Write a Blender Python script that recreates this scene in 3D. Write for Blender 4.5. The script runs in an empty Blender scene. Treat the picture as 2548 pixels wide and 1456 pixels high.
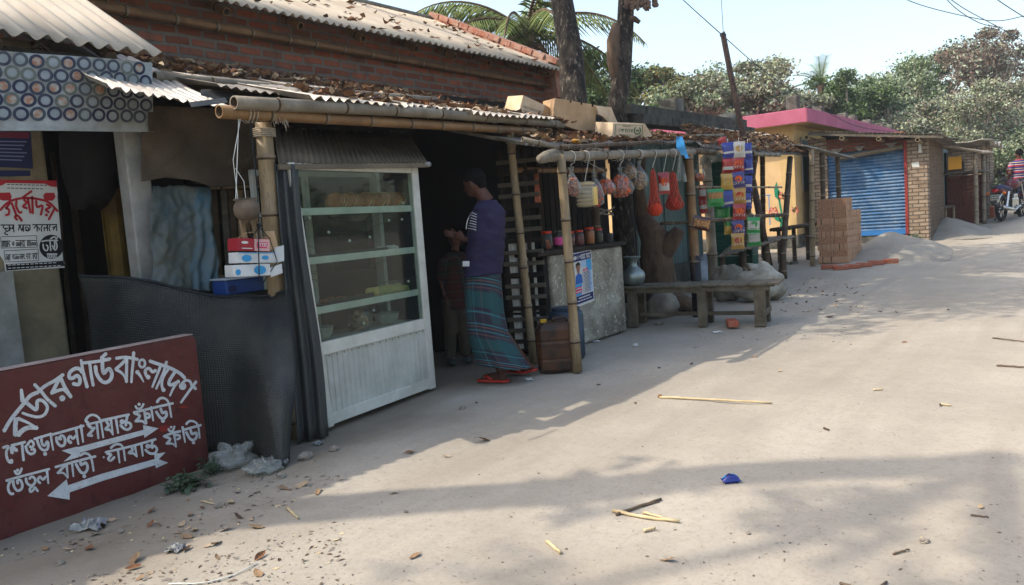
import bpy, bmesh, math, random
import numpy as np
from mathutils import Vector, Matrix, noise
from math import sin, cos, pi, radians, sqrt, atan2
random.seed(7)
SC = bpy.context.scene
COL = SC.collection
# ------------------------------------------------------------------ camera
PXW, PXH, FPX, EYE = 2548.0, 1456.0, 1925.0, 1.35
YAW, PITCH, ROLL = math.atan(1464/1925), math.atan(172/1925), 0.073
hd = Vector((cos(YAW), sin(YAW), 0)); rt = Vector((sin(YAW), -cos(YAW), 0)); UP = Vector((0, 0, 1))
FW = hd*cos(PITCH) - UP*sin(PITCH); u2 = UP*cos(PITCH) + hd*sin(PITCH)
IU = u2*cos(ROLL) + rt*sin(ROLL); IR = rt*cos(ROLL) - u2*sin(ROLL)
CAM = Vector((0, 0, EYE))
cd = bpy.data.cameras.new('camera'); cam = bpy.data.objects.new('camera', cd); COL.objects.link(cam)
cd.sensor_width = 36; cd.lens = 36*FPX/PXW; cd.clip_start = 0.05; cd.clip_end = 2000
cam.matrix_world = Matrix(((IR.x, IU.x, -FW.x, 0), (IR.y, IU.y, -FW.y, 0), (IR.z, IU.z, -FW.z, EYE), (0, 0, 0, 1)))
SC.camera = cam
# ------------------------------------------------------------------ sky, sun, exposure
SUN_EL, SUN_DIR = 50, Vector((-0.69, 0.724, 0)).normalized()      # towards the sun
wd = bpy.data.worlds.new('World'); SC.world = wd; wd.use_nodes = True
nt = wd.node_tree; bg = nt.nodes['Background']
sky = nt.nodes.new('ShaderNodeTexSky'); sky.sky_type = 'NISHITA'; sky.sun_disc = False
sky.sun_elevation = radians(SUN_EL); sky.sun_rotation = atan2(SUN_DIR.x, SUN_DIR.y)
sky.air_density = 1.35; sky.dust_density = 3.6; sky.ozone_density = 1.0; sky.altitude = 0
nt.links.new(sky.outputs[0], bg.inputs[0]); bg.inputs[1].default_value = 0.15
sd = bpy.data.lights.new('sun', 'SUN'); sun = bpy.data.objects.new('sun', sd); COL.objects.link(sun)
sd.energy = 2.0; sd.angle = radians(0.5); sd.color = (1.0, 0.9, 0.76)
tosun = SUN_DIR*cos(radians(SUN_EL)) + UP*sin(radians(SUN_EL))
sun.rotation_euler = tosun.to_track_quat('Z', 'Y').to_euler()
SC.view_settings.view_transform = 'Standard'; SC.view_settings.look = 'None'
SC.view_settings.exposure = 1.3; SC.view_settings.gamma = 1.0
SC.cycles.max_bounces = 8; SC.cycles.transparent_max_bounces = 16
# ------------------------------------------------------------------ measuring helpers
def ray(u, v): return FW + IR*((u-PXW/2)/FPX) + IU*((PXH/2-v)/FPX)
def gz(x):
    t = max(0.0, min(x, 30.0) - 8); return .012*t + .0016*t*t
def G(u, v, dz=0):
    z = dz; d = ray(u, v)
    for i in range(30):
        p = CAM + d*((z-EYE)/d.z); z = .5*z + .5*(gz(p.x)+dz)
    return p
def PY(u, v, y): d = ray(u, v); return CAM + d*(y/d.y)
def PX(u, v, x): d = ray(u, v); return CAM + d*(x/d.x)
def PZ(u, v, z): d = ray(u, v); return CAM + d*((z-EYE)/d.z)
def PD(u, v, dep): return CAM + ray(u, v)*dep
def PL(u, v, a, n):
    d = ray(u, v); return CAM + d*((a-CAM).dot(n)/d.dot(n))
# ------------------------------------------------------------------ materials
def lin(c):
    if isinstance(c, str):
        c = [int(c[i:i+2], 16)/255 for i in (0, 2, 4)]
    return tuple((x/12.92 if x <= .04045 else ((x+.055)/1.055)**2.4) for x in c) + (1.0,)
MATS = {}
def mat(name, col, col2=None, scale=6, rough=.85, bump=0, bscale=None, metal=0, stretch=(1, 1, 1), dirt=None, dscale=2.0, damt=.5,
        spec=.3, alpha=1, trans=0, contrast=(.35, .65), fine=None, sub=0, coords='Object'):
    m = bpy.data.materials.new(name); m.use_nodes = True; n = m.node_tree; L = n.links; b = n.nodes['Principled BSDF']
    b.inputs['Roughness'].default_value = rough; b.inputs['Metallic'].default_value = metal
    b.inputs['Specular IOR Level'].default_value = spec; b.inputs['Alpha'].default_value = alpha
    b.inputs['Transmission Weight'].default_value = trans
    tc = n.nodes.new('ShaderNodeTexCoord'); mp = n.nodes.new('ShaderNodeMapping'); mp.inputs['Scale'].default_value = stretch
    L.new(tc.outputs[coords], mp.inputs[0])
    def ns(sc, det=6, ro=.6):
        t = n.nodes.new('ShaderNodeTexNoise'); t.inputs['Scale'].default_value = sc; t.inputs['Detail'].default_value = det
        t.inputs['Roughness'].default_value = ro; L.new(mp.outputs[0], t.inputs['Vector']); return t.outputs[0]
    def ramp(s, lo, hi):
        r = n.nodes.new('ShaderNodeMapRange'); r.inputs[1].default_value = lo; r.inputs[2].default_value = hi; L.new(s, r.inputs[0]); return r.outputs[0]
    def mix(f, a, c):
        x = n.nodes.new('ShaderNodeMix'); x.data_type = 'RGBA'; L.new(f, x.inputs[0])
        for s, i in ((a, 6), (c, 7)):
            if isinstance(s, tuple): x.inputs[i].default_value = s
            else: L.new(s, x.inputs[i])
        return x.outputs[2]
    c = lin(col)
    if col2: c = mix(ramp(ns(scale), *contrast), c, lin(col2))
    if dirt:
        f = ramp(ns(dscale, 8, .65), .5-.3*damt+.02, .5+.35-.2*damt); mm = n.nodes.new('ShaderNodeMath'); mm.operation = 'MULTIPLY'; L.new(f, mm.inputs[0]); mm.inputs[1].default_value = min(1, damt+.3)
        c = mix(mm.outputs[0], c, lin(dirt))
    if fine:
        c = mix(ramp(ns(fine[1], 4, .7), .55, .75), c, lin(fine[0]))
    if isinstance(c, tuple): b.inputs['Base Color'].default_value = c
    else: L.new(c, b.inputs['Base Color'])
    if bump:
        bp = n.nodes.new('ShaderNodeBump'); bp.inputs['Strength'].default_value = min(1, bump); bp.inputs['Distance'].default_value = .02
        L.new(ns(bscale or scale*4), bp.inputs['Height']); L.new(bp.outputs[0], b.inputs['Normal'])
    if sub:
        b.inputs['Subsurface Weight'].default_value = sub; b.inputs['Subsurface Radius'].default_value = (.02, .01, .008)
    MATS[name] = m; return m
def brickmat(name, c1, c2, mortar, axis='XZ', bw=.25, rh=.083, ms=.012, smear=.45, dark=None, smearcol=None):
    m = bpy.data.materials.new(name); m.use_nodes = True; n = m.node_tree; L = n.links; b = n.nodes['Principled BSDF']
    b.inputs['Roughness'].default_value = .95; b.inputs['Specular IOR Level'].default_value = .15
    tc = n.nodes.new('ShaderNodeTexCoord'); sp = n.nodes.new('ShaderNodeSeparateXYZ'); L.new(tc.outputs['Object'], sp.inputs[0])
    nz = n.nodes.new('ShaderNodeTexNoise'); nz.inputs['Scale'].default_value = 3.5; nz.inputs['Detail'].default_value = 4; L.new(tc.outputs['Object'], nz.inputs['Vector'])
    cb = n.nodes.new('ShaderNodeCombineXYZ'); L.new(sp.outputs[axis[0]], cb.inputs[0]); L.new(sp.outputs['Z'], cb.inputs[1])
    wob = n.nodes.new('ShaderNodeVectorMath'); wob.operation = 'MULTIPLY_ADD'; wob.inputs[1].default_value = (.03, .03, 0); L.new(nz.outputs['Color'], wob.inputs[0]); L.new(cb.outputs[0], wob.inputs[2])
    bt = n.nodes.new('ShaderNodeTexBrick'); L.new(wob.outputs[0], bt.inputs['Vector']); bt.inputs['Scale'].default_value = 1
    bt.inputs['Brick Width'].default_value = bw; bt.inputs['Row Height'].default_value = rh; bt.inputs['Mortar Size'].default_value = ms
    bt.inputs['Mortar Smooth'].default_value = .35; bt.inputs['Bias'].default_value = -.1
    bt.inputs['Color1'].default_value = lin(c1); bt.inputs['Color2'].default_value = lin(c2); bt.inputs['Mortar'].default_value = lin(mortar)
    c = bt.outputs['Color']
    def over(sc, lo, hi, colr, amt, c, det=7):
        t = n.nodes.new('ShaderNodeTexNoise'); t.inputs['Scale'].default_value = sc; t.inputs['Detail'].default_value = det; t.inputs['Roughness'].default_value = .65; L.new(tc.outputs['Object'], t.inputs['Vector'])
        r = n.nodes.new('ShaderNodeMapRange'); r.inputs[1].default_value = lo; r.inputs[2].default_value = hi; r.inputs[4].default_value = amt; L.new(t.outputs[0], r.inputs[0])
        x = n.nodes.new('ShaderNodeMix'); x.data_type = 'RGBA'; L.new(r.outputs[0], x.inputs[0]); L.new(c, x.inputs[6]); x.inputs[7].default_value = lin(colr); return x.outputs[2]
    if smear: c = over(2.3, .5, .68, smearcol or mortar, smear, c)
    c = over(9, .5, .75, dark or '3a2018', .45, c)
    L.new(c, b.inputs['Base Color'])
    iv = n.nodes.new('ShaderNodeMath'); iv.operation = 'SUBTRACT'; iv.inputs[0].default_value = 1; L.new(bt.outputs['Fac'], iv.inputs[1])
    t2 = n.nodes.new('ShaderNodeTexNoise'); t2.inputs['Scale'].default_value = 40; t2.inputs['Detail'].default_value = 5; L.new(tc.outputs['Object'], t2.inputs['Vector'])
    ad = n.nodes.new('ShaderNodeMath'); ad.operation = 'MULTIPLY_ADD'; L.new(t2.outputs[0], ad.inputs[0]); ad.inputs[1].default_value = .6; L.new(iv.outputs[0], ad.inputs[2])
    bp = n.nodes.new('ShaderNodeBump'); bp.inputs['Strength'].default_value = .8; bp.inputs['Distance'].default_value = .012; L.new(ad.outputs[0], bp.inputs['Height']); L.new(bp.outputs[0], b.inputs['Normal'])
    MATS[name] = m; return m
def glassmat(name, tint, rough=.02, refl=1.0, opac=.0, dcol='b8bcb4'):
    """thin clear sheet: mostly transparent, mirrors by angle, a little dust"""
    m = bpy.data.materials.new(name); m.use_nodes = True; n = m.node_tree; L = n.links
    for x in list(n.nodes): n.nodes.remove(x)
    out = n.nodes.new('ShaderNodeOutputMaterial'); tr = n.nodes.new('ShaderNodeBsdfTransparent'); tr.inputs[0].default_value = lin(tint)
    gl = n.nodes.new('ShaderNodeBsdfGlossy'); gl.inputs['Roughness'].default_value = rough
    fr = n.nodes.new('ShaderNodeLayerWeight'); pw = n.nodes.new('ShaderNodeMath'); pw.operation = 'POWER'; pw.inputs[1].default_value = 4; L.new(fr.outputs['Facing'], pw.inputs[0])
    ml = n.nodes.new('ShaderNodeMath'); ml.operation = 'MULTIPLY_ADD'; ml.inputs[1].default_value = .5*refl; ml.inputs[2].default_value = .022*refl; ml.use_clamp = True; L.new(pw.outputs[0], ml.inputs[0])
    mx = n.nodes.new('ShaderNodeMixShader'); L.new(ml.outputs[0], mx.inputs[0]); L.new(tr.outputs[0], mx.inputs[1]); L.new(gl.outputs[0], mx.inputs[2])
    df = n.nodes.new('ShaderNodeBsdfDiffuse'); df.inputs[0].default_value = lin(dcol)
    m2 = n.nodes.new('ShaderNodeMixShader'); m2.inputs[0].default_value = opac; L.new(mx.outputs[0], m2.inputs[1]); L.new(df.outputs[0], m2.inputs[2])
    L.new(m2.outputs[0], out.inputs[0]); MATS[name] = m; return m
def plainc(name, col, rough=.7, **k): return mat(name, col, rough=rough, **k)
# ------------------------------------------------------------------ object helpers
def tag(o, label=None, cat=None, group=None, kind=None):
    if label: o['label'] = label
    if cat: o['category'] = cat
    if group: o['group'] = group
    if kind: o['kind'] = kind
    return o
def thing(name, label, cat, loc, group=None, rz=0):
    o = bpy.data.objects.new(name, None); COL.objects.link(o); o.empty_display_size = .1
    o.location = loc; o.rotation_euler = (0, 0, rz); return tag(o, label, cat, group)
def dup(o, loc=None, rz=None, parent=None, scale=None):
    c = o.copy(); COL.objects.link(c)
    if parent: c.parent = parent
    if loc is not None: c.location = loc
    if rz is not None: c.rotation_euler = (0, 0, rz) if not hasattr(rz, '__len__') else rz
    if scale is not None: c.scale = scale if hasattr(scale, '__len__') else (scale,)*3
    for ch in list(o.children): dup(ch, parent=c)
    return c
def root(o):
    while o.parent: o = o.parent
    return o
class MB:
    def __init__(s): s.v = []; s.f = []; s.m = []; s.cur = 0
    def add(s, vs, fs):
        k = len(s.v); s.v += [tuple(x) for x in vs]
        for f in fs: s.f.append(tuple(i+k for i in f)); s.m.append(s.cur)
        return s
    def box(s, c, d, ax=None):
        c = Vector(c); X, Y, Z = ax if ax else (Vector((1, 0, 0)), Vector((0, 1, 0)), UP)
        X = X*d[0]/2; Y = Y*d[1]/2; Z = Z*d[2]/2
        vs = [c+X*i+Y*j+Z*k for k in (-1, 1) for j in (-1, 1) for i in (-1, 1)]
        return s.add(vs, [(0, 2, 3, 1), (4, 5, 7, 6), (0, 1, 5, 4), (2, 6, 7, 3), (0, 4, 6, 2), (1, 3, 7, 5)])
    def bx(s, x0, x1, y0, y1, z0, z1): return s.box(((x0+x1)/2, (y0+y1)/2, (z0+z1)/2), (abs(x1-x0), abs(y1-y0), abs(z1-z0)))
    def bar(s, a, b, w, t, up=UP):
        a = Vector(a); b = Vector(b); X = (b-a); l = X.length; X = X/l
        Y = up.cross(X)
        if Y.length < 1e-4: Y = Vector((1, 0, 0)).cross(X)
        Y.normalize(); Z = X.cross(Y)
        return s.box((a+b)/2, (l, w, t), (X, Y, Z))
    def tube(s, pts, rad, n=8, cap=True, flat=1.0):
        pts = [Vector(p) for p in pts]; N = len(pts)
        rad = [rad]*N if not hasattr(rad, '__len__') else rad
        vs = []; prev = None
        for i, p in enumerate(pts):
            t = (pts[min(i+1, N-1)]-pts[max(i-1, 0)])
            t = t.normalized() if t.length > 1e-9 else UP
            if prev is None:
                a = UP if abs(t.z) < .9 else Vector((1, 0, 0)); X = a.cross(t).normalized()
            else:
                X = (prev - t*prev.dot(t)); X = X.normalized() if X.length > 1e-6 else t.orthogonal().normalized()
            prev = X; Y = t.cross(X)
            vs += [p + X*rad[i]*cos(2*pi*j/n) + Y*rad[i]*flat*sin(2*pi*j/n) for j in range(n)]
        fs = [(i*n+j, i*n+(j+1) % n, (i+1)*n+(j+1) % n, (i+1)*n+j) for i in range(N-1) for j in range(n)]
        if cap: fs += [tuple(range(n))[::-1], tuple(range((N-1)*n, N*n))]
        return s.add(vs, fs)
    def bamboo(s, a, b, r0, r1=None, sp=.3, n=10, bend=0, seed=0, hollow=True):
        a = Vector(a); b = Vector(b); r1 = r1 or r0; L = (b-a).length; d = (b-a)/L; rg = random.Random(seed+int(L*977))
        side = d.cross(UP); side = side.normalized() if side.length > .01 else Vector((1, 0, 0))
        ts = [0]; t = rg.uniform(.3, 1)*sp
        nodes = []
        while t < L-.04: nodes.append(t); t += sp*rg.uniform(.85, 1.15)
        prof = [(0, 1.0)]
        for q in nodes: prof += [(q-.022, .985), (q-.008, 1.09), (q+.004, 1.13), (q+.016, 1.0)]
        prof += [(L, 1.0)]
        pts = []; rr = []
        for q, k in prof:
            w = bend*sin(pi*q/L); pts.append(a+d*q+UP*w*.6+side*w); rr.append((r0+(r1-r0)*q/L)*k)
        if hollow:
            pts = [pts[0]+d*.05]+[pts[0]]+pts; rr = [rr[0]*.72, rr[0]*.76]+rr
            pts += [pts[-1], pts[-1]-d*.05]; rr += [rr[-1]*.76, rr[-1]*.72]
        base = len(s.f); s.tubeX(pts, rr, n, d)
        off = 2 if hollow else 0
        for q in range(len(nodes)):
            for seg, mi in ((off+q*4+1, 1), (off+q*4+2, 2), (off+q*4+3, 2)):
                for j in range(n): s.m[base+seg*n+j] = mi
        if hollow:
            for seg in (0, len(pts)-2):
                for j in range(n): s.m[base+seg*n+j] = 1
            s.m[-1] = 1; s.m[-2] = 1
        return s
    def tubeX(s, pts, rad, n, d):
        a = UP if abs(d.z) < .9 else Vector((1, 0, 0)); X = a.cross(d).normalized(); Y = d.cross(X); N = len(pts); vs = []
        for p, r in zip(pts, rad): vs += [p+X*r*cos(2*pi*j/n)+Y*r*sin(2*pi*j/n) for j in range(n)]
        fs = [(i*n+j, i*n+(j+1) % n, (i+1)*n+(j+1) % n, (i+1)*n+j) for i in range(N-1) for j in range(n)]
        return s.add(vs, fs+[tuple(range(n))[::-1], tuple(range((N-1)*n, N*n))])
    def lathe(s, prof, c, n=20, ax=None, dent=None):
        c = Vector(c); X, Y, Z = ax if ax else (Vector((1, 0, 0)), Vector((0, 1, 0)), UP); vs = []
        for i, (r, z) in enumerate(prof):
            for j in range(n):
                q = r*(1+(dent(i, j) if dent else 0)); vs.append(c+X*q*cos(2*pi*j/n)+Y*q*sin(2*pi*j/n)+Z*z)
        N = len(prof)
        fs = [(i*n+j, i*n+(j+1) % n, (i+1)*n+(j+1) % n, (i+1)*n+j) for i in range(N-1) for j in range(n)]
        return s.add(vs, fs+[tuple(range(n))[::-1], tuple(range((N-1)*n, N*n))])
    def grid(s, fn, nu, nv, thick=0):
        P = [Vector(fn(i/nu, j/nv)) for j in range(nv+1) for i in range(nu+1)]; w = nu+1
        fs = [(j*w+i, j*w+i+1, (j+1)*w+i+1, (j+1)*w+i) for j in range(nv) for i in range(nu)]
        return s.add(P, fs)
    def corr(s, o, du, dv, amp=.009, pitch=.076, k=6, nv=3, warp=0, seed=0, jag=0, zig=False, sag=0, off=0):
        """corrugated sheet: o corner, du across the waves, dv along them"""
        o = Vector(o); du = Vector(du); dv = Vector(dv); nn = du.cross(dv).normalized(); L = du.length; nu = max(2, int(L/pitch*k)); rg = random.Random(seed)
        nw = max(2, int(L/pitch)); js = [rg.uniform(-jag, jag) for _ in range(nw+2)]
        def fn(a, b):
            ph = a*L/pitch
            w = (2*abs(2*((ph) % 1)-1)-1) if zig else cos(2*pi*ph)
            e = (js[int(ph)] if b == 0 else 0)
            p = o+du*a+dv*b-dv.normalized()*e
            z = amp*w + off
            if warp: z += warp*(noise.noise(Vector((a*L*1.3+seed*7, b*dv.length*1.3, seed)))) 
            if sag: z -= sag*sin(pi*b)
            return p+nn*z
        return s.grid(fn, nu, nv)
    def poly(s, pts, ext):
        pts = [Vector(p) for p in pts]; n = len(pts); ext = Vector(ext)
        return s.add(pts+[p+ext for p in pts], [tuple(range(n)), tuple(range(n, 2*n))[::-1]]+[(i, i+n, (i+1) % n+n, (i+1) % n) for i in range(n)])
    def blob(s, c, r, n=10, m=7, amp=.15, seed=0, ax=None):
        c = Vector(c); r = r if hasattr(r, '__len__') else (r, r, r)
        X, Y, Z = ax if ax else (Vector((1, 0, 0)), Vector((0, 1, 0)), UP); vs = []
        for i in range(m+1):
            th = pi*(.02+.96*i/m)
            for j in range(n):
                d = Vector((sin(th)*cos(2*pi*j/n), sin(th)*sin(2*pi*j/n), -cos(th)))
                k = 1+amp*2*noise.noise(d*1.7+Vector((seed*3.1, seed, 0)))
                vs.append(c+X*d.x*r[0]*k+Y*d.y*r[1]*k+Z*d.z*r[2]*k)
        fs = [(i*n+j, i*n+(j+1) % n, (i+1)*n+(j+1) % n, (i+1)*n+j) for i in range(m) for j in range(n)]
        return s.add(vs, fs+[tuple(range(n))[::-1], tuple(range(m*n, m*n+n))])
    def stroke(s, pts, w, mp, w1=None):
        """painted stroke: 2-D polyline of width w mapped through mp() onto a surface"""
        if len(pts) == 1: pts = [pts[0], (pts[0][0]+.1, pts[0][1])]
        if len(pts) > 2:
            q = [Vector((p[0], p[1], 0)) for p in pts]; out = []
            for i in range(len(q)-1):
                p0 = q[max(i-1, 0)]; p1 = q[i]; p2 = q[i+1]; p3 = q[min(i+2, len(q)-1)]
                for t in (0, .25, .5, .75):
                    out.append(.5*((2*p1)+(p2-p0)*t+(2*p0-5*p1+4*p2-p3)*t*t+(3*p1-p0-3*p2+p3)*t**3))
            out.append(q[-1]); pts = [(p.x, p.y) for p in out]
        N = len(pts); w1 = w if w1 is None else w1; A = []; B = []
        for i, p in enumerate(pts):
            a = pts[max(i-1, 0)]; b = pts[min(i+1, N-1)]; t = Vector((b[0]-a[0], b[1]-a[1])); t = t.normalized() if t.length else Vector((1, 0)); nn = Vector((-t.y, t.x)); ww = (w+(w1-w)*i/max(1, N-1))/2
            A.append((p[0]+nn.x*ww, p[1]+nn.y*ww)); B.append((p[0]-nn.x*ww, p[1]-nn.y*ww))
        e0 = Vector((pts[0][0]-pts[1][0], pts[0][1]-pts[1][1])).normalized()*w*.35; e1 = Vector((pts[-1][0]-pts[-2][0], pts[-1][1]-pts[-2][1])).normalized()*w1*.35
        ring = [(pts[0][0]+e0.x, pts[0][1]+e0.y)]
        V2 = [mp(*p) for p in A+B]+[mp(pts[0][0]+e0.x, pts[0][1]+e0.y), mp(pts[-1][0]+e1.x, pts[-1][1]+e1.y)]
        return s.add(V2, [(i, i+1, N+i+1, N+i) for i in range(N-1)]+[(0, N, 2*N), (N-1, 2*N+1, 2*N-1)])
    def dot(s, c, r, mp, n=10):
        return s.add([mp(c[0]+r*cos(2*pi*i/n), c[1]+r*sin(2*pi*i/n)) for i in range(n)], [tuple(range(n))])
    def fill(s, pts, mp): return s.add([mp(*p) for p in pts], [tuple(range(len(pts)))])
    def build(s, name, mats, parent=None, smooth=False, local=False, loc=None, bevel=0, solid=0, subsurf=0):
        me = bpy.data.meshes.new(name)
        base = Vector((0, 0, 0))
        if not local:
            if parent: base = root(parent).location.copy()
            elif loc is not None: base = Vector(loc)
            else:
                a = np.array(s.v); base = Vector((float(a[:, 0].mean()), float(a[:, 1].mean()), float(a[:, 2].min())))
        me.from_pydata([(x-base.x, y-base.y, z-base.z) for x, y, z in s.v], [], s.f)
        mats = mats if isinstance(mats, (list, tuple)) else [mats]
        for m in mats: me.materials.append(MATS[m] if isinstance(m, str) else m)
        if len(mats) > 1: me.polygons.foreach_set('material_index', s.m)
        if smooth: me.polygons.foreach_set('use_smooth', [True]*len(me.polygons))
        me.update()
        bmx = bmesh.new(); bmx.from_mesh(me); bmesh.ops.recalc_face_normals(bmx, faces=bmx.faces) if (not solid and len(s.f) < 60000) else None; bmx.to_mesh(me); bmx.free()
        o = bpy.data.objects.new(name, me); COL.objects.link(o)
        if parent: o.parent = parent
        elif not local: o.location = base
        elif loc is not None: o.location = loc
        if bevel:
            b = o.modifiers.new('bevel', 'BEVEL'); b.width = bevel; b.segments = 2; b.limit_method = 'ANGLE'; b.angle_limit = radians(40)
        if solid: b = o.modifiers.new('solid', 'SOLIDIFY'); b.thickness = solid; b.offset = 0
        if subsurf: b = o.modifiers.new('sub', 'SUBSURF'); b.levels = subsurf; b.render_levels = subsurf
        return o
def textmesh(body, size, mp, align='CENTER', squash=1.0):
    """lettering as MB pieces: the font's outline filled, mapped through mp(x, y)"""
    c = bpy.data.curves.new('t', 'FONT'); c.body = body; c.size = size; c.align_x = align; c.align_y = 'CENTER'; c.resolution_u = 3
    o = bpy.data.objects.new('t', c); COL.objects.link(o); me = bpy.data.meshes.new_from_object(o)
    vs = [mp(v.co.x*squash, v.co.y) for v in me.vertices]; fs = [tuple(p.vertices) for p in me.polygons]
    bpy.data.objects.remove(o); bpy.data.curves.remove(c); bpy.data.meshes.remove(me); return vs, fs
def skin(joints, edges, rootj, sub=2):
    """one continuous skinned surface: joints {name: (pos, radius or (rx, ry))}"""
    names = list(joints); idx = {k: i for i, k in enumerate(names)}
    me = bpy.data.meshes.new('skin'); me.from_pydata([tuple(joints[k][0]) for k in names], [(idx[a], idx[b]) for a, b in edges], [])
    o = bpy.data.objects.new('skin', me); COL.objects.link(o)
    md = o.modifiers.new('s', 'SKIN'); md.use_smooth_shade = True; md.branch_smoothing = .6
    for k in names:
        r = joints[k][1]; sv = me.skin_vertices[0].data[idx[k]]; sv.radius = r if hasattr(r, '__len__') else (r, r); sv.use_root = (k == rootj)
    sb = o.modifiers.new('u', 'SUBSURF'); sb.levels = sub; sb.render_levels = sub
    dg = bpy.context.evaluated_depsgraph_get(); dg.update(); ev = o.evaluated_get(dg); m2 = bpy.data.meshes.new_from_object(ev)
    vs = [v.co.copy() for v in m2.vertices]; fs = [tuple(p.vertices) for p in m2.polygons]
    bpy.data.objects.remove(o); bpy.data.meshes.remove(me); bpy.data.meshes.remove(m2); return vs, fs
def add(mb, vf): mb.add(*vf); return mb
def V(*a): return Vector(a)
# ------------------------------------------------------------------ material set
mat('mud_wall', '8d8064', '6f6650', scale=2.2, bump=.35, bscale=18, dirt='4a4436', dscale=3, damt=.5)
mat('concrete', '8f8f88', '7a7a72', scale=5, bump=.3, bscale=40, dirt='55544c', dscale=4, damt=.4)
mat('post_concrete', '8e908c', '9c9890', scale=6, bump=.3, bscale=40, dirt='6a6a60', dscale=7, damt=.4)
mat('old_concrete', '77766e', '45453f', scale=5, bump=.5, bscale=25, dirt='23231f', dscale=3, damt=.6)
mat('black_brick', '4a473f', '26241f', scale=5, bump=.8, bscale=22, dirt='5a564c', dscale=6, damt=.3)
mat('plaster_stained', 'a5a192', '85806f', scale=4, bump=.45, bscale=20, dirt='3f372c', dscale=3.2, damt=.62, fine=('d2d0c4', 26))
mat('tin_roof', 'b3a897', 'a69b8b', scale=3, rough=.8, metal=.0, bump=.1, stretch=(1, .25, .25), dirt='8a7b69', dscale=3, damt=.35)
mat('tin_old', '8f8a80', '6c675f', scale=5, rough=.6, metal=.25, dirt='4b3f35', dscale=5, damt=.5, bump=.1)
mat('white_sheet', 'd2d2ca', 'b4b4ac', scale=6, rough=.7)
mat('tin_bright', 'bab4aa', '9a958c', scale=5, rough=.5, metal=.35, dirt='6a5848', dscale=6, damt=.35)
mat('tin_dark', '3a4043', '2b3032', scale=3, rough=.6, metal=.2, bump=.1, dirt='55524a', dscale=4, damt=.45, stretch=(1, 1, .3))
mat('tin_brown', '6d6353', '5a5143', scale=4, rough=.7, dirt='4a4032', dscale=6, damt=.4)
mat('tin_green', '6d8583', '5b7271', scale=3, rough=.6, metal=.1, dirt='4a5450', dscale=5, damt=.4, stretch=(1, 1, .2))
mat('node_dark', '4a3a28', '2f251a', scale=20, rough=.8); mat('node_pale', '7f725e', '6c604e', scale=20, rough=.8)
mat('bamboo', '9a8666', '7c6c52', scale=5, rough=.55, stretch=(3, 3, .5), bump=.15, bscale=30, dirt='5d4c36', dscale=7, damt=.45, fine=('3f3020', 38))
mat('bamboo_brown', '7a5a3c', '5e442c', scale=4, rough=.6, dirt='3e2c1c', dscale=6, damt=.45)
mat('bamboo_gold', '8c6c46', '6e5338', scale=4, rough=.5, dirt='563c22', dscale=6, damt=.45)
mat('bamboo_grey', '8b8272', '746b5c', scale=5, rough=.7, bump=.2, bscale=40, dirt='4d4539', dscale=6, damt=.5)
mat('bamboo_dark', '5c4c3b', '443829', scale=5, rough=.8, bump=.3, bscale=30, dirt='2b221a', dscale=6, damt=.5)
mat('wood_old', '6e665a', '565047', scale=4, rough=.9, bump=.5, bscale=16, stretch=(1, 1, 4), dirt='3b352d', dscale=5, damt=.5)
mat('wood_bench', '6f6758', '585042', scale=5, rough=.9, bump=.5, bscale=26, stretch=(1, 1, 1), dirt='3a352b', dscale=6, damt=.5)
mat('wood_dark', '2e2620', '1f1a16', scale=5, rough=.9, bump=.4, bscale=20, stretch=(1, 1, .3))
mat('shade_black', '161412', '0e0d0c', scale=4, rough=.95)  # shade of unlit interiors put into the wall colour; also black cloth
mat('interior_shade', '1e1a17', '121010', scale=4, rough=.95)  # near-black brown that carries the shade inside the stalls
mat('bark', '2a2420', '141110', scale=5, rough=.95, bump=1, bscale=12, stretch=(2, 2, .7), dirt='6f6355', dscale=4.5, damt=.22, fine=('8a7f70', 11), contrast=(.4, .6))
mat('bark_brown', '5b493a', '3a2d23', scale=4, rough=.95, bump=1, bscale=12, stretch=(2, 2, .8), dirt='7a6654', dscale=5, damt=.4)
mat('bark_grey', '847a6e', '6a6056', scale=4, rough=.95, bump=.5)
mat('net', '1e2225', '15181a', scale=3, rough=.42, dirt='4c4d45', dscale=1.6, damt=.45)
mat('burlap', '54483a', '40362b', scale=3, rough=.95, bump=.5, bscale=60, dirt='463d30', dscale=2.5, damt=.4)
mat('tarp_grey', '44565c', '36474e', scale=3, rough=.45, bump=.6, bscale=10, dirt='5c5846', dscale=2.6, damt=.7)
mat('tarp_blue', '2f5a70', '3a6a84', scale=2.5, rough=.4, bump=.6, bscale=11, dirt='5a5a4c', dscale=2.4, damt=.75)
mat('blue_plastic', '23407c', rough=.4)
mat('yellow_metal', '8a6c24', '6d5420', scale=3, rough=.7, dirt='3a2d16', dscale=3, damt=.5)
mat('red_paint', '57231f', '4b1d1b', scale=3, rough=.6, bump=.12, bscale=50, dirt='6a4038', dscale=6, damt=.28, fine=('3a1614', 18))
mat('pink_cement', 'a8958d', '92817a', scale=8, rough=.9, bump=.3, bscale=60, dirt='6f5f5a', dscale=6, damt=.4)
mat('white_paint', 'c9cbcb', 'b6b8b8', scale=12, rough=.7, fine=('8c7a76', 70))
mat('white_alu', 'c9c9bf', 'bcbcb2', scale=3, rough=.4, dirt='8f8d80', dscale=5, damt=.35)
mat('alu_panel', 'b6b8b0', 'a9aba4', scale=3, rough=.45, dirt='85857a', dscale=4, damt=.35)
mat('paper_white', 'c6c6c2', 'b9b9b4', scale=6, rough=.9)
mat('paper_navy', '262a5c', rough=.8); mat('paper_black', '15151a', rough=.8); mat('paper_red', 'a0242c', rough=.8)
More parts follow.
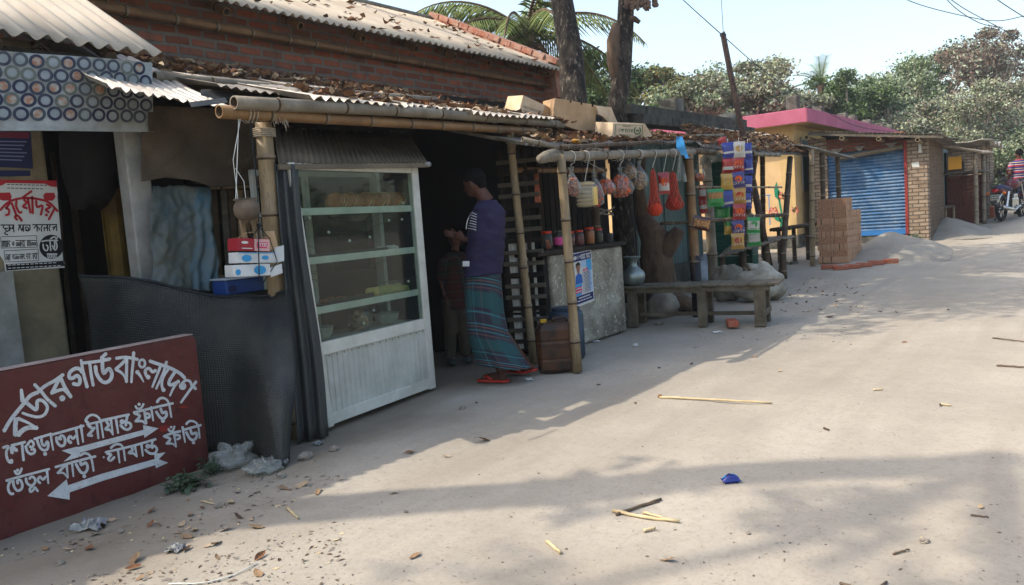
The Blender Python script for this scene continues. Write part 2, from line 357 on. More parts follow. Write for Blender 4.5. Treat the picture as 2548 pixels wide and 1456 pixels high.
mat('paper_blue', '2f5da6', rough=.8); mat('paper_pale', '9fb6cf', rough=.8); mat('paper_cyan', '3f95c4', rough=.8); mat('paper_pink', 'c2185b', rough=.8)
mat('ink', '101014', rough=.8); mat('skin_print', '8a5f48', rough=.8)
mat('card', 'b39472', 'a3845f', scale=4, rough=.9, bump=.1, dirt='8a6c4a', dscale=4, damt=.3)
mat('card_light', 'c2ad92', 'b59d80', scale=5, rough=.9, dirt='98805f', dscale=5, damt=.3)
mat('card_green', '2f5a3c', rough=.9); mat('card_ink', '3a332c', rough=.9)
mat('leaf_a', '7d5638', '5f3f2a', scale=9, rough=.8); mat('leaf_b', '8f7558', '735c44', scale=9, rough=.8); mat('leaf_c', '564236', '40302a', scale=9, rough=.8); mat('leaf_d', 'a8947a', '8e7a60', scale=9, rough=.8)
mat('leaf_yellow', 'b8862a', '94661f', scale=9, rough=.7)
mat('rope', 'a39a88', '8a8070', scale=30, rough=.95); mat('string_dark', '22262a', rough=.9); mat('string_white', 'c4c4bc', rough=.9)
mat('wire', '3a3d40', rough=.6)
mat('clay', '6d6052', '584c40', scale=6, rough=.95, bump=.3, dirt='40372e', dscale=6, damt=.4)
mat('box_red', '9c2430', '86202a', scale=4, rough=.6); mat('box_white', 'c4c8c8', 'b2b6b6', scale=5, rough=.7, dirt='8e9090', dscale=6, damt=.3)
mat('box_blue', '2c86b8', rough=.6); mat('box_blush', 'c49a96', rough=.7)
mat('bread', 'a8642c', '7a431c', scale=14, rough=.35); mat('bread_side', 'e0cba0', 'd0b888', scale=12, rough=.8)
mat('bun', 'dcc076', 'c8a858', scale=8, rough=.6); mat('steel', '9aa0a2', '868c8f', scale=4, rough=.35, metal=.7, dirt='6a6c6a', dscale=6, damt=.3)
mat('steel_matte', 'a3afae', '8e9b9a', scale=4, rough=.5, metal=.2, dirt='6a716e', dscale=6, damt=.4)
mat('bulb', 'd8d8d0', rough=.3); mat('tray_brown', '9a5c34', '6d4022', scale=9, rough=.6); mat('tray_black', '17191b', rough=.4)
glassmat('glass', 'e6eeea', refl=1.0, opac=.012); glassmat('poly_bag', 'ecedec', rough=.22, refl=2.2, opac=.10); glassmat('poly_bag_white', 'dfe2df', rough=.3, refl=2.0, opac=.24); glassmat('red_net', 'f0b0a8', rough=.6, refl=.2, opac=.2, dcol='d0604c'); glassmat('jar_plastic', 'd6d2cc', rough=.08, refl=1.3, opac=.06)
mat('net_red', 'd0604c', 'c05440', scale=10, rough=.7); mat('orange', 'd8702a', 'c65a20', scale=8, rough=.45); mat('onion', '9a4434', '7c3028', scale=8, rough=.45)
mat('snack_orange', 'e0662a', 'b8481a', scale=30, rough=.7, bump=1, bscale=60); mat('snack_red', 'cc4426', 'a0301c', scale=30, rough=.7, bump=1, bscale=60); mat('snack_tan', 'c0905c', '8a6038', scale=34, rough=.8, bump=1, bscale=55); mat('snack_pink', 'c47a5c', '96543c', scale=30, rough=.8, bump=1, bscale=60)
mat('lid_red', 'c0301c', rough=.4); mat('jar_orange', 'c87a28', 'b5661c', scale=30, rough=.7); mat('jar_pink', 'c84a8c', rough=.6); mat('jar_red', '8f1f34', '74303a', scale=26, rough=.6); mat('jar_dark', '4a3a34', '3a3030', scale=20, rough=.7)
mat('jerry', '4c2f1c', '231b16', scale=4, rough=.45, dirt='1f1a16', dscale=4, damt=.5, contrast=(.42, .58)); mat('cap_yellow', 'b5902a', rough=.5); mat('drum_blue', '2c3f52', '22303e', scale=4, rough=.5)
for k, c in dict(pk_red='8e2420', pk_blue='24307c', pk_yellow='a8863a', pk_green='1c7c38', pk_white='a8a49c', pk_orange='a8502a', pk_brown='3c1e1c', pk_purple='322a60', pk_gold='a07a38').items():
    mat(k, c, rough=.22, spec=.6)
mat('sack_white', 'a8a498', '8e8a7e', scale=4, rough=.8, bump=.6, bscale=14, dirt='6f6858', dscale=4, damt=.45); mat('sack_grey', '8c8578', '6e685c', scale=4, rough=.85, bump=.7, bscale=14, dirt='575044', dscale=4, damt=.45); mat('sack_blue', '9aa4ac', '848e98', scale=4, rough=.8, bump=.5, bscale=14)
mat('yellow_wall', 'd2b386', 'caa97c', scale=2, rough=.9, bump=.1, bscale=40, dirt='a9895a', dscale=2.5, damt=.3); mat('cream_wall', 'cdaf7c', 'c2a470', scale=2, rough=.9, dirt='a08a60', dscale=3, damt=.3)
mat('pink_band', 'b0647a', 'a4586e', scale=3, rough=.85, dirt='a04a62', dscale=4, damt=.3); mat('window_dark', '4a5450', '3a4240', scale=6, rough=.4); mat('frame_grey', '9c958a', rough=.7)
mat('flower_red', 'b84a36', rough=.9); mat('flower_pink', 'd89a80', rough=.9); mat('flower_green', '1f7a5c', rough=.9); mat('line_blue', '4a88c0', rough=.9); mat('text_grey', '5a564c', rough=.9)
mat('shutter_blue', '34628c', '2c557c', scale=3, rough=.5, dirt='7a8c9c', dscale=4, damt=.45, fine=('4a5c6c', 14)); mat('shutter_green', '1f5f4c', '1a5242', scale=3, rough=.5, dirt='3f6a58', dscale=3, damt=.3); mat('red_frame', '8a2f2a', '782622', scale=5, rough=.6)
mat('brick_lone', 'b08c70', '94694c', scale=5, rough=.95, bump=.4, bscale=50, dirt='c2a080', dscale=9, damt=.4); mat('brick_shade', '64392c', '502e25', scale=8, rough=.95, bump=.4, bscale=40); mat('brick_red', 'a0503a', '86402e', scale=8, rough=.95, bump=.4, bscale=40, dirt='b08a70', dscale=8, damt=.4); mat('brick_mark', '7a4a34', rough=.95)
mat('sand', '8f897e', '837d71', scale=3, rough=1, bump=.5, bscale=30, fine=('857d6e', 60))
brickmat('brick_main', '8c523e', '5e382c', '68625a', bw=.26, rh=.092, ms=.019, smear=.68, smearcol='5c5650', dark='2c1c18'); brickmat('brick_grey', '9c8a76', '7e6a58', '5c544a', axis='YZ', smear=.35, smearcol='8a8072', dark='4a3c30', bw=.24, rh=.082, ms=.014); brickmat('brick_lintel', '7c4836', '60382c', '5e564c', axis='YZ', smear=.4); brickmat('brick_grey_x', '6e5a48', '5c4a3c', '6a6056', axis='XZ', smear=.4, bw=.24, rh=.075); brickmat('brick_pier', 'a8512f', '8c4630', '8f8478', axis='XZ', smear=.3)
mat('parapet_brick', 'a0614a', '8c5240', scale=7, rough=.95, bump=.5, bscale=30, dirt='b5a594', dscale=6, damt=.5)
for k, a, b in (('fol_dark', '4b5b40', '3b4a36'), ('fol_mid', '667556', '536448'), ('fol_olive', '868e6e', '727a5c'), ('fol_grey', '98a28a', '828c78'), ('fol_gold', '948650', '7c7048'), ('fol_brown', '6e5c50', '5a4a42'), ('palm_green', '5c6c3e', '4a5a34'), ('palm_light', '76804e', '60683e'), ('fol_fresh', '5c7240', '465a34'), ('fol_rust', '8a5a30', '6a4028')):
    mat(k, a, b, scale=2.5, rough=.9, spec=.06)
mat('weed', '41523a', '324030', scale=12, rough=.6)
mat('skin', '54352a', '482c22', scale=8, rough=.55, sub=.05); mat('hair', '0b0908', rough=.85, spec=.08); mat('shirt_navy', '272240', '1f1b34', scale=3, rough=.9, bump=.3, bscale=7); mat('sandal_red', 'b0342a', rough=.6); mat('print_white', 'b8bab8', rough=.8)
mat('child_trouser', '453d31', '383128', scale=4, rough=.9); mat('child_shoe', '3a4440', rough=.8); mat('jeans', '283648', '202c3c', scale=6, rough=.9)
mat('tyre', '1c1c1c', '262524', scale=12, rough=.9); mat('moto_black', '1a1a1e', rough=.35); mat('moto_red', '4a161a', rough=.3); mat('chrome', 'a8a8a8', rough=.25, metal=.9); mat('tail_red', 'a01414', rough=.2); mat('amber', 'd86a1c', rough=.3); mat('plate', 'b0b0a8', rough=.6); mat('seat_blue', '2a2c4a', rough=.6)
mat('stone', '8d857a', '766e63', scale=8, rough=.95, bump=.4); mat('straw', 'bfae8c', 'a8946e', scale=8, rough=.8); mat('twig', '6b5c4c', '54473a', scale=8, rough=.9); mat('paper_crumple', '96968e', '75757a', scale=14, rough=.9, bump=.3); mat('poster_yellow', 'b8862a', rough=.8)
def plaid(name, base, bands, zaxis=2):
    """woven check: coloured bands across and along the cloth, in object space"""
    m = mat(name, base, rough=.95); n = m.node_tree; L = n.links; b = n.nodes['Principled BSDF']
    uv = n.nodes.new('ShaderNodeUVMap'); sp = n.nodes.new('ShaderNodeSeparateXYZ'); L.new(uv.outputs[0], sp.inputs[0])
    c = None
    for ax, per, lo, hi, col, amt in bands:
        mo = n.nodes.new('ShaderNodeMath'); mo.operation = 'PINGPONG' if False else 'WRAP'; mo.inputs[1].default_value = per; mo.inputs[2].default_value = 0; L.new(sp.outputs[ax], mo.inputs[0])
        cm = n.nodes.new('ShaderNodeMath'); cm.operation = 'COMPARE'; cm.inputs[1].default_value = (lo+hi)/2; cm.inputs[2].default_value = (hi-lo)/2; L.new(mo.outputs[0], cm.inputs[0])
        ml = n.nodes.new('ShaderNodeMath'); ml.operation = 'MULTIPLY'; ml.inputs[1].default_value = amt; L.new(cm.outputs[0], ml.inputs[0])
        x = n.nodes.new('ShaderNodeMix'); x.data_type = 'RGBA'; L.new(ml.outputs[0], x.inputs[0])
        if c is None: x.inputs[6].default_value = lin(base)
        else: L.new(c, x.inputs[6])
        x.inputs[7].default_value = lin(col); c = x.outputs[2]
    L.new(c, b.inputs['Base Color']); return m
plaid('lungi', '2b2a34', [(0, .34, .0, .12, '244246', .85), (1, .42, .0, .15, '302a36', .8), (1, .42, .17, .30, '204648', .85), (1, .42, .02, .032, '2f7074', .8), (1, .42, .05, .06, '6a5246', .7), (1, .42, .085, .096, '2f7074', .8), (1, .42, .125, .133, '6a4e42', .7), (0, .34, .14, .15, '2c6468', .5), (0, .34, .24, .25, '5a403c', .5), (1, .42, .33, .345, '2f7074', .6)])
plaid('child_plaid', '211a19', [(0, .09, 0, .035, '3c1a18', .7), (1, .09, 0, .035, '3c1a18', .7), (0, .09, .05, .058, '2f4c42', .4), (1, .09, .05, .058, '2f4c42', .4)])
# ring printed signboard, black mat weave, ground
def groundmat():
    m = mat('ground', '9f988b', '938c80', scale=.9, rough=1, spec=.1, bump=.55, bscale=7, contrast=(.38, .62), dirt='857d6f', dscale=.5, damt=.35, fine=('7f776a', 55))
    n = m.node_tree; L = n.links; b = n.nodes['Principled BSDF']; src = b.inputs['Base Color'].links[0].from_socket
    # darker trodden earth in the verge by the shop fronts (object space, a soft uneven edge)
    tc = n.nodes.new('ShaderNodeTexCoord'); sp = n.nodes.new('ShaderNodeSeparateXYZ'); L.new(tc.outputs['Object'], sp.inputs[0])
    nz = n.nodes.new('ShaderNodeTexNoise'); nz.inputs['Scale'].default_value = 1.4; nz.inputs['Detail'].default_value = 7; L.new(tc.outputs['Object'], nz.inputs['Vector'])
    a = n.nodes.new('ShaderNodeMath'); a.operation = 'MULTIPLY_ADD'; a.inputs[1].default_value = 1.6; L.new(nz.outputs[0], a.inputs[0]); L.new(sp.outputs['Y'], a.inputs[2])
    xx = n.nodes.new('ShaderNodeMath'); xx.operation = 'MULTIPLY_ADD'; xx.inputs[1].default_value = -.22; L.new(sp.outputs['X'], xx.inputs[0]); L.new(a.outputs[0], xx.inputs[2])
    r = n.nodes.new('ShaderNodeMapRange'); r.inputs[1].default_value = 3.55; r.inputs[2].default_value = 4.25; r.inputs[4].default_value = .8; L.new(xx.outputs[0], r.inputs[0])
    x = n.nodes.new('ShaderNodeMix'); x.data_type = 'RGBA'; L.new(r.outputs[0], x.inputs[0]); L.new(src, x.inputs[6]); x.inputs[7].default_value = lin('6f6454')
    # long uneven wheel-worn streaks along the lane
    ms_ = n.nodes.new('ShaderNodeMapping'); ms_.inputs['Scale'].default_value = (.16, 1.5, 1); L.new(tc.outputs['Object'], ms_.inputs[0]); n3 = n.nodes.new('ShaderNodeTexNoise'); n3.inputs['Scale'].default_value = 1.3; n3.inputs['Detail'].default_value = 9; n3.inputs['Roughness'].default_value = .62; L.new(ms_.outputs[0], n3.inputs['Vector'])
    r3_ = n.nodes.new('ShaderNodeMapRange'); r3_.inputs[1].default_value = .47; r3_.inputs[2].default_value = .66; r3_.inputs[4].default_value = .5; L.new(n3.outputs[0], r3_.inputs[0])
    x3 = n.nodes.new('ShaderNodeMix'); x3.data_type = 'RGBA'; L.new(r3_.outputs[0], x3.inputs[0]); L.new(x.outputs[2], x3.inputs[6]); x3.inputs[7].default_value = lin('857c70')
    n4 = n.nodes.new('ShaderNodeTexNoise'); n4.inputs['Scale'].default_value = 26; n4.inputs['Detail'].default_value = 8; n4.inputs['Roughness'].default_value = .75; L.new(tc.outputs['Object'], n4.inputs['Vector'])
    r4 = n.nodes.new('ShaderNodeMapRange'); r4.inputs[1].default_value = .5; r4.inputs[2].default_value = .8; r4.inputs[4].default_value = .55; L.new(n4.outputs[0], r4.inputs[0])
    x4 = n.nodes.new('ShaderNodeMix'); x4.data_type = 'RGBA'; L.new(r4.outputs[0], x4.inputs[0]); L.new(x3.outputs[2], x4.inputs[6]); x4.inputs[7].default_value = lin('786f62')
    L.new(x4.outputs[2], b.inputs['Base Color'])
groundmat()
# ------------------------------------------------------------------ ground
def nonuni(lo, hi, segs):
    out = [lo]
    for e, st in segs:
        while out[-1]+st < e: out.append(out[-1]+st)
    out.append(hi); return out
xs = nonuni(-300, 400, [(-10, 30), (0, 1), (9, .07), (14, .2), (32, .6), (60, 4), (400, 40)])
ys = nonuni(-300, 400, [(-8, 30), (-1, .6), (5.2, .07), (9, .4), (30, 3), (400, 40)])
mb = MB(); w = len(xs)
def gh(x, y):
    z = gz(x)
    if -1 < x < 30 and -8 < y < 9:
        z += .02*noise.noise(Vector((x*.7, y*.7, 0)))+.006*noise.noise(Vector((x*3, y*3, 4)))+(.004*noise.noise(Vector((x*9, y*9, 2))) if x < 9 and y > -1 else 0)
        for yr in (.55, 1.9): z -= .012*math.exp(-((y-yr-.15*sin(x*.4))/.22)**2)
    return z-.012
mb.add([(x, y, gh(x, y)) for y in ys for x in xs], [(j*w+i, j*w+i+1, (j+1)*w+i+1, (j+1)*w+i) for j in range(len(ys)-1) for i in range(w-1)])
tag(mb.build('ground', 'ground', smooth=True, loc=(0, 0, 0)), kind='structure')
# ------------------------------------------------------------------ large brick building with tin roof
XE = 10.35; YW = 6.75; EZ, EYV = 3.53, 6.35; SL = .5; RY = 8.95
bb = thing('brick_building', 'long red brick building with grey corrugated roof and bamboo rafters behind the lean-to shops', 'building', (5, 7.5, 0))
mb = MB(); mb.bx(-3, 3.1, YW, YW+.22, 0, 3.75); mb.bx(6.4, XE, YW, YW+.22, 0, 3.75); mb.bx(3.1, 6.4, YW, YW+.22, 2.3, 3.75)
mb.build('wall', 'brick_main', bb)
mb = MB(); mb.bx(-3, XE-.02, 11.0, 11.2, 0, 3.4); mb.bx(-3.2, -3, YW+.22, 11.2, 0, 3.6); mb.bx(XE-.22, XE, YW+.22, 11.2, 0, 3.4); mb.build('rear_wall', 'brick_main', bb)
mb = MB(); mb.bx(3.0, 6.5, YW+.9, YW+1, 0, 2.5); mb.bx(3.0, 3.1, YW+.22, YW+.9, 0, 2.5); mb.bx(6.4, 6.5, YW+.22, YW+.9, 0, 2.5); mb.bx(3, 6.5, YW+.22, YW+1, 2.5, 2.56); mb.build('back_room', 'shade_black', bb)
mb = MB(); mb.corr((-3.2, EYV, EZ+.03), (13.4, 0, 0), (0, RY-EYV, SL*(RY-EYV)), amp=.018, pitch=.105, k=8, nv=4, warp=.012, seed=3, jag=.012)
rf = mb.build('roof', 'tin_roof', bb, smooth=True, solid=.004)
mb = MB(); mb.corr((-3.2, RY, EZ+.03+SL*(RY-EYV)), (13.4, 0, 0), (0, 2.4, -1.2), amp=.018, pitch=.105, k=6, nv=2); mb.build('rear_roof', 'tin_roof', bb, smooth=True, solid=.004)
mb = MB(); mb.tube([(-3.2, RY, EZ+.05+SL*(RY-EYV)), (10.1, RY, EZ+.05+SL*(RY-EYV))], .05, 8); mb.build('ridge_cap', 'tin_old', bb)
mb = MB(); mb.bamboo((-3, YW-.06, 3.42), (3.5, YW-.06, 3.44), .045, .04, sp=.4); mb.bamboo((3.2, YW-.12, 3.40), (10.3, YW-.06, 3.40), .042, .04, sp=.4, seed=2); mb.build('wall_plate', ['bamboo_brown', 'node_dark', 'node_pale'], bb)
for i, x in enumerate([.9, 2.1, 3.3, 4.45, 5.3, 6.15, 7.0, 7.7, 8.4, 9.1, 9.8]):
    MB().bamboo((x, EYV+.14, EZ-.02), (x, RY, EZ-.06+SL*(RY-EYV)), .042, .036, seed=i).build('rafter', ['bamboo_gold', 'node_dark', 'node_pale'], bb)
# gable parapet of jittered bricks
mb = MB(); rg = random.Random(5); mb.poly([(XE-.28, 6.5, 3.2), (XE-.28, 6.55, 3.66), (XE-.28, 8.95, 4.9), (XE-.28, 11.2, 3.75), (XE-.28, 11.2, 3.2)], (.22, 0, 0))
ax0 = Vector((0, 1, SL)).normalized(); nn = Vector((0, -SL, 1)).normalized()
for row in range(3):
    for k in range(12):
        c = V(XE-.17, 6.66, 3.62)+ax0*(.23*k+(.11 if row % 2 else 0)+.02)+nn*(.085*row)
        if row == 2 and rg.random() < .12: continue
        mb.box(c+V(rg.uniform(-.012, .012), 0, rg.uniform(-.006, .006)), (.26+rg.uniform(-.02, .02), .215+rg.uniform(-.02, .01), .078), (V(1, 0, 0), ax0, nn))
mb.build('gable_parapet', 'parapet_brick', bb, bevel=.006)
mb = MB(); mb.bx(YW, YW, 0, 0, 0, 0) if False else None
# ------------------------------------------------------------------ corner shop at the far left
cs = thing('corner_shop', 'small mud plastered shop with pale corrugated roof at the left edge of the row', 'shop', (1.6, 5.6, 0))
a = PY(-60, 80, 4.95); b = PY(400, 134, 4.95); back = V(0, 1.62, .95)
mb = MB(); mb.corr(V(-1.5, 4.95, b.z), (b.x+1.5, 0, 0), back, amp=.02, pitch=.118, k=8, nv=3, seed=4, jag=.01, warp=.01); mb.build('roof', 'tin_roof', cs, smooth=True, solid=.004)
mb = MB(); mb.bx(.3, 2.3, 5.5, 5.7, 0, 2.75); mb.build('front_wall', 'mud_wall', cs, bevel=.02)
mb = MB(); mb.bx(-1.4, 1.75, 6.5, 6.6, 0, 2.9); mb.bx(-1.4, -1.3, 5, 6.6, 0, 2.9); mb.build('rear_wall', 'mud_wall', cs)
mb = MB(); p0 = G(28, 905, 0); mb.bx(.3, 1.52, 5.46, 5.5, 0, 1.6) if False else None
q = PY(15, 800, 5.47); mb.bx(q.x-.35, q.x+.06, 5.43, 5.5, 0, 1.28); mb.build('side_panel', 'concrete', cs)
t = PY(345, 345, 5.0); bt = G(362, 905)
mb = MB(); tp = PY(322, 330, 5.05); bo = PY(365, 690, 5.05); d = (tp-bo); lo = bo+d*(-bo.z/d.z); hi = bo+d*((2.55-bo.z)/d.z)
mb.bar(lo, hi, .155, .13, up=V(0, 1, 0)); mb.build('concrete_post', 'post_concrete', cs, bevel=.012)
mb = MB(); mb.bx(-1.4, b.x-.25, 5.02, 5.1, 2.5, 2.58); mb.build('eave_beam', 'wood_dark', cs)
mb = MB()
for i, x in enumerate((1.15, 1.9, 2.55)): mb.tube([(x, 5.0, 2.58), (x, 6.4, 3.4)], .04, 8)
mb.build('rafters', 'bamboo_dark', cs)
# dark recess to the right of the mud wall
mb = MB(); mb.bx(2.1, 3.1, 6.6, 6.68, 0, 2.9); mb.bx(2.25, 2.3, 5.7, 6.6, 0, 2.6); mb.build('recess_wall', 'shade_black', cs)
for i, x in enumerate((2.36, 2.46, 2.55, 2.66)):
    MB().tube([(x-.02, 6.0, .5), (x, 6.0, 2.1)], .018+.006*(i % 2), 6).build('slat', 'bamboo_dark', cs)
# yellow sheet, black bundle
mb = MB(); a = PY(238, 470, 5.6); c = PY(335, 690, 5.6)
mb.grid(lambda u, v: (a.x+.02+(c.x-a.x+.0)*u, 5.6+.015*sin(9*u), .5+(a.z-.5)*v), 8, 6); tag(mb.build('yellow_sheet', 'yellow_metal', solid=.006), 'dark mustard yellow sheet standing in the recess behind the concrete post', 'sheet')
mb = MB(); c = PY(225, 430, 5.35); mb.blob(c+V(0, 0, .12), (.17, .14, .36), 14, 10, .3, 3); mb.tube([c+V(0, 0, .4), c+V(0, 0, .62)], .015, 6); tag(mb.build('hanging_bundle', 'shade_black', smooth=True), 'black cloth bundle hanging under the ring patterned board', 'bundle')
# ring board
rb = thing('ring_board', 'white signboard sheet printed with rows of dark blue rings hanging under the left roof edge', 'board', PY(180, 325, 4.86))
A, B, C_, D = PY(-40, 122, 4.86), PY(380, 156, 4.86), PY(384, 328, 4.86), PY(-40, 325, 4.86)
def rbmap(s, t):
    top = A.lerp(B, s); bot = D.lerp(C_, s); p = top.lerp(bot, t); return p
mb = MB(); mb.grid(lambda u, v: rbmap(u, v)+V(0, .012*sin(u*7+v*2), 0), 30, 8); mb.build('sheet', mat('sheet_white', '9aa2a6', '878d8e', scale=6, rough=.8, dirt='6a6650', dscale=3, damt=.5), rb, solid=.004)
rings = MB(); cores = MB(); rg = random.Random(11); Wd = (B-A).length; Hh = (D-A).length
mat('ring_mid', '39424c', '2c3444', scale=9, rough=.7, dirt='7a8078', dscale=3, damt=.4); mat('ring_faded', '5c6460', '4c5450', scale=9, rough=.7, dirt='7a7a70', dscale=3, damt=.4)
mat('ring_blue', '1a2140', '20263c', scale=9, rough=.7, dirt='6a7068', dscale=3, damt=.35, contrast=(.3, .6)); mat('core_grey', '8a9396', '757d80', scale=10, rough=.8); mat('core_rust', '8f5a3a', '9aa09a', scale=26, rough=.8)
pit = .0845
for j in range(6):
    for i in range(20):
        cx = (i+.5*(j % 2))*pit*1.02+.01; cy = .045+j*pit*.9
        if cx > Wd-.035 or cy > Hh-.03: continue
        n = 18; r0 = .026; r1 = .0418
        mp = lambda x, y: rbmap(x/Wd, y/Hh)+V(0, .012*sin(x/Wd*7+y/Hh*2)-.006, 0)
        rings.cur = rg.choices((0, 1, 2), (6, 2, 1.6))[0]; cx += rg.uniform(-.003, .003); cy += rg.uniform(-.003, .003)
        vs = [mp(cx+r1*cos(2*pi*k/n), cy+r1*sin(2*pi*k/n)) for k in range(n)]+[mp(cx+r0*cos(2*pi*k/n), cy+r0*sin(2*pi*k/n)) for k in range(n)]
        rings.add(vs, [(k, (k+1) % n, n+(k+1) % n, n+k) for k in range(n)])
        cores.cur = 1 if rg.random() < (.6 if (cx < Wd*.55 and j > 1) else .12) else 0
        cores.dot((cx, cy), r0*.97, mp, 12)
rings.build('printed_rings', ['ring_blue', 'ring_mid', 'ring_faded'], rb); cores.build('ring_centres', ['core_grey', 'core_rust'], rb)
mb = MB(); mb.add([rbmap(.955, .72)+V(0, -.01, 0), rbmap(1.003, .72)+V(0, -.01, 0), rbmap(1.004, 1.0)+V(0, -.01, 0), rbmap(.955, 1.0)+V(0, -.01, 0)], [(0, 1, 2, 3)]); mb.build('patch', 'burlap', rb)
# ------------------------------------------------------------------ dark red concrete direction slab with painted lettering
sA, sB = G(0, 1340), G(522, 1150); sd_ = (sB-sA).normalized(); sn = V(sd_.y, -sd_.x, 0)
if sn.dot(CAM-sA) < 0: sn = -sn
tz = PL(486, 833, sA, sn).z; endR = PL(505, 1000, sA, sn)
slab = thing('direction_slab', 'dark red concrete slab with white hand painted Bengali lettering and arrows at the roadside', 'sign', (sB.x-.6, sB.y-.1, 0))
L0 = sA-sd_*.55; L0.z = -.05; R0 = sB.copy(); R0.z = -.05
th = .085
mb = MB(); r = .035
prof = [(0, -.05), (0, tz-.0), ((R0-L0).length-r, tz), ((R0-L0).length-.01, tz-.012), ((R0-L0).length, tz-r), ((R0-L0).length, -.05)]
mb.poly([L0+sd_*x+V(0, 0, z-L0.z) for x, z in prof], -sn*th); mb.build('slab', 'red_paint', slab, bevel=.008)
mb = MB(); mb.poly([L0+sn*.002+V(0, 0, tz+.002-L0.z), L0+sd_*((R0-L0).length-.02)+sn*.002+V(0, 0, tz+.002-L0.z), L0+sd_*((R0-L0).length-.02)-sn*(th+.002)+V(0, 0, tz+.002-L0.z), L0-sn*(th+.002)+V(0, 0, tz+.002-L0.z)], (0, 0, .006)); mb.build('top_edge', 'pink_cement', slab, bevel=.003)
def smap(ox, oy):
    def f(x, y):
        u = (ox+x*.28840)*.63194; v = (oy+y*.28840)*.63194; return PL(u, v, sA, sn)+sn*f.off
    f.off = .0035; return f
mA, mBm, mC, mD = smap(0, 1280), smap(400, 1280), smap(0, 1600), smap(400, 1600)
S = MB(); kk = [0]
def st(m, w, *pts, w1=None):
    kk[0] += 1; m.off = .0030+.00004*(kk[0] % 40); S.stroke(list(pts), w, m, w1)
def dt(m, x, y, r): kk[0] += 1; m.off = .0030+.00004*(kk[0] % 40); S.dot((x, y), r, m)
def fl(m, *pts): kk[0] += 1; m.off = .0030+.00004*(kk[0] % 40); S.fill(list(pts), m)
# line one
st(mA, 52, (50, 1450), (130, 1310), (230, 1180), (330, 1060), (410, 965), (520, 915)); st(mA, 40, (285, 880), (305, 1040), w1=66)
st(mC, 64, (215, 170), (205, 270), (205, 395)); st(mC, 50, (240, 165), (380, 225), (505, 293), w1=20); st(mC, 55, (505, 295), (390, 290), (300, 330), (240, 395), w1=70)
st(mA, 52, (345, 1050), (470, 1150), (500, 1130), (505, 1040), (570, 1030), (630, 1090), (640, 1150), (600, 1225), (520, 1255), (420, 1240), (300, 1200), w1=36)
st(mA, 46, (520, 905), (620, 825), (740, 760), (860, 675)); st(mA, 46, (465, 810), (560, 910), (640, 1010), (755, 1108))
st(mA, 50, (815, 700), (880, 850), (965, 985)); st(mA, 50, (800, 740), (750, 840), (700, 935)); st(mA, 44, (700, 930), (800, 890), (870, 885), (945, 960)); dt(mA, 845, 1000, 42)
st(mA, 50, (1120, 650), (1080, 600), (1020, 595), (950, 645), (940, 715), (985, 725), (1050, 690), (1085, 740), (1070, 810), (990, 800)); st(mA, 34, (1100, 475), (1130, 640), (1185, 850), w1=50); st(mA, 42, (1110, 520), (1300, 500), (1491, 468)); st(mA, 42, (1215, 500), (1240, 680), (1268, 828)); st(mA, 46, (1375, 455), (1445, 385))
st(mBm, 50, (-90, 560), (-75, 660), (-20, 750), (50, 785), (115, 745), (135, 670), (105, 600), (70, 610), (25, 660), (8, 590), (5, 490)); st(mBm, 40, (-20, 480), (115, 460))
st(mBm, 42, (190, 455), (330, 440), (490, 470)); st(mBm, 44, (325, 470), (270, 530), (185, 605)); st(mBm, 46, (190, 605), (250, 640), (300, 690), (335, 780), w1=24); st(mBm, 42, (338, 460), (335, 620), (333, 780)); st(mBm, 44, (432, 370), (425, 500), (410, 640), (400, 785), w1=34)
st(mBm, 34, *[(548+40*cos(i*.7), 525+52*sin(i*.7)) for i in range(10)]); st(mBm, 60, (475, 635), (520, 690), (570, 780), w1=14)
st(mBm, 46, (650, 490), (760, 530), (900, 575), (1050, 650), (1130, 725)); st(mBm, 42, (640, 715), (600, 680), (592, 620), (640, 590), (690, 640), (735, 615)); dt(mBm, 630, 712, 32); st(mBm, 40, (795, 570), (740, 710), (685, 850), w1=28); st(mBm, 40, (880, 500), (840, 640), (738, 872), w1=30)
st(mBm, 36, (915, 590), (840, 700), (815, 800), (830, 885)); dt(mBm, 838, 885, 30); st(mBm, 44, (995, 640), (920, 760), (930, 820), (1050, 770)); st(mBm, 42, (1045, 760), (980, 850), (925, 968), w1=26)
dt(mBm, 1100, 835, 52); st(mBm, 36, (1090, 800), (1140, 755), (1200, 770), (1225, 830)); st(mBm, 42, (1285, 770), (1190, 900), (1075, 1060), w1=30); st(mBm, 40, (1225, 815), (1280, 875))
# line two
st(mC, 36, (35, 565), (110, 545), (85, 610), (85, 680), (115, 755), (165, 765)); dt(mC, 150, 745, 28); st(mC, 36, (150, 535), (340, 487)); st(mC, 50, (150, 560), (162, 640)); st(mC, 50, (170, 560), (225, 605)); st(mC, 36, (295, 500), (305, 620), (317, 740))
st(mC, 34, (365, 530), (415, 470), (455, 510), (435, 560), (400, 545)); st(mC, 36, (345, 540), (365, 610), (410, 650), (460, 635), (468, 590), (420, 590))
st(mC, 34, (460, 447), (690, 378)); st(mC, 36, (560, 440), (570, 510), (605, 535), (640, 480), (655, 530), (635, 590), (580, 595), (535, 550), (500, 460)); dt(mC, 610, 650, 28); st(mC, 38, (688, 370), (700, 480), (722, 600), w1=22)
st(mC, 34, (700, 388), (1140, 265)); st(mC, 38, (765, 420), (775, 490), (825, 540), (875, 520), (880, 440), (840, 400), (800, 435), (830, 450)); st(mC, 36, (955, 500), (925, 460), (950, 405), (990, 440), (1030, 400)); dt(mC, 955, 490, 26); st(mC, 38, (1030, 300), (1065, 520), w1=26); st(mC, 38, (1098, 258), (1130, 490), w1=26)
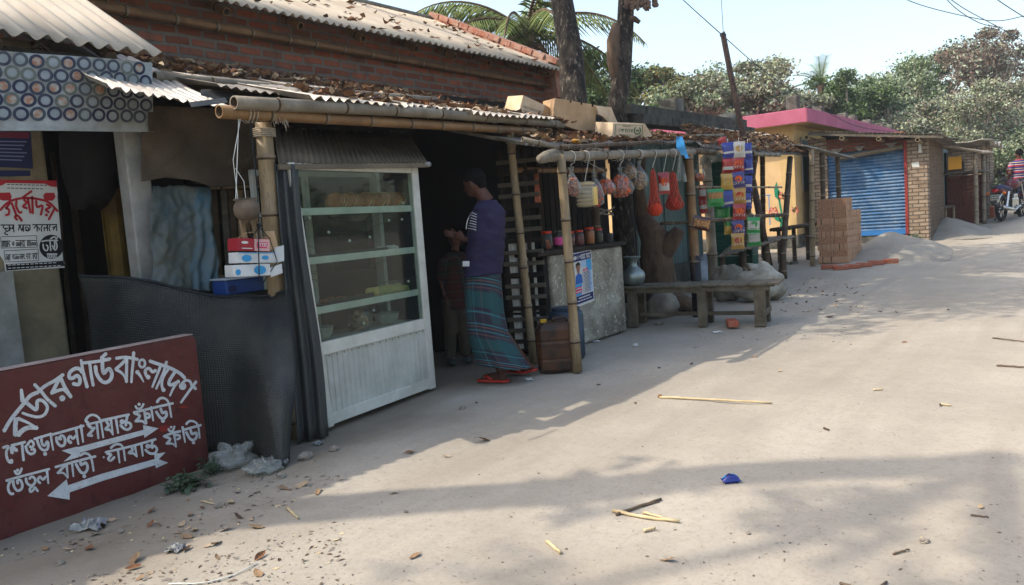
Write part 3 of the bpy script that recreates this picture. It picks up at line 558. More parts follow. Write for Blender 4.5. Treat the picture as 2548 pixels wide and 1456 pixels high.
st(mC, 38, (1200, 225), (1165, 190), (1220, 125), (1300, 125), (1360, 185), (1385, 300), (1405, 430), w1=26); st(mC, 30, (1180, 248), (1330, 215), (1491, 178)); st(mC, 40, (1200, 262), (1265, 305), (1285, 290)); st(mC, 38, (1272, 310), (1215, 375), (1200, 395), (1255, 400)); st(mC, 38, (1315, 230), (1338, 440), w1=28)
st(mD, 34, (0, 190), (370, 112)); st(mD, 38, (60, 210), (90, 260), (48, 310), (95, 318)); st(mD, 36, (95, 315), (120, 340), (150, 390), w1=20); st(mD, 36, (120, 180), (150, 390), w1=20); st(mD, 36, (190, 170), (220, 368), w1=26)
dt(mD, 275, 210, 36); st(mD, 36, (345, 130), (325, 200), (260, 220)); st(mD, 36, (250, 255), (295, 300), (350, 318), (395, 280), (380, 230), (330, 225), (325, 265))
st(mBm, 34, (430, 1195), (700, 1130), (970, 1068)); st(mBm, 36, (440, 1205), (515, 1240), (455, 1318)); st(mBm, 36, (460, 1312), (545, 1312), (600, 1348)); st(mBm, 36, (580, 1180), (602, 1345)); st(mBm, 34, (595, 1210), (640, 1215), (645, 1260), (610, 1265)); st(mBm, 34, (668, 1118), (700, 1310), w1=24); st(mBm, 30, (455, 1105), (480, 1140), (530, 1135), (568, 1075)); dt(mBm, 505, 1082, 22)
st(mBm, 38, (800, 1140), (825, 1200), (870, 1185), (880, 1230), (850, 1272), (805, 1270), (765, 1225), (738, 1180)); dt(mBm, 833, 1308, 28); st(mBm, 38, (752, 1055), (790, 1005), (850, 1000), (910, 1060), (948, 1260), w1=26)
fl(mD, (560, 255), (775, 300), (580, 430)); S.cur = 0
mD.off = .0032; S.fill([(578, 318), (588, 385), (0, 550), (-320, 640), (-340, 560), (0, 470)], mD)
fl(mC, (835, 605), (1050, 550), (1090, 640), (975, 660)); fl(mC, (975, 655), (1090, 630), (1080, 690), (860, 757))
# line three
st(mC, 36, (80, 1015), (150, 1000), (112, 1070), (110, 1140), (140, 1192), (180, 1192)); st(mC, 32, (150, 992), (670, 855)); st(mC, 36, (175, 1015), (185, 1090), (230, 1150), (285, 1130), (300, 1070), (270, 1005), (230, 1020), (240, 1055)); st(mC, 34, (195, 880), (220, 920), (262, 912), (292, 845)); dt(mC, 236, 872, 22)
st(mC, 36, (350, 980), (360, 1040), (410, 1080), (460, 1060), (475, 995), (430, 960), (395, 990)); st(mC, 32, (440, 1085), (400, 1130), (415, 1168), (455, 1135), (470, 1105), (512, 1160)); st(mC, 34, (545, 1050), (510, 1010), (540, 960), (580, 1000), (620, 958)); st(mC, 36, (635, 880), (655, 1055), w1=24)
st(mC, 34, (750, 830), (1000, 760), (1300, 682)); st(mC, 36, (900, 790), (780, 912)); st(mC, 34, (780, 910), (860, 910), (922, 980), w1=20); st(mC, 36, (903, 790), (922, 975), w1=22); st(mC, 36, (975, 755), (997, 960), w1=22); st(mC, 38, (1090, 740), (1105, 800), (1165, 770), (1190, 840), (1155, 905), (1095, 895), (1030, 785)); dt(mC, 1146, 955, 26); st(mC, 36, (1090, 672), (1150, 640), (1215, 665), (1250, 750), (1272, 885), w1=28); dt(mC, 1410, 695, 14)
st(mD, 32, (45, 627), (400, 545), (735, 448)); st(mD, 38, (65, 640), (125, 660)); st(mD, 34, (130, 655), (85, 715), (120, 740), (170, 690)); st(mD, 34, (215, 585), (240, 772), w1=22); st(mD, 34, (118, 570), (180, 522), (250, 522), (292, 580), (315, 742), w1=26); st(mD, 36, (405, 560), (415, 600), (365, 635), (430, 640)); st(mD, 34, (430, 640), (478, 692), w1=18); st(mD, 34, (445, 530), (478, 690), w1=20); st(mD, 36, (535, 500), (557, 680), w1=24); dt(mD, 625, 545, 34); st(mD, 32, (690, 465), (670, 540), (610, 560)); st(mD, 34, (590, 590), (650, 640), (720, 640), (750, 585), (715, 540), (680, 570))
st(mD, 34, (840, 412), (960, 365), (1070, 340)); st(mD, 34, (1100, 325), (1350, 255)); st(mD, 36, (855, 415), (930, 445), (880, 512)); st(mD, 34, (885, 508), (965, 512), (1012, 556), w1=18); st(mD, 34, (980, 370), (1012, 555), w1=20); st(mD, 32, (1005, 395), (1055, 395), (1062, 435), (1025, 450)); st(mD, 34, (1100, 280), (1135, 492), w1=22); st(mD, 28, (905, 305), (930, 340), (970, 330), (990, 272)); dt(mD, 945, 285, 18); st(mD, 36, (1210, 320), (1230, 378), (1285, 360), (1292, 420), (1250, 460), (1200, 440), (1150, 350)); dt(mD, 1250, 495, 24); st(mD, 34, (1150, 245), (1190, 205), (1250, 205), (1310, 260), (1335, 435), w1=24)
fl(mC, (640, 1225), (905, 995), (925, 1080), (945, 1170), (945, 1275)); mD.off = .0033; S.fill([(735, 715), (735, 800), (0, 1020), (-455, 1180), (-470, 1080), (0, 920)], mD)
fl(mD, (715, 650), (870, 627), (775, 722), (720, 760)); fl(mD, (722, 730), (775, 722), (905, 770), (735, 845))
S.build('lettering', 'white_paint', slab)
mb = MB(); mp = mD; mp.off = .0025; rg = random.Random(3)
mb.fill([(780, 280), (900, 250), (940, 300), (870, 350), (790, 340)], mp); mb.fill([(1040, 15), (1110, -10), (1190, 10), (1120, 30)], mp); mb.build('paint_smear', mat('red_fresh', '8f2a20', '7a241d', scale=10, rough=.6), slab)
# ------------------------------------------------------------------ posters on the mud wall
yw = 5.497
def ptag(o, l): return tag(o, l, 'poster')
po = thing('school_poster', 'white school poster with red arched Bengali title and black round badge on the mud wall', 'poster', PY(80, 670, yw))
def wmap(off, y=yw): return lambda x, y_: PY((x*.26104)*.63194, (690+y_*.26104)*.63194, y-off)
P0 = wmap(.002); P1 = wmap(.0035); P2 = wmap(.005)
mb = MB(); mb.poly([P0(-40, 70), P0(852, 80), P0(975, 1395), P0(80, 1450), P0(60, 1300), P0(-40, 1150)], (0, .001, 0)); mb.build('sheet', 'paper_white', po)
mb = MB(); mb.fill([(-40, 68), (852, 80), (858, 180), (760, 170), (680, 130), (90, 118), (40, 150), (-40, 170)], P1); mb.fill([(-40, 265), (150, 260), (178, 320), (165, 380), (60, 385), (-40, 360)], P1); mb.fill([(650, 300), (690, 265), (820, 265), (838, 330), (800, 385), (670, 385)], P1)
for args in [((0, 530), (110, 420), (250, 360), (420, 345), (600, 365), (750, 420), (870, 545)), ((340, 340), (420, 280), (480, 240)), ((150, 420), (90, 500)), ((90, 500), (135, 520), (130, 590), (85, 600)), ((175, 420), (230, 560), (250, 620)), ((330, 690), (270, 610), (225, 630), (260, 675)), ((250, 385), (245, 470), (290, 560), (330, 555)), ((360, 370), (400, 420), (345, 470), (410, 500)), ((420, 360), (460, 570)), ((485, 320), (495, 580)), ((545, 385), (560, 480), (640, 460), (615, 600)), ((700, 440), (760, 480), (690, 520), (740, 560)), ((830, 490), (735, 670))]: mb.stroke(list(args), 36, P2)
mb.dot((700, 600), 24, P2); mb.build('red_title', 'paper_red', po)
mb = MB()
for args in [((10, 752), (215, 752)), ((275, 752), (455, 752)), ((490, 748), (860, 744)), ((50, 765), (60, 800), (120, 800)), ((70, 800), (110, 850), (130, 830)), ((140, 760), (140, 830)), ((90, 850), (70, 880), (120, 900)), ((150, 840), (150, 790), (185, 810), (200, 760), (210, 860)), ((280, 830), (300, 760), (330, 840), (350, 760), (355, 850)), ((390, 780), (420, 790), (430, 830), (380, 830)), ((450, 760), (450, 820), (410, 840), (380, 790)), ((510, 800), (555, 760), (560, 850)), ((560, 780), (590, 800), (590, 830)), ((640, 760), (620, 800), (630, 850)), ((670, 840), (665, 790), (700, 800), (715, 750), (715, 840)), ((760, 755), (740, 800), (755, 845)), ((790, 790), (830, 780), (800, 830), (850, 760), (855, 840))]: mb.stroke(list(args), 17, P1)
for q in ([(10, 930), (550, 912), (565, 1085), (20, 1100)], [(60, 1140), (575, 1115), (583, 1290), (80, 1310)]):
    for i in range(4): mb.stroke([q[i], q[(i+1) % 4]], 8, P1)
rg = random.Random(4)
for (x0, x1, yy, hh) in ((25, 155, 1035, 95), (180, 215, 1035, 60), (235, 385, 1030, 100), (405, 550, 1025, 90), (80, 165, 1240, 90), (185, 275, 1235, 80), (290, 370, 1230, 80), (395, 470, 1225, 90), (490, 572, 1220, 90)):
    mb.stroke([(x0, yy-hh*.42), (x1, yy-hh*.45)], 11, P1); x = x0+10
    while x < x1-6:
        k = rg.random()
        if k < .4: mb.stroke([(x, yy-hh*.4), (x+4, yy+hh*.5)], 12, P1)
        elif k < .7: mb.stroke([(x+16, yy-hh*.35), (x-6, yy), (x+12, yy+hh*.1), (x+16, yy+hh*.45)], 11, P1); x += 12
        else: mb.stroke([(x, yy-hh*.1), (x+2, yy+hh*.3), (x+18, yy+hh*.3), (x+20, yy-hh*.1), (x+8, yy-hh*.15)], 11, P1); x += 14
        x += 19
mb.dot((775, 1080), 182, P1, 28); mb.fill([(85, 1345), (955, 1290), (975, 1370), (100, 1440)], P1); mb.stroke([(870, 300), (960, 1300)], 12, P1)
mb.build('black_print', 'paper_black', po)
mb = MB()
for args in [((630, 1000), (720, 985), (870, 985)), ((650, 1040), (660, 1110), (705, 1140), (725, 1090), (700, 1050)), ((755, 1000), (765, 1140)), ((820, 990), (825, 1080), (800, 1110)), ((840, 990), (860, 1080), (830, 1130), (790, 1060)), ((760, 960), (820, 930), (850, 970)), ((850, 960), (875, 925)), ((710, 1190), (860, 1190))]: mb.stroke(list(args), 22, P2)
for x in (725, 760, 795, 830): mb.stroke([(x, 1195), (x-8, 1225), (x+14, 1250), (x+16, 1200)], 11, P2)
for yy, n in ((1358, 11), (1405, 12)):
    for i in range(n): mb.stroke([(120+i*68, yy-i*3.6), (165+i*68, yy-3-i*3.6)], 12, P2)
mb.build('white_print', 'paper_white', po)
mb = MB()
for yy, n in ((140, 10), (195, 9)):
    for i in range(n): mb.stroke([(110+i*62, yy+i*1.5), (150+i*62, yy+i*1.5)], 13, P1)
mb.build('grey_print', 'ring_blue', po)
pb = thing('notice_poster', 'dark blue notice poster with white text lines above the school poster', 'poster', PY(40, 430, yw))
mb = MB(); mb.poly([PY(-20, 326, yw-.002), PY(76, 328, yw-.002), PY(82, 420, yw-.002), PY(-20, 415, yw-.002)], (0, .001, 0)); mb.build('sheet', mat('poster_navy', '20264a', rough=.8), pb)
mb = MB(); mb.fill([(-20, 328), (72, 330), (72, 345), (-20, 342)], lambda u, v: PY(u, v, yw-.0035)); mb.build('red_strip', mat('poster_maroon', '6a2838', rough=.8), pb)
mb = MB()
for i in range(6): mb.stroke([(0, 352+i*9), (66-(i % 3)*6, 353+i*9.2)], 3, lambda u, v: PY(u, v, yw-.0035))
mb.build('text_lines', mat('text_pale', '6c7492', rough=.8), pb)
mb = MB(); mb.poly([PY(-20, 424, yw-.002), PY(75, 424, yw-.002), PY(76, 438, yw-.002), PY(-20, 440, yw-.002)], (0, .001, 0)); tag(mb.build('notice_strip', 'poster_navy'), 'narrow dark blue strip of paper stuck between the two posters', 'poster')
# ------------------------------------------------------------------ lean-to bakery canopy
cn = thing('bakery_canopy', 'lean-to canopy of old corrugated tin and bamboo poles covered with dry leaves over the bakery', 'canopy', (4.6, 5.4, 0))
FZ, FY = 2.255, 4.18; BZ, BY = 2.93, 6.72
def cz(y): return FZ+(BZ-FZ)*(y-FY)/(BY-FY)
slope = V(0, BY-FY, BZ-FZ)
x0, x1 = PY(775, 287, FY).x, PY(1390, 318, FY).x
for i, (xa, xb, dz, yo, sd) in enumerate([(x0, x0+.95, 0, 0, 1), (x0+.86, x0+1.75, .012, .03, 2), (x0+1.66, x0+2.5, .004, -.02, 3), (x0+2.4, x1, .016, .02, 5)]):
    mb = MB(); mb.corr((xa, FY+yo, cz(FY+yo)+dz+.02+.03*(xb+xa-2*x0)/6), (xb-xa, 0, .01), slope*.95, amp=.019, pitch=.085, k=4, nv=4, warp=.012, seed=sd, jag=.012, zig=True)
    mb.build('tin_sheet', 'tin_bright', cn, solid=.002)
a = PY(262, 196, 4.4); b = PY(500, 262, 4.18)
pa_ = PY(266, 214, 4.5); pb2_ = PY(585, 270, 4.3)
mb = MB(); mb.corr(pa_, pb2_-pa_, V(.1, 1.3, .56), amp=.014, pitch=.062, k=4, nv=5, warp=.05, seed=8, jag=.02, zig=True); mb.build('tin_sheet', 'tin_bright', cn, solid=.002)
mb = MB(); mb.corr((2.95, 4.5, cz(4.5)+.03), (1.55, .05, .01), V(0, 2.0, .54), amp=.01, pitch=.076, k=4, nv=5, warp=.05, seed=9); mb.build('tin_sheet', 'tin_old', cn, solid=.002)
mb = MB()
def fl_(u, v): p = PY(500+u*440, 224+u*28+v*14, 4.62-.1*v+.1*u); return p+V(0, .02*sin(11*u), .012*sin(17*u+3*v))
mb.grid(fl_, 16, 3); mb.build('bent_flashing', 'tin_dark', cn, solid=.003)
mb = MB(); mb.grid(lambda u, v: PY(470+u*90, 255-u*12+v*14, 4.2)+V(0, -.03*v, 0), 6, 2); mb.build('bent_flashing', 'tin_dark', cn, solid=.003)
def bam(name, pa, pb, r0, r1, m, parent, **k): MB2 = MB(); MB2.bamboo(pa, pb, r0, r1, **k); return MB2.build(name, [m, 'node_dark', 'node_pale'], parent, smooth=True)
bam('beam', PY(545, 278, 4.27), PY(1330, 327, 4.3), .043, .034, 'bamboo_gold', cn, sp=.42, seed=1, n=14)
bam('roof_pole', PY(582, 256, 4.22), PY(1400, 311, 4.3), .044, .036, 'bamboo_grey', cn, sp=.55, seed=2, bend=.03, n=14)
bam('roof_pole', PY(385, 190, 5.0)+V(0, 0, .0), PY(1085, 249, 5.0), .034, .03, 'bamboo_grey', cn, sp=.5, seed=3, bend=-.01)
bam('roof_pole', PY(700, 232, 4.75), PY(1000, 250, 4.7), .03, .03, 'bamboo_grey', cn, sp=.4, seed=4)
bam('roof_pole', PY(990, 276, 4.3), PY(1235, 302, 4.25), .024, .02, 'bamboo_grey', cn, sp=.4, seed=5)
bam('corner_post', V(3.17, 4.42, 0), PY(655, 306, 4.36), .062, .055, 'bamboo', cn, sp=.36, seed=6, n=16)
bam('front_post', G(1328, 905), PY(1268, 330, 4.31), .04, .036, 'bamboo', cn, sp=.34, seed=7, n=14)
for x in (3.2, 4.4, 5.6): bam('rafter', V(x, 4.3, 2.2), V(x, BY, BZ-.09), .03, .03, 'bamboo_dark', cn)
mb = MB(); mb.bar((2.6, 5.6, cz(5.6)-.06), (6.3, 5.6, cz(5.6)-.06), .06, .05); mb.build('purlin', 'bamboo_dark', cn)
# lashings
mb = MB(); rg = random.Random(9); c = PY(680, 297, 4.28)
for i in range(26):
    a = rg.uniform(-1.0, 2.2); q = V(sin(a)*.03, -rg.random()*.02, cos(a)*.03); mb.tube([c+q*.3, c+q*1.5+V(.02, -.01, .005), c+q*1.8+V(.03+rg.uniform(-.01, .02), -.015, -.03-rg.random()*.06)], .0022, 4)
for i in range(5): mb.tube([PY(655, 300, 4.36)+V(.07*cos(t), .07*sin(t), -.055-.012*i+.004*sin(t)) for t in [k*.63 for k in range(11)]], .004, 5)
for i in range(3): cc = PY(612+i*9, 284, 4.27); mb.tube([cc+V(.004*sin(3*t), .055*cos(t), .055*sin(t)) for t in [k*.63 for k in range(11)]], .004, 5)
mb.build('rope_lashing', 'rope', cn)
mb = MB(); cc = PY(1270, 350, 4.31)
for i in range(4): mb.tube([cc+V(.045*cos(t), .045*sin(t), -.012*i+.03*sin(t)) for t in [k*.63 for k in range(11)]], .004, 5)
for i in range(6): mb.tube([cc+V(0, -.04, .02), cc+V(rg.uniform(-.06, .06), -.06, rg.uniform(-.08, .06))], .002, 4)
mb.build('rope_lashing', 'rope', cn)
# back and side boarding of the bakery, its indoor shade put into a near-black colour
MB().bx(6.25, 6.3, 4.75, 6.7, 0, 2.5).build('side_boarding', 'shade_black', cn); MB().bx(3.05, 3.1, 5.15, 6.7, 0, 2.5).build('side_boarding', 'shade_black', cn)
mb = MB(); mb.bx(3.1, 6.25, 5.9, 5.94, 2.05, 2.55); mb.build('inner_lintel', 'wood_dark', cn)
mb = MB(); mb.bx(3.2, 6.2, 6.55, 6.7, .0, .9); mb.bx(3.2, 6.2, 6.45, 6.7, .9, .95); mb.build('rear_counter', 'interior_shade', cn)
mb = MB()
for i in range(3): mb.bx(3.2, 4.6, 6.4, 6.7, 1.2+i*.35, 1.23+i*.35)
mb.build('rear_shelf', 'wood_dark', cn)
# leaves on the roofs (too many to count)
def leafset(name, fn, n, size, mats, label, seed=1, flat=.6):
    rg = random.Random(seed); mb = MB()
    for i in range(n):
        p, nrm = fn(rg); s = size*rg.uniform(.55, 1.25); mb.cur = rg.randrange(len(mats))
        a = rg.uniform(0, 2*pi); X = V(cos(a), sin(a), rg.uniform(-.45, .45)*flat).normalized(); Y = (nrm+V(rg.uniform(-1, 1), rg.uniform(-1, 1), rg.uniform(-.3, .3))*flat).cross(X).normalized(); Z = X.cross(Y)
        c = rg.uniform(.1, .45)*s; w = s*rg.uniform(.22, .34)
        cu = rg.uniform(-.5, 1.3)*.35*s; sp_ = []; l_ = []; r_ = []
        for t_, k_ in ((-.5, .04), (-.3, .72), (-.05, 1), (.2, .82), (.4, .42), (.56, .03)):
            q_ = p+X*s*t_+Z*cu*(t_*t_*4); sp_.append(q_); l_.append(q_+Y*w*k_+Z*c*k_*.8); r_.append(q_-Y*w*k_+Z*c*k_*rg.uniform(.3, 1))
        mb.add(sp_+l_+r_, [(j, j+1, 7+j, 6+j) for j in range(5)]+[(j, 12+j, 13+j, j+1) for j in range(5)])
    return tag(mb.build(name, mats), label, 'leaves', kind='stuff')
LV = ['leaf_a', 'leaf_b', 'leaf_c', 'leaf_d', 'leaf_a']
def canopyleaf(rg):
    k = rg.random()
    if k < .74: y = 6.68-abs(rg.gauss(0, .36)); x = rg.uniform(2.7, 9.4)
    elif k < .88: x = rg.uniform(5.0, 6.9); y = rg.uniform(4.3, 6.5)
    else: x = rg.uniform(3.6, 6.9); y = rg.uniform(4.25, 4.75)
    y = max(y, 4.22); return V(x, y, cz(y)+.03+.09*rg.random()*(1 if y > 5.6 else .4)), UP
leafset('dry_leaves', canopyleaf, 2700, .105, LV, 'drift of curled brown dry leaves lying on the bakery canopy along the brick wall', 1)
def roofleaf(rg):
    y = rg.uniform(6.4, 8.6); x = rg.uniform(3.5, 10)
    return V(x, y, EZ+.055+SL*(y-EYV)), V(0, -.45, .9)
leafset('roof_leaves', roofleaf, 120, .11, LV, 'scattered brown leaves stuck on the big corrugated roof', 2, flat=.25)
mb = MB()
# ------------------------------------------------------------------ black woven sheet fence beside the slab
def crv(pts, t):
    n = len(pts)-1; x = t*n; i = min(int(x), n-1); f = x-i
    p0 = pts[max(i-1, 0)]; p1 = pts[i]; p2 = pts[i+1]; p3 = pts[min(i+2, n)]
    return .5*((2*p1)+(p2-p0)*f+(2*p0-5*p1+4*p2-p3)*f*f+(3*p1-p0-3*p2+p3)*f**3)
topc = [PY(205, 684, 5.2), PY(300, 682, 4.93), PY(420, 708, 4.78), PY(560, 732, 4.58), PY(660, 731, 4.42), PY(713, 716, 4.3)]
botc = [V(t_.x-.03, t_.y-.02, 0) for t_ in topc[:4]]+[G(690, 1162), G(727, 1150)]
def matf(u, v):
    p = crv(botc, u).lerp(crv(topc, u), v); k = sin(pi*v)
    return p+V(.045*k*sin(6*u+1.5*v)-.01+.02*noise.noise(Vector((u*5, v*3, 1))), -.07*k*u+.03*sin(7*u+2.5*v)+.03*noise.noise(Vector((u*7, v*2.5, 5))), -.02*v*v*abs(sin(u*9)))
mb = MB(); mb.grid(matf, 40, 22)
nm = MATS['net']; n = nm.node_tree; L = n.links; b_ = n.nodes['Principled BSDF']
uvn = n.nodes.new('ShaderNodeUVMap'); wv = n.nodes.new('ShaderNodeTexVoronoi') ; mpn = n.nodes.new('ShaderNodeMapping'); mpn.inputs['Scale'].default_value = (95, 72, 1); L.new(uvn.outputs[0], mpn.inputs[0]); L.new(mpn.outputs[0], wv.inputs['Vector']); wv.inputs['Scale'].default_value = 1; wv.inputs['Randomness'].default_value = .15
bp = n.nodes.new('ShaderNodeBump'); bp.inputs['Strength'].default_value = .9; bp.inputs['Distance'].default_value = .006; bp.invert = True; L.new(wv.outputs['Distance'], bp.inputs['Height']); L.new(bp.outputs[0], b_.inputs['Normal'])
def griduv(o, nu, nv):
    me = o.data; uv = me.uv_layers.new(name='UVMap'); w = nu+1
    for l in me.loops: uv.data[l.index].uv = ((l.vertex_index % w)/nu, (l.vertex_index//w)/nv)
wf = thing('woven_sheet', 'black woven plastic sheet hung as a low screen between red slab and display case', 'screen', V(2.6, 4.7, 0))
griduv(mb.build('sheet', 'net', wf, smooth=True, solid=.006), 40, 22)
mb = MB(); mb.tube([matf(i/20, 1.0) for i in range(21)], .009, 6); mb.tube([matf(1, i/12) for i in range(13)], .007, 6); mb.build('hem', 'string_dark', wf, smooth=True)
# grey corrugated sheet leaning on the case
mb = MB()
def tinf(u, v):
    tl, tr = PY(684, 408, 4.33), PY(742, 410, 4.27); bl, br = G(742, 1103), G(818, 1086)
    p = bl.lerp(br, u).lerp(tl.lerp(tr, u), v); return p+V(-.6, -.8, 0)*(.022*cos(2*pi*u*2.6))+V(.02*sin(6*v)*u, 0, 0)
mb.grid(tinf, 26, 20); tag(mb.build('leaning_tin', 'tin_dark', smooth=True, solid=.004), 'dark grey corrugated tin sheet standing upright against the left side of the display case', 'tin sheet')
# burlap, blue tarp, slats
mb = MB(); sagb = [(355, 452), (430, 442), (500, 448), (560, 466), (600, 462), (648, 460)]
def burf(u, v):
    x = 352+u*300; i = u*5; k = min(int(i), 4); f = i-k; yb = sagb[k][1]*(1-f)+sagb[k+1][1]*f; yt = 262+u*12
    return PY(x, yb+(yt-yb)*v, 4.86+.05*noise.noise(Vector((u*3.5+v*2, v*1.6, 2)))+.03*noise.noise(Vector((u*9-v*5, v*3, 8)))+.03*sin(9*u+6*v)*(1-v)+.05*v)
mb.grid(burf, 60, 34); tag(mb.build('burlap_sheet', 'burlap', smooth=True, solid=.005), 'brown burlap sheet hanging under the left end of the bakery canopy', 'cloth')
mb = MB()
def tarf(u, v):
    x = 372+u*(150+25*(1-v)); yy = 462+v*0; k = .03*sin(10*u+3*v)+.02*sin(23*u+2)
    top = PY(370+u*152, 463+2*sin(9*u), 4.95); bot = PY(378+u*170, 712+14*u, 4.82)
    nz = noise.noise(Vector((u*4+v*1.5, v*5.5-u*2, 3)))*.03+noise.noise(Vector((u*9-v*7, v*13+u*3, 7)))*.017
    fold = .05*max(0, u-.62)*sin(38*(u-.62*v*.18))*(1.15-v)*3
    return bot.lerp(top, v)+V(.012*sin(8*v+5*u), nz-fold*.5-.02*sin(6*u+2*v), .01*noise.noise(Vector((u*12, 2, 0))))
mb.grid(tarf, 70, 40)
for i in range(len(mb.f)): mb.m[i] = 1 if (i % 70)/70 > .60+.18*((i//70)/40)+.05*noise.noise(Vector((i//70*.2, 0, 0))) else 0
tag(mb.build('blue_tarp', ['tarp_grey', 'tarp_blue'], smooth=True, solid=.003), 'faded blue plastic tarpaulin hanging below the burlap sheet', 'tarp')
bf = thing('bamboo_partition', 'dark partition of upright bamboo slats behind the hanging clay pot', 'partition', V(3.0, 5.0, 0))
bam('rail', PY(520, 466, 5.03), PY(650, 462, 5.0), .018, .018, 'bamboo', bf)
bam('rail', PY(530, 690, 5.0), PY(655, 690, 4.98), .016, .016, 'bamboo', bf)
for i, (ua, ub) in enumerate([(524, 540), (548, 566), (566, 586), (588, 602), (604, 622), (622, 640)]):
    a = PY(ua+7, 472, 5.06); c = PY(ub+7, 715, 5.06); MB().bar(c-(a-c)*.35, a, .045, .014, up=V(0, 1, 0)).build('slat', ['bamboo_dark', 'wood_old', 'bamboo_dark', 'bamboo', 'wood_old', 'bamboo_dark'][i], bf)
mb = MB(); c = PY(594, 711, 4.72); mb.box(c, (.3, .16, .1)); bx_ = thing('blue_crate', 'small dark blue plastic crate half hidden behind the black woven sheet', 'crate', c-V(0, 0, .05)); mb.build('body', 'blue_plastic', bx_, bevel=.008); mb = MB(); mb.dot((0, 0), .04, lambda x, y: c+V(x*.8-.1, -.083, y*.6-.01)); mb.build('label_patch', 'poster_navy', bx_); mb = MB(); mb.box(c+V(0, -.005, .056), (.32, .19, .012)); mb.build('rim', 'sack_blue', bx_, bevel=.003)
MB().box(c-V(0, -.05, .3), (.4, .3, .5)).build('crate_stand', 'wood_dark', bx_)
# hanging clay pot
c = PY(614, 520, 4.2); hp = thing('hanging_pot', 'brown clay pot hanging by white cords beside the bamboo corner post', 'pot', c-V(0, 0, .07))
mb = MB(); mb.lathe([(.02, -.072), (.055, -.065), (.076, -.03), (.08, .0), (.073, .03), (.062, .045), (.066, .052), (.06, .055), (.055, .045), (.066, .0)], c, 22); mb.build('pot', 'clay', hp, smooth=True)
mb = MB(); mb.tube([c+V(-.085, 0, .058), c+V(.09, 0, .064)], .006, 6); mb.tube([c+V(-.03, -.07, .062), c+V(.05, .07, .062)], .005, 6); mb.build('stick', 'twig', hp)
mb = MB(); t1 = PY(594, 296, 4.25); mb.tube([t1, c+V(-.07, 0, .06)], .0028, 5); mb.tube([t1+V(.012, 0, 0), c+V(-.06, 0, .3), c+V(-.055, 0, .06)], .0022, 5); mb.tube([c+V(-.05, 0, .25), c+V(0, 0, .17), c+V(.0, 0, .06)], .0022, 5); mb.build('cord', 'string_white', hp)
# bundle of cartons on a dark cord
cb_ = PY(645, 640, 4.18); cart = thing('carton_bundle', 'bundle of three small printed cartons tied on a dark cord below the clay pot', 'cartons', cb_-V(0, 0, .15))
def carton(nm, u0, v0, u1, v1, m, dep, tilt, parent):
    a = PY(u0, v1, 4.2); b2 = PY(u1, v1, 4.18); t = PY(u0, v0, 4.2); X = (b2-a); w = X.length; X.normalize(); X = (X+UP*tilt).normalized(); Y = UP.cross(X).normalized(); Z = X.cross(Y); h = (t-a).length
    o = MB().box(a+X*w/2+Y*dep/2+Z*h/2, (w, dep, h), (X, Y, Z)).build(nm, m, parent, bevel=.004); return a, X, Y, Z, w, h, o
A1 = carton('carton', 592, 592, 672, 624, 'box_red', .13, -.02, cart)
def face(A): a, X, Y, Z, w, h, o = A; return lambda x, y: a+X*(x*w)+Z*(y*h)-Y*.0025
f1 = face(A1)
MB().fill([(.5, .02), (.98, .02), (.98, .96), (.5, .96)], f1).build('print_panel', 'box_blush', A1[-1])
f1b = lambda x, y: f1(x, y)-A1[2]*.0015
MB().fill([(.58, .25), (.9, .25), (.92, .72), (.57, .7)], f1b).build('print_badge', 'paper_pink', A1[-1])
mb = MB(); f1c = lambda x, y: f1(x, y)-A1[2]*.003
mb.stroke([(.60, .62), (.9, .62)], .05, f1c)
for x in (.63, .69, .76, .82, .87): mb.stroke([(x, .62), (x-.02, .45), (x+.02, .34)], .025, f1c)
mb.dot((.2, .66), .11, f1c); mb.stroke([(.12, .2), (.42, .2)], .07, f1c); mb.build('print_text', 'paper_white', A1[-1])
A2 = carton('carton', 593, 628, 685, 655, 'box_white', .12, .01, cart); f2 = face(A2)
mb = MB(); mb.fill([(.12+.13*cos(t*.4)+.1, .45+.33*sin(t*.4)) for t in range(16)], f2); mb.fill([(.62+.1*cos(t*.4)+.1, .5+.2*sin(t*.4)) for t in range(16)], f2); mb.fill([(.02, .9), (.98, .9), (.98, .98), (.02, .98)], f2); mb.build('print', 'box_blue', A2[-1])
A3 = carton('carton', 584, 660, 674, 690, 'box_white', .12, .05, cart); f3 = face(A3)
mb = MB(); mb.fill([(.7+.17*cos(t*.4), .5+.38*sin(t*.4)) for t in range(16)], f3); mb.fill([(.1+.07*cos(t*.4), .4+.25*sin(t*.4)) for t in range(16)], f3); mb.build('print', 'box_blue', A3[-1])
def flap(p, X, Y, m): MB().add([p, p+X, p+X+Y, p+Y], [(0, 1, 2, 3)]).build('carton_flap', m, cart, solid=.002)
flap(PY(684, 655, 4.19), V(.05, -.03, .01), V(.01, 0, .1), 'box_white'); flap(PY(674, 690, 4.19), V(.07, -.03, .02), V(.0, 0, .06), 'box_white'); flap(PY(672, 622, 4.2), V(.08, .02, .0), V(0, .03, .12), 'card')
MB().grid(lambda u, v: PY(592+u*84, 592-14*sin(pi*min(1, u*1.3)), 4.2+.1*v), 8, 2).build('carton_lid', 'card', cart, solid=.003)
mb = MB(); mb.tube([PY(622, 296, 4.25), PY(640, 470, 4.21), PY(645, 560, 4.19), PY(643, 592, 4.17), PY(645, 690, 4.165), PY(646, 702, 4.22)], .004, 5); mb.tube([PY(645, 565, 4.19), PY(625, 592, 4.19)], .003, 5); mb.tube([PY(645, 565, 4.19), PY(670, 592, 4.19)], .003, 5); mb.tube([PY(670, 592, 4.19), PY(690, 650, 4.17), PY(655, 704, 4.2)], .003, 5); mb.blob(PY(645, 560, 4.19), .014, 8, 6, .3); mb.build('cord', 'string_dark', cart)
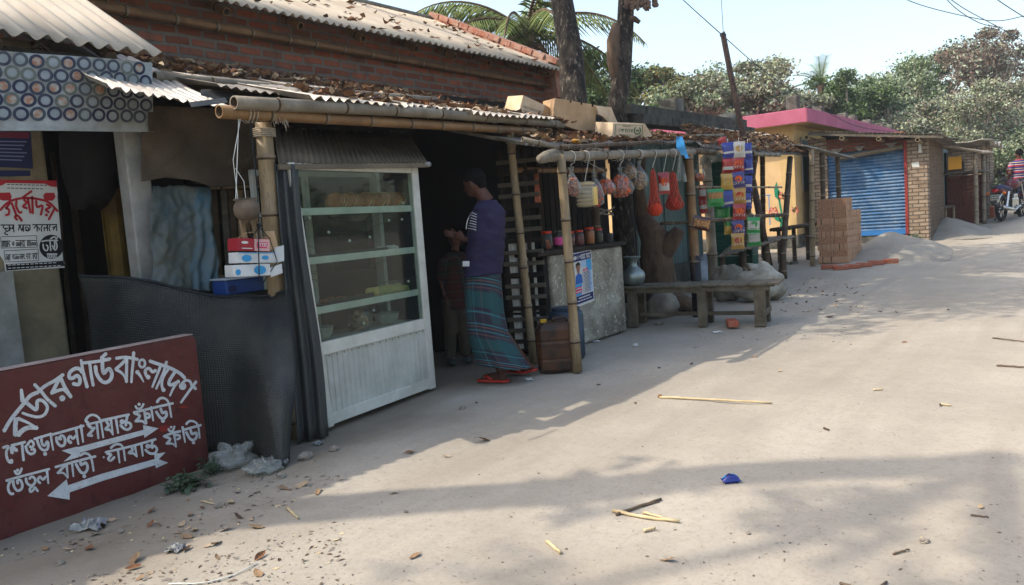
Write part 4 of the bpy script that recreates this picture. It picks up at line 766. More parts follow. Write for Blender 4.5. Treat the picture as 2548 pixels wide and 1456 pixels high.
mb = MB(); rg = random.Random(5)
for i in range(9): a = PY(598+i*5, 545+rg.uniform(-6, 6), 4.55); mb.bar(a, PY(604+i*6+rg.uniform(-8, 8), 600, 4.55), .022, .004, up=V(0, 1, 0))
tag(mb.build('folded_card', 'card'), 'torn strips of brown card tucked behind the hanging cartons', 'cardboard')
# ------------------------------------------------------------------ bakery display case
c0 = V(3.43, 4.30, 0); c1 = V(4.70, 4.45, 0); ex = (c1-c0).normalized(); ey = V(-ex.y, ex.x, 0); CW = (c1-c0).length; CD = .5
def cp(x, y, z): return c0+ex*x+ey*y+V(0, 0, z)
CAX = (ex, ey, UP)
case = thing('display_case', 'white aluminium and glass bakery display case with tin roof, full of bread and sweets', 'display case', cp(CW/2, 0, 0))
def cbx(mb, x0, x1, y0, y1, z0, z1): return mb.box(cp((x0+x1)/2, (y0+y1)/2, (z0+z1)/2), (x1-x0, y1-y0, z1-z0), CAX)
LN = -.055   # lean of the left edge (top wider than the base)
mb = MB(); T = 1.86
cbx(mb, CW-.085, CW, 0, .05, 0.02, T); mb.bar(cp(0.02, .025, .02), cp(-.12, .025, T), .05, .06, up=V(0, 1, 0))
cbx(mb, -.12, CW-.087, .002, .048, T-.045, T-.002); cbx(mb, -.03, CW-.087, .002, .048, .53, .62); cbx(mb, 0, CW-.087, .002, .048, .03, .11)
mb.build('front_frame', 'white_alu', case, bevel=.003)
mb = MB()
for x in (-.05, .45, CW-.04): cbx(mb, x, x+.04, CD-.04, CD, .02, T)
cbx(mb, CW-.05, CW-.003, CD-.09, CD-.042, .02, T); cbx(mb, -.05, CW, CD-.039, CD-.001, T-.04, T-.001); cbx(mb, CW-.05, CW-.003, .052, CD-.092, .54, .6)
mb.build('rear_frame', 'alu_panel', case, bevel=.003)
mb = MB(); nw = 22
def panf(u, v):
    ph = (u*nw) % 1; o_ = .008 if ph < .22 else 0
    return cp(.0+u*(CW-.087), .02-o_, .11+v*.42)
mb.grid(panf, nw*8, 1); pn = mb.build('lower_panel', 'alu_panel', case)
mb = MB()
for i in range(15): cbx(mb, .06+i*.078, .066+i*.078, -.002, .0015, .512, .522)
mb.build('rivets', 'window_dark', case)
for z in (1.53, 1.19, .84):
    xo = -.1*(z/1.86)
    m2 = MB(); cbx(m2, xo+.03, CW-.088, .055, CD-.045, z-.006, z+.006); m2.build('shelf', 'glass' if z < 0 else 'alu_panel', case)
    m2 = MB(); cbx(m2, xo+.01, CW-.087, .03, .053, z-.024, z+.026); m2.build('shelf_edge', 'white_alu', case, bevel=.003)
m2 = MB(); cbx(m2, 0, CW-.09, .055, CD-.045, .597, .612); m2.build('case_floor', 'alu_panel', case)
m2 = MB(); m2.poly([cp(.0, .012, .625), cp(CW-.088, .012, .625), cp(CW-.088, .012, T-.047), cp(-.085, .012, T-.047)], ey*.004); m2.build('front_glass', 'glass', case)
m2 = MB(); cbx(m2, CW-.02, CW-.016, .055, CD-.1, .6, T-.05); m2.build('side_glass', 'glass', case)
m2 = MB(); rl = PY(692, 409, 4.28); rr = PY(1064, 406, 4.40); rl2 = PY(690, 318, 4.85); m2.corr(rl, rr-rl, V(rl2.x-rl.x, .62, .34), amp=.010, pitch=.052, k=6, nv=3, warp=.01, seed=12); m2.build('roof', 'tin_brown', case, smooth=True, solid=.003)
m2 = MB(); m2.bar(rl-V(0, .004, .018), rr-V(.0, .004, .018), .02, .035); m2.build('roof_trim', 'tin_brown', case)
m2 = MB(); m2.blob(rr+V(-.01, -.015, -.01), (.035, .02, .018), 8, 6, .3); m2.build('roof_foil', 'steel', case)
# breads, buns, sweets, bowls
def bread_mesh():
    m = MB(); m.cur = 0
    m.lathe([(.02, .026), (.05, .022), (.066, .010), (.071, -.002)], (0, 0, 0), 18); m.cur = 1; m.lathe([(.072, -.003), (.070, -.014), (.058, -.022), (.01, -.024)], (0, 0, 0), 18); return m
b0 = bread_mesh().build('round_bread', ['bread', 'bread_side'], local=True, smooth=True)
for i in range(14):
    x = .40+i*.0575; o = b0 if i == 0 else dup(b0)
    p = cp(x, .13+.02*sin(i*2.1), 1.536+.069); o.location = p
    nrm = (-ex*(.9+.1*sin(i*2.3))-ey*(.42+.12*cos(i*1.9))+UP*(.34+.2*sin(i*1.7))).normalized(); o.rotation_euler = nrm.to_track_quat('Z', 'X').to_euler()
    o.scale = (1, 1+.06*sin(i*3), .95)
    tag(o, 'round browned flatbread leaning in the row on the top shelf of the display case', 'bread', 'round breads on the top shelf')
def bun_m(): return MB().blob((0, 0, .028), (.034, .034, .03), 12, 8, .06, 3)
s0 = bun_m().build('milk_sweet', 'bun', local=True, smooth=True)
k = 0
for r in range(2):
    for i in range(8):
        o = s0 if k == 0 else dup(s0); k += 1; o.location = cp(.74+i*.053, .1+r*.07+.005*sin(i*3), .853+(.016 if r else 0)); o.rotation_euler = (0, 0, i*1.3)
        tag(o, 'pale yellow round sweet lying in the tray on the third shelf', 'sweet', 'pale round sweets in the tray')
b1 = MB().blob((0, 0, .022), (.04, .03, .022), 10, 7, .12, 8).build('white_bun', mat('bun_white', 'b8b4a8', rough=.7), local=True, smooth=True)
for i in range(4): o = b1 if i == 0 else dup(b1); o.location = cp(.9+i*.06, .16, 1.2); o.rotation_euler = (0, 0, i); tag(o, 'small whitish bun lying on the second shelf of the case', 'bun', 'white buns on the second shelf')
m2 = MB(); cbx(m2, .22, .72, .1, .3, .848, .858); cbx(m2, .22, .72, .098, .104, .858, .895); tr_ = tag(m2.build('sweet_tray', 'tray_black'), 'shallow tray of brown sweets on the third shelf of the case', 'tray')
m2 = MB(); rg = random.Random(2)
for i in range(34): m2.blob(cp(.25+rg.random()*.44, .12+rg.random()*.15, .868+rg.random()*.02), (.02, .014, .012), 7, 5, .2, i)
tag(m2.build('brown_sweets', 'tray_brown', smooth=True), 'heap of small reddish brown sweets in the third shelf tray', 'sweets', kind='stuff')
m2 = MB(); cbx(m2, .70, 1.16, .035, .04, .86, .97); tag(m2.build('tray_guard', 'glass'), 'clear upright guard in front of the pale sweets', 'guard')
m2 = MB(); cbx(m2, .0, .9, .08, .34, 1.197, 1.212); cbx(m2, .0, .9, .076, .082, 1.212, 1.235); tag(m2.build('baking_tray', 'tray_black', bevel=.002), 'long black baking tray on the second shelf of the case', 'tray')
y0 = MB().blob((0, 0, .02), (.045, .02, .02), 10, 7, .15, 5).build('yellow_snack', mat('snack_yellow', 'b8862e', '9c6e22', scale=9, rough=.6), local=True, smooth=True)
for i in range(3): o = y0 if i == 0 else dup(y0); o.location = cp(.03+i*.05, .12+.03*i, .851); o.rotation_euler = (0, .2, i*.8); tag(o, 'yellow fried snack piled at the left end of the third shelf', 'snack', 'yellow snacks on the third shelf')
m2 = MB(); cbx(m2, 0, .8, .22, .36, 1.54, 1.556); tag(m2.build('dark_tray', 'tray_black'), 'dark tray under the breads on the top shelf', 'tray')
def bowl(x, y, r, lab):
    m = MB(); m.lathe([(r*.55, 0), (r*.85, r*.3), (r, r*.85), (r*1.08, r*.88), (r*.98, r*.84), (r*.8, r*.32), (r*.5, .012)], cp(x, y, .613), 24); return tag(m.build('steel_bowl', 'steel_matte', smooth=True), lab, 'bowl')
bowl(.13, .15, .11, 'steel bowl at the left end of the case floor, brown food in it'); bowl(.92, .17, .105, 'steel bowl at the right on the case floor beside the snack bag')
m2 = MB(); m2.lathe([(.02, .05), (.085, .052), (.02, .062)], cp(.13, .16, .63), 16); tag(m2.build('brown_food', 'tray_brown', smooth=True), 'brown food filling the left steel bowl in the case', 'food')
bg_ = thing('snack_bag', 'knotted clear plastic bag of brown puffed snacks on the case floor', 'bag', cp(.6, .17, .613))
bc_ = MB(); rg = random.Random(3)
for i in range(46): z_ = rg.random(); r_ = .075*(1-.45*z_)*rg.random()**.5; a_ = rg.uniform(0, 6.28); bc_.blob(cp(.6+r_*cos(a_), .17+.8*r_*sin(a_), .632+z_*.13), (.022, .016, .014), 6, 5, .3, i)
bc_.build('contents', 'snack_tan', bg_, smooth=True)
MB().lathe([(.06, 0), (.092, .05), (.095, .11), (.07, .17), (.03, .205), (.014, .22), (.03, .25), (.05, .275)], cp(.6, .17, .613), 16, dent=lambda i, j: .06*sin(j*2.3+i)).build('bag', 'poly_bag', bg_, smooth=True)
# string of bulbs behind the glass
sl = thing('string_lights', 'string of small white bulbs draped behind the glass of the display case', 'string lights', cp(.5, .03, .6))
bl = [(738, 539), (733, 552), (770, 543), (1000, 513), (1003, 505), (1000, 546), (968, 548), (818, 578), (870, 599), (920, 590), (740, 608), (1019, 622), (757, 675), (1040, 688), (1085, 0), (1078, 738), (930, 772), (905, 805), (838, 845), (790, 872), (760, 690), (1045, 720), (1016, 700)]
pts = []
for u, v in bl:
    if v == 0 or u > 1050: continue
    p = PL(u, v, cp(0, .035, 0), ey); pts.append(p)
for p in pts: MB().blob(p, .0105, 8, 6, 0).build('bulb', 'bulb', sl, smooth=True)
mb = MB()
for i in range(len(pts)-1):
    a, c = pts[i], pts[i+1]; mb.tube([a, a.lerp(c, .5)-V(0, 0, .02+.05*((a-c).length))+ey*.01, c], .0016, 4)
mb.build('cable', 'string_dark', sl)
# ------------------------------------------------------------------ people helpers
def fuse(mb, vox=.008, it=4, keep=None):
    me = bpy.data.meshes.new('f'); me.from_pydata(mb.v, [], mb.f); bm_ = bmesh.new(); bm_.from_mesh(me); bmesh.ops.recalc_face_normals(bm_, faces=bm_.faces); bm_.to_mesh(me); bm_.free()
    o = bpy.data.objects.new('f', me); COL.objects.link(o)
    r = o.modifiers.new('r', 'REMESH'); r.mode = 'VOXEL'; r.voxel_size = vox
    s = o.modifiers.new('s', 'SMOOTH'); s.iterations = it; s.factor = .5
    dg = bpy.context.evaluated_depsgraph_get(); dg.update(); m2 = bpy.data.meshes.new_from_object(o.evaluated_get(dg))
    out = MB(); out.add([v.co.copy() for v in m2.vertices], [tuple(p.vertices) for p in m2.polygons])
    bpy.data.objects.remove(o); bpy.data.meshes.remove(me); bpy.data.meshes.remove(m2); return out
def loft(mb, rings, n=20, fold=None):
    """rings: (centre, X vector*radius, Y vector*radius)"""
    vs = []
    for i, (c, X, Y) in enumerate(rings):
        for j in range(n):
            t = 2*pi*j/n; k = 1+(fold(i, t) if fold else 0); vs.append(c+X*cos(t)*k+Y*sin(t)*k)
    N = len(rings); fs = [(i*n+j, i*n+(j+1) % n, (i+1)*n+(j+1) % n, (i+1)*n+j) for i in range(N-1) for j in range(n)]
    return mb.add(vs, fs+[tuple(range(n))[::-1], tuple(range((N-1)*n, N*n))])
def hand(mb, w, fdir, pdir, side, s=1.0, curl=.6):
    """w wrist, fdir finger direction, pdir palm facing, side thumb side"""
    fdir = fdir.normalized(); pdir = pdir.normalized(); side = side.normalized()
    mb.blob(w+fdir*.045*s, (.046*s, .036*s, .016*s), 10, 8, .05, 1, (fdir, side, pdir))
    for k, (o_, L) in enumerate([(.027, .068), (.009, .078), (-.009, .072), (-.026, .056)]):
        b0 = w+fdir*.082*s+side*o_*s; d1 = (fdir+pdir*curl*.5).normalized(); d2 = (fdir+pdir*curl*1.4).normalized(); d3 = (fdir*.6+pdir*curl*2).normalized()
        L *= s; p1 = b0+d1*L*.42; p2 = p1+d2*L*.33; p3 = p2+d3*L*.25; mb.tube([b0-fdir*.02, b0, p1, p2, p3], [.0095*s, .0095*s, .0088*s, .008*s, .006*s], 7)
    b0 = w+fdir*.03*s+side*.03*s; d1 = (fdir*.6+side*.8+pdir*.3).normalized(); p1 = b0+d1*.035*s; p2 = p1+(fdir*.9+side*.3+pdir*.4).normalized()*.028*s; mb.tube([b0-side*.015, b0, p1, p2], [.013*s, .012*s, .0105*s, .008*s], 7)
def uvmap(o, fn):
    me = o.data; uv = me.uv_layers.new(name='UVMap')
    for l in me.loops: uv.data[l.index].uv = fn(me.vertices[l.vertex_index].co)
# ------------------------------------------------------------------ man at the shop front
mp_ = V(5.05, 4.17, 0); dm = (mp_-CAM).dot(FW)
def Q(u, v, d=0): return PD(u, v, dm+d)
ihr = V(rt.x, rt.y, 0); ihd = V(hd.x, hd.y, 0)      # image right / away, level
man = thing('person', 'man in navy long sleeved top, dark checked lungi and red sandals facing into the bakery', 'person', mp_)
Fm = (-ihr*.87+ihd*.49).normalized(); Sm = V(-Fm.y, Fm.x, 0)   # facing, his left
mb = MB()
hc = Q(1180, 455); Fh = (Fm-UP*.35).normalized(); Uh = (UP+Fm*.35).normalized()
mb.blob(hc, (.096, .076, .112), 16, 12, .03, 2, (Fh, Sm, Uh)); mb.blob(hc+Fh*.045-Uh*.055, (.055, .052, .06), 12, 9, .03, 3, (Fh, Sm, Uh))
mb.tube([hc+Fh*.085+Uh*.01, hc+Fh*.112-Uh*.025, hc+Fh*.095-Uh*.035], [.010, .015, .01], 7)
for s in (1, -1):
    mb.blob(hc+Sm*.076*s-Fh*.005-Uh*.012, (.02, .009, .032), 8, 7, .1, 4, (Fh, Sm, Uh)); mb.blob(hc+Fh*.078+Sm*.03*s+Uh*.016, (.014, .018, .008), 8, 6, 0, 1, (Fh, Sm, Uh))
mb.tube([hc+Fh*.09-Uh*.062+Sm*.022, hc+Fh*.1-Uh*.062, hc+Fh*.09-Uh*.062-Sm*.022], .008, 6)
nb = Q(1212, 503); mb.tube([hc-Uh*.06-Fh*.02, nb], [.056, .066], 12)
wa = Q(1207, 690)
loft(mb, [(nb-UP*.0, Fm*.07, Sm*.10), (Q(1214, 525), Fm*.10, Sm*.165), (Q(1212, 580), Fm*.108, Sm*.165), (Q(1208, 640), Fm*.10, Sm*.15), (wa, Fm*.11, Sm*.16)])
shL, shR = Q(1226, 527, 0)+Sm*.14, Q(1205, 525, 0)-Sm*.15
elL, elR = Q(1222, 610, -.10), Q(1180, 605, .2); wrL, wrR = Q(1160, 596, -.02), Q(1140, 590, .17)
for a, b2, c in ((shL, elL, wrL), (shR, elR, wrR)):
    mb.tube([a, a.lerp(b2, .5), b2, b2.lerp(c, .5), c], [.052, .047, .04, .037, .027], 10)
hand(mb, wrL, (wrL-elL)+V(0, 0, .03), -UP*.2+ihd*.8, UP, .95, .7); hand(mb, wrR, (wrR-elR), -UP*.2-ihd*.6, UP, .95, .7)
# legs to the feet
ftF, ftR = G(1228, 951), G(1298, 932)
ankF, ankR = Q(1252, 925), Q(1300, 908)
ankF = ftF+V(0, 0, .085)-Fm*.09; ankR = ftR+V(0, 0, .10)-Fm*.06
for hpx, kn, an in ((wa-Sm*.08, Q(1195, 800, .0), ankF), (wa+Sm*.06, Q(1226, 800, 0), ankR)):
    mb.tube([hpx, hpx.lerp(kn, .5), kn, kn.lerp(an, .35), an], [.085, .075, .056, .052, .036], 10)
for an, ft, lift in ((ankF, ftF, .0), (ankR, ftR, .03)):
    fd = Fm; base = ft+V(0, 0, .028); mb.tube([an, base-fd*.09+V(0, 0, .03+lift), base+fd*.0+V(0, 0, .022), base+fd*.10+V(0, 0, .006)], [.036, .042, .038, .028], 9, flat=.8); mb.blob(base-fd*.10+V(0, 0, .012+lift), (.04, .034, .03), 8, 6)
    for k in range(5): o_ = (k-2)*.0165; mb.tube([base+fd*.09+Sm*o_, base+fd*(.135-.006*abs(k-1))+Sm*o_*1.1], [.0105, .009], 6)
fuse(mb, .0075, 3).build('body', 'skin', man, smooth=True)
# hair
mb = MB(); mb.blob(hc+Uh*.022-Fh*.018, (.1, .083, .1), 18, 14, .05, 6, (Fh, Sm, Uh)); mb.blob(hc+Uh*.085+Fh*.045, (.055, .06, .03), 12, 8, .1, 2, (Fh, Sm, Uh)); mb.blob(hc-Fh*.06-Uh*.03, (.045, .062, .06), 12, 8, .1, 2, (Fh, Sm, Uh))
fuse(mb, .008, 1).build('hair', 'hair', man, smooth=True)
# long sleeved top
mb = MB()
hem = [Q(1203, 683)]
loft(mb, [(nb+V(0, 0, .015), Fm*.078, Sm*.085), (Q(1213, 512), Fm*.10, Sm*.15), (Q(1214, 530), Fm*.135, Sm*.195), (Q(1211, 580), Fm*.150, Sm*.20), (Q(1206, 635), Fm*.152, Sm*.195), (Q(1203, 665), Fm*.154, Sm*.195), (Q(1203, 684), Fm*.156, Sm*.198)], 28, lambda i, t: .012*sin(5*t+i*1.7)*min(i, 3)/3)
for a, b2, c in ((shL, elL, wrL), (shR, elR, wrR)):
    e = b2.lerp(c, .82); mb.tube([a-(b2-a)*.12, a.lerp(b2, .25), a.lerp(b2, .7), b2, b2.lerp(c, .2), b2.lerp(c, .5), e], [.072, .07, .058, .056, .052, .045, .039], 12)
ft_ = fuse(mb, .0095, 4)
for i, q in enumerate(ft_.v):
    p = Vector(q); a_ = noise.noise(Vector((p.x*6, p.y*6, p.z*13)))+.6*noise.noise(Vector((p.x*15+3, p.y*15, p.z*26))); d_ = Vector((p.x-mp_.x, p.y-mp_.y, 0)).normalized(); ft_.v[i] = tuple(p+d_*a_*.013)
ft_.build('long_sleeved_top', 'shirt_navy', man, smooth=True)
mb = MB()
def chest(x, y): p = Q(1170+x, 528+y, 0); return p-(p-CAM).normalized()*.165
from mathutils.bvhtree import BVHTree
topo = [o for o in man.children if o.name.startswith('long_sleeved')][0]
bv = BVHTree.FromPolygons([tuple(v.co+man.location) for v in topo.data.vertices], [tuple(p.vertices) for p in topo.data.polygons])
def onshirt(u, v, off=.004):
    d = ray(u, v).normalized(); h = bv.ray_cast(CAM, d); p = h[0] if h[0] else Q(u, v, -.12); return p-d*off
for i in range(7):
    y = 530+i*6.5; mb.stroke([(1174-i*1.6, y-1), (1181, y+2), (1186-i*.3, y+4)], 1.7, onshirt)
mb.stroke([(1172, 530), (1163, 550), (1160, 570)], 2.0, onshirt)
mb.fill([(1151, 650), (1168, 650), (1168, 663), (1151, 663)], onshirt); mb.build('chest_print', 'print_white', man)
mb = MB()
for i in range(3): mb.stroke([(1153, 653+i*3), (1166, 653+i*3)], 1.2, lambda u, v: onshirt(u, v, .006))
mb.build('tag_text', 'paper_black', man)
# lungi
mb = MB(); rows = [(1203, 676, .142, .165), (1202, 720, .152, .172), (1206, 780, .155, .175), (1214, 830, .165, .18), (1232, 872, .20, .19), (1250, 908, .235, .20)]
NL = 56; LR = []
for i in range(len(rows)*6-5):
    x = i/6; k = min(int(x), len(rows)-2); f = x-k; r0, r1 = rows[k], rows[k+1]; LR.append([r0[j]*(1-f)+r1[j]*f for j in range(4)])
vs = []
for i, (u, v, a, s) in enumerate(LR):
    c = Q(u, v, 0); q = i/(len(LR)-1); tw = -.25*q
    for j in range(NL):
        t = 2*pi*j/NL; fo = 1+q**.7*(.05*sin(5*t+1.2+q*1.5)+.03*sin(11*t-2*q))+.015*sin(17*t); dz = .02*sin(t+.6)*q
        vs.append(c+Fm*a*cos(t)*fo+Sm*s*sin(t)*fo+V(0, 0, dz+(.02*cos(t)*q)))
mb.add(vs, [(i*NL+j, i*NL+(j+1) % NL, (i+1)*NL+(j+1) % NL, (i+1)*NL+j) for i in range(len(LR)-1) for j in range(NL)])
lu = mb.build('lungi', 'lungi', man, smooth=True, solid=.004)
me = lu.data; uv = me.uv_layers.new(name='UVMap')
for p in me.polygons:
    js = [me.loops[l].vertex_index for l in p.loop_indices]
    for l in p.loop_indices:
        vi = me.loops[l].vertex_index; j = vi % NL; i = vi//NL
        if max(x % NL for x in js)-min(x % NL for x in js) > NL/2 and j == 0: j = NL
        uv.data[l].uv = (j/NL*1.36+10, i/(len(LR)-1)*.98+.06*sin(j/NL*6.28)+10)
for an, ft, lift in ((ankF, ftF, .0), (ankR, ftR, .03)):
    c = ft; m2 = MB(); out = []
    for x, w in ((-.15, .028), (-.12, .04), (-.04, .036), (.06, .048), (.12, .046), (.15, .03)): out.append((x, w))
    ring = [c+Fm*x+Sm*w+V(0, 0, .006+(lift if x < -.05 else lift*.3)) for x, w in out]+[c+Fm*x-Sm*w+V(0, 0, .006+(lift if x < -.05 else lift*.3)) for x, w in out[::-1]]
    m2.poly(ring, (0, 0, .02)); so = m2.build('sandal', 'sandal_red', man, bevel=.004)
    m2 = MB()
    for s in (1, -1): m2.tube([c+Fm*.095+V(0, 0, .03), c+Fm*.06+Sm*.03*s+V(0, 0, .058), c-Fm*.01+Sm*.045*s+V(0, 0, .035)], [.008, .013, .009], 7)
    m2.build('strap', 'sandal_red', so, smooth=True) if False else m2.build('sandal_strap', 'sandal_red', man, smooth=True)
# ------------------------------------------------------------------ child standing in the shop doorway
ch = G(1141, 905); dc = (ch-CAM).dot(FW)
def K(u, v, d=0): return PD(u, v, dc+d)
kid = thing('person', 'child in dark plaid shirt and brown trousers standing in the shade behind the man', 'person', ch)
mb = MB(); hc2 = K(1132, 590); Fk = (ihr*.2-ihd*.5).normalized(); Sk = V(-Fk.y, Fk.x, 0)
mb.blob(hc2, (.082, .07, .1), 14, 10, .03, 2, (Fk, Sk, UP)); mb.blob(hc2+Fk*.08-UP*.01, (.014, .012, .018), 8, 6)
for s in (1, -1): mb.blob(hc2+Sk*.07*s, (.014, .008, .025), 8, 6, 0, 1, (Fk, Sk, UP))
mb.tube([hc2-UP*.06, K(1132, 625)], .04, 10)
loft(mb, [(K(1132, 628), Fk*.06, Sk*.08), (K(1132, 645), Fk*.075, Sk*.12), (K(1132, 700), Fk*.075, Sk*.11), (K(1132, 745), Fk*.075, Sk*.11)])
for s in (1, -1):
    a = K(1132, 642)+Sk*.125*s; b2 = a+V(0, 0, -.2)+Sk*.03*s-Fk*.02; c = b2+V(0, 0, -.15)+Fk*.08; mb.tube([a, b2, c], [.038, .03, .022], 8); hand(mb, c, V(0, 0, -1)+Fk*.3, -Sk*s, Fk, .75, .4)
    hp_ = K(1132, 750)+Sk*.06*s; an = ch+Sk*.08*s+V(0, 0, .06); mb.tube([hp_, hp_.lerp(an, .5)+Fk*.02, an], [.06, .048, .03], 9); mb.tube([an, an+Fk*.12-V(0, 0, .03)], [.03, .025], 8)
fuse(mb, .008, 3).build('body', 'skin', kid, smooth=True)
mb = MB(); mb.blob(hc2+UP*.025-Fk*.015, (.085, .076, .09), 14, 10, .04, 2, (Fk, Sk, UP)); mb.build('hair', 'hair', kid, smooth=True)
mb = MB(); loft(mb, [(K(1132, 627), Fk*.06, Sk*.075), (K(1132, 640), Fk*.09, Sk*.135), (K(1132, 700), Fk*.095, Sk*.135), (K(1132, 770), Fk*.10, Sk*.14)])
for s in (1, -1): a = K(1132, 642)+Sk*.125*s; mb.tube([a, a+V(0, 0, -.2)+Sk*.03*s-Fk*.02], [.055, .05], 9)
o = fuse(mb, .01, 3).build('plaid_shirt', 'child_plaid', kid, smooth=True); uvmap(o, lambda c: (c.x*.7+c.y*.7+5, c.z+5))
mb = MB()
for s in (1, -1): hp_ = K(1132, 750)+Sk*.06*s; an = ch+Sk*.08*s+V(0, 0, .07); mb.tube([hp_+V(0, 0, .03), hp_.lerp(an, .5)+Fk*.02, an], [.082, .066, .055], 10)
fuse(mb, .01, 3).build('trousers', 'child_trouser', kid, smooth=True)
for s in (1, -1): MB().blob(ch+Sk*.08*s+Fk*.05+V(0, 0, .035), (.1, .045, .036), 10, 7, .08, 2, (Fk, Sk, UP)).build('shoe', 'child_shoe', kid, smooth=True)
# ------------------------------------------------------------------ slatted screen, tin behind it, cans
la = PY(1252, 500, 4.72); lb = PY(1322, 500, 4.45)
ld = (lb-la); ld.z = 0; llen = ld.length; ld.normalize(); ln_ = V(ld.y, -ld.x, 0)
lat = thing('slatted_screen', 'screen of dark horizontal wooden slats at the right side of the bakery entrance', 'screen', V(la.x, la.y, 0))
def lp(x, z, o=0): return V(la.x, la.y, z)+ld*x+ln_*o
for x in (.0, .13, llen-.05): MB().box(lp(x, 1.07), (.04, .04, 2.0), (ld, ln_, UP)).build('upright', 'wood_dark', lat, bevel=.003)
for i in range(17):
    z = .16+i*.112; MB().box(lp(llen/2+.03, z, .03), (llen+.13, .02, .042), (ld, ln_, UP)).build('slat', ['wood_old', 'wood_dark'][i % 3 == 0], lat, bevel=.004)
mb = MB()
for z in (.25, .62, .98): mb.grid(lambda u, v: lp(u*llen, z-.17+v*.345, -.004+.003*sin(40*u)), 24, 1)
tag(mb.build('white_tin', 'white_sheet', solid=.003), 'pale tin sheeting showing through the gaps of the slatted screen', 'tin sheet')
jc = G(1388, 921); jn = thing('jerry_can', 'large dirty brown plastic jerry can with yellow cap behind the bamboo stall post', 'jerry can', jc)
JX = (ihr).copy(); JY = ihd.copy()
mb = MB(); w_, d_, h_ = .175, .13, .45
def rr(z, s): return [jc+JX*(w_*s*cx)+JY*(d_*s*cy)+V(0, 0, z) for cx, cy in [(-1, -.6), (-.8, -.95), (.8, -.95), (1, -.6), (1, .6), (.8, .95), (-.8, .95), (-1, .6)]]
vs = []
for z, s in ((0, .9), (.03, 1), (.10, 1.0), (.12, .975), (.14, 1), (.26, 1), (.28, .975), (.30, 1), (.38, .99), (.43, .86), (.445, .7)): vs += rr(z, s)
mb.add(vs, [(i*8+j, i*8+(j+1) % 8, (i+1)*8+(j+1) % 8, (i+1)*8+j) for i in range(10) for j in range(8)]+[tuple(range(8))[::-1], tuple(range(80, 88))]); mb.build('body', 'jerry', jn, bevel=.01)
mb = MB(); mb.tube([jc+JX*-.02+V(0, 0, .43), jc+JX*-.01+V(0, 0, .475), jc+JX*.1+V(0, 0, .475), jc+JX*.13+V(0, 0, .42)], .014, 8); mb.build('handle', 'jerry', jn, smooth=True)
MB().lathe([(.03, 0), (.032, .03), (.026, .036)], jc+JX*-.1+V(0, 0, .435), 12).build('cap', 'cap_yellow', jn)
dc_ = V(6.25, 4.12, 0); dr = thing('oil_drum', 'dark blue plastic drum standing behind the brown jerry can', 'drum', dc_)
MB().lathe([(.15, 0), (.17, .03), (.17, .2), (.175, .22), (.17, .24), (.17, .42), (.16, .46), (.13, .475)], dc_, 22).build('body', 'drum_blue', dr, smooth=True); MB().lathe([(.135, .47), (.14, .50), (.12, .505)], dc_, 20).build('lid', 'drum_blue', dr)
# ------------------------------------------------------------------ tea stall
ts = thing('tea_stall', 'roadside tea stall with plastered counter, bamboo beam and leaf covered tin roof', 'stall', (7.4, 4.6, 0))
mb = MB(); mb.bx(6.45, 7.95, 4.39, 4.62, 0, 1.0); mb.build('counter', 'plaster_stained', ts, bevel=.03)
mb = MB(); mb.bx(6.2, 7.99, 4.36, 4.95, 1.002, 1.05); mb.build('counter_top', 'wood_dark', ts, bevel=.01)
mb = MB(); mb.bx(6.36, 6.445, 4.42, 4.95, 0, 1.0); mb.build('counter_end', 'interior_shade', ts, bevel=.01)
mb = MB(); mb.bx(6.3, 9.6, 5.5, 5.56, 0, 2.75); mb.bx(9.34, 9.4, 4.95, 5.5, 0, 2.4) if False else None; mb.build('rear_wall', 'shade_black', ts)
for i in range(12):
    x = 7.9+i*.125; MB().bar((x, 5.47, .1), (x+.01, 5.47, 2.3), .1, .02, up=V(0, 1, 0)).build('board', ['wood_dark', 'interior_shade', 'wood_dark'][i % 3], ts)
bam('post', G(1437, 925), PY(1395, 385, 3.68), .045, .038, 'bamboo', ts, sp=.36, seed=21, n=14)
BL = PY(1354, 391, 3.70); BR_ = V(9.25, 4.03, 2.07)
bam('beam', BL, BR_, .045, .04, 'bamboo_grey', ts, sp=.45, seed=22, n=14)
MB().tube([BL+V(-.05, .02, -.02), BL+V(.02, 0, .0), BL+V(.2, .03, .04), BL+V(.35, .05, .06)], [.036, .05, .048, .032], 9).build('beam_wrap', 'sack_grey', ts, smooth=True)
pb_ = V(9.1, 4.03, 0)
bam('post', pb_+V(.05, 0, 0), PY(1712, 372, 4.03), .062, .055, 'bamboo_gold', ts, sp=.42, seed=23, n=14)
MB().tube([pb_+V(.05, 0, 0), pb_+V(.047, 0, .40), pb_+V(.043, 0, .78)], .068, 16).build('post_tar', mat('tar', '14141a', '202028', scale=8, rough=.6), ts, smooth=True)
bam('beam', PY(1690, 372, 4.1), PY(1778, 380, 4.0), .042, .04, 'bamboo_dark', ts, seed=24)
bam('post', V(6.55, 5.3, 0), V(6.5, 5.3, 2.4), .04, .036, 'bamboo_dark', ts, seed=25); bam('post', V(8.0, 4.75, 0), V(8.0, 4.75, 2.3), .05, .045, 'bamboo_dark', ts, seed=26)
bam('crossbar', V(6.1, 4.5, 1.86), V(8.2, 4.7, 1.9), .03, .03, 'bamboo_gold', ts, seed=27)
def tz_(y): return 1.985+.5*(y-3.74)/1.83
sl2 = V(0, 2.7, .738)
a = PY(1282, 343, 3.95)
mb = MB(); mb.corr((5.55, 3.98, tz_(3.98)-.02), (1.1, -.24, -.06), sl2, amp=.016, pitch=.085, k=6, nv=3, warp=.02, seed=31); mb.build('tin_sheet', 'tin_old', ts, smooth=True, solid=.002)
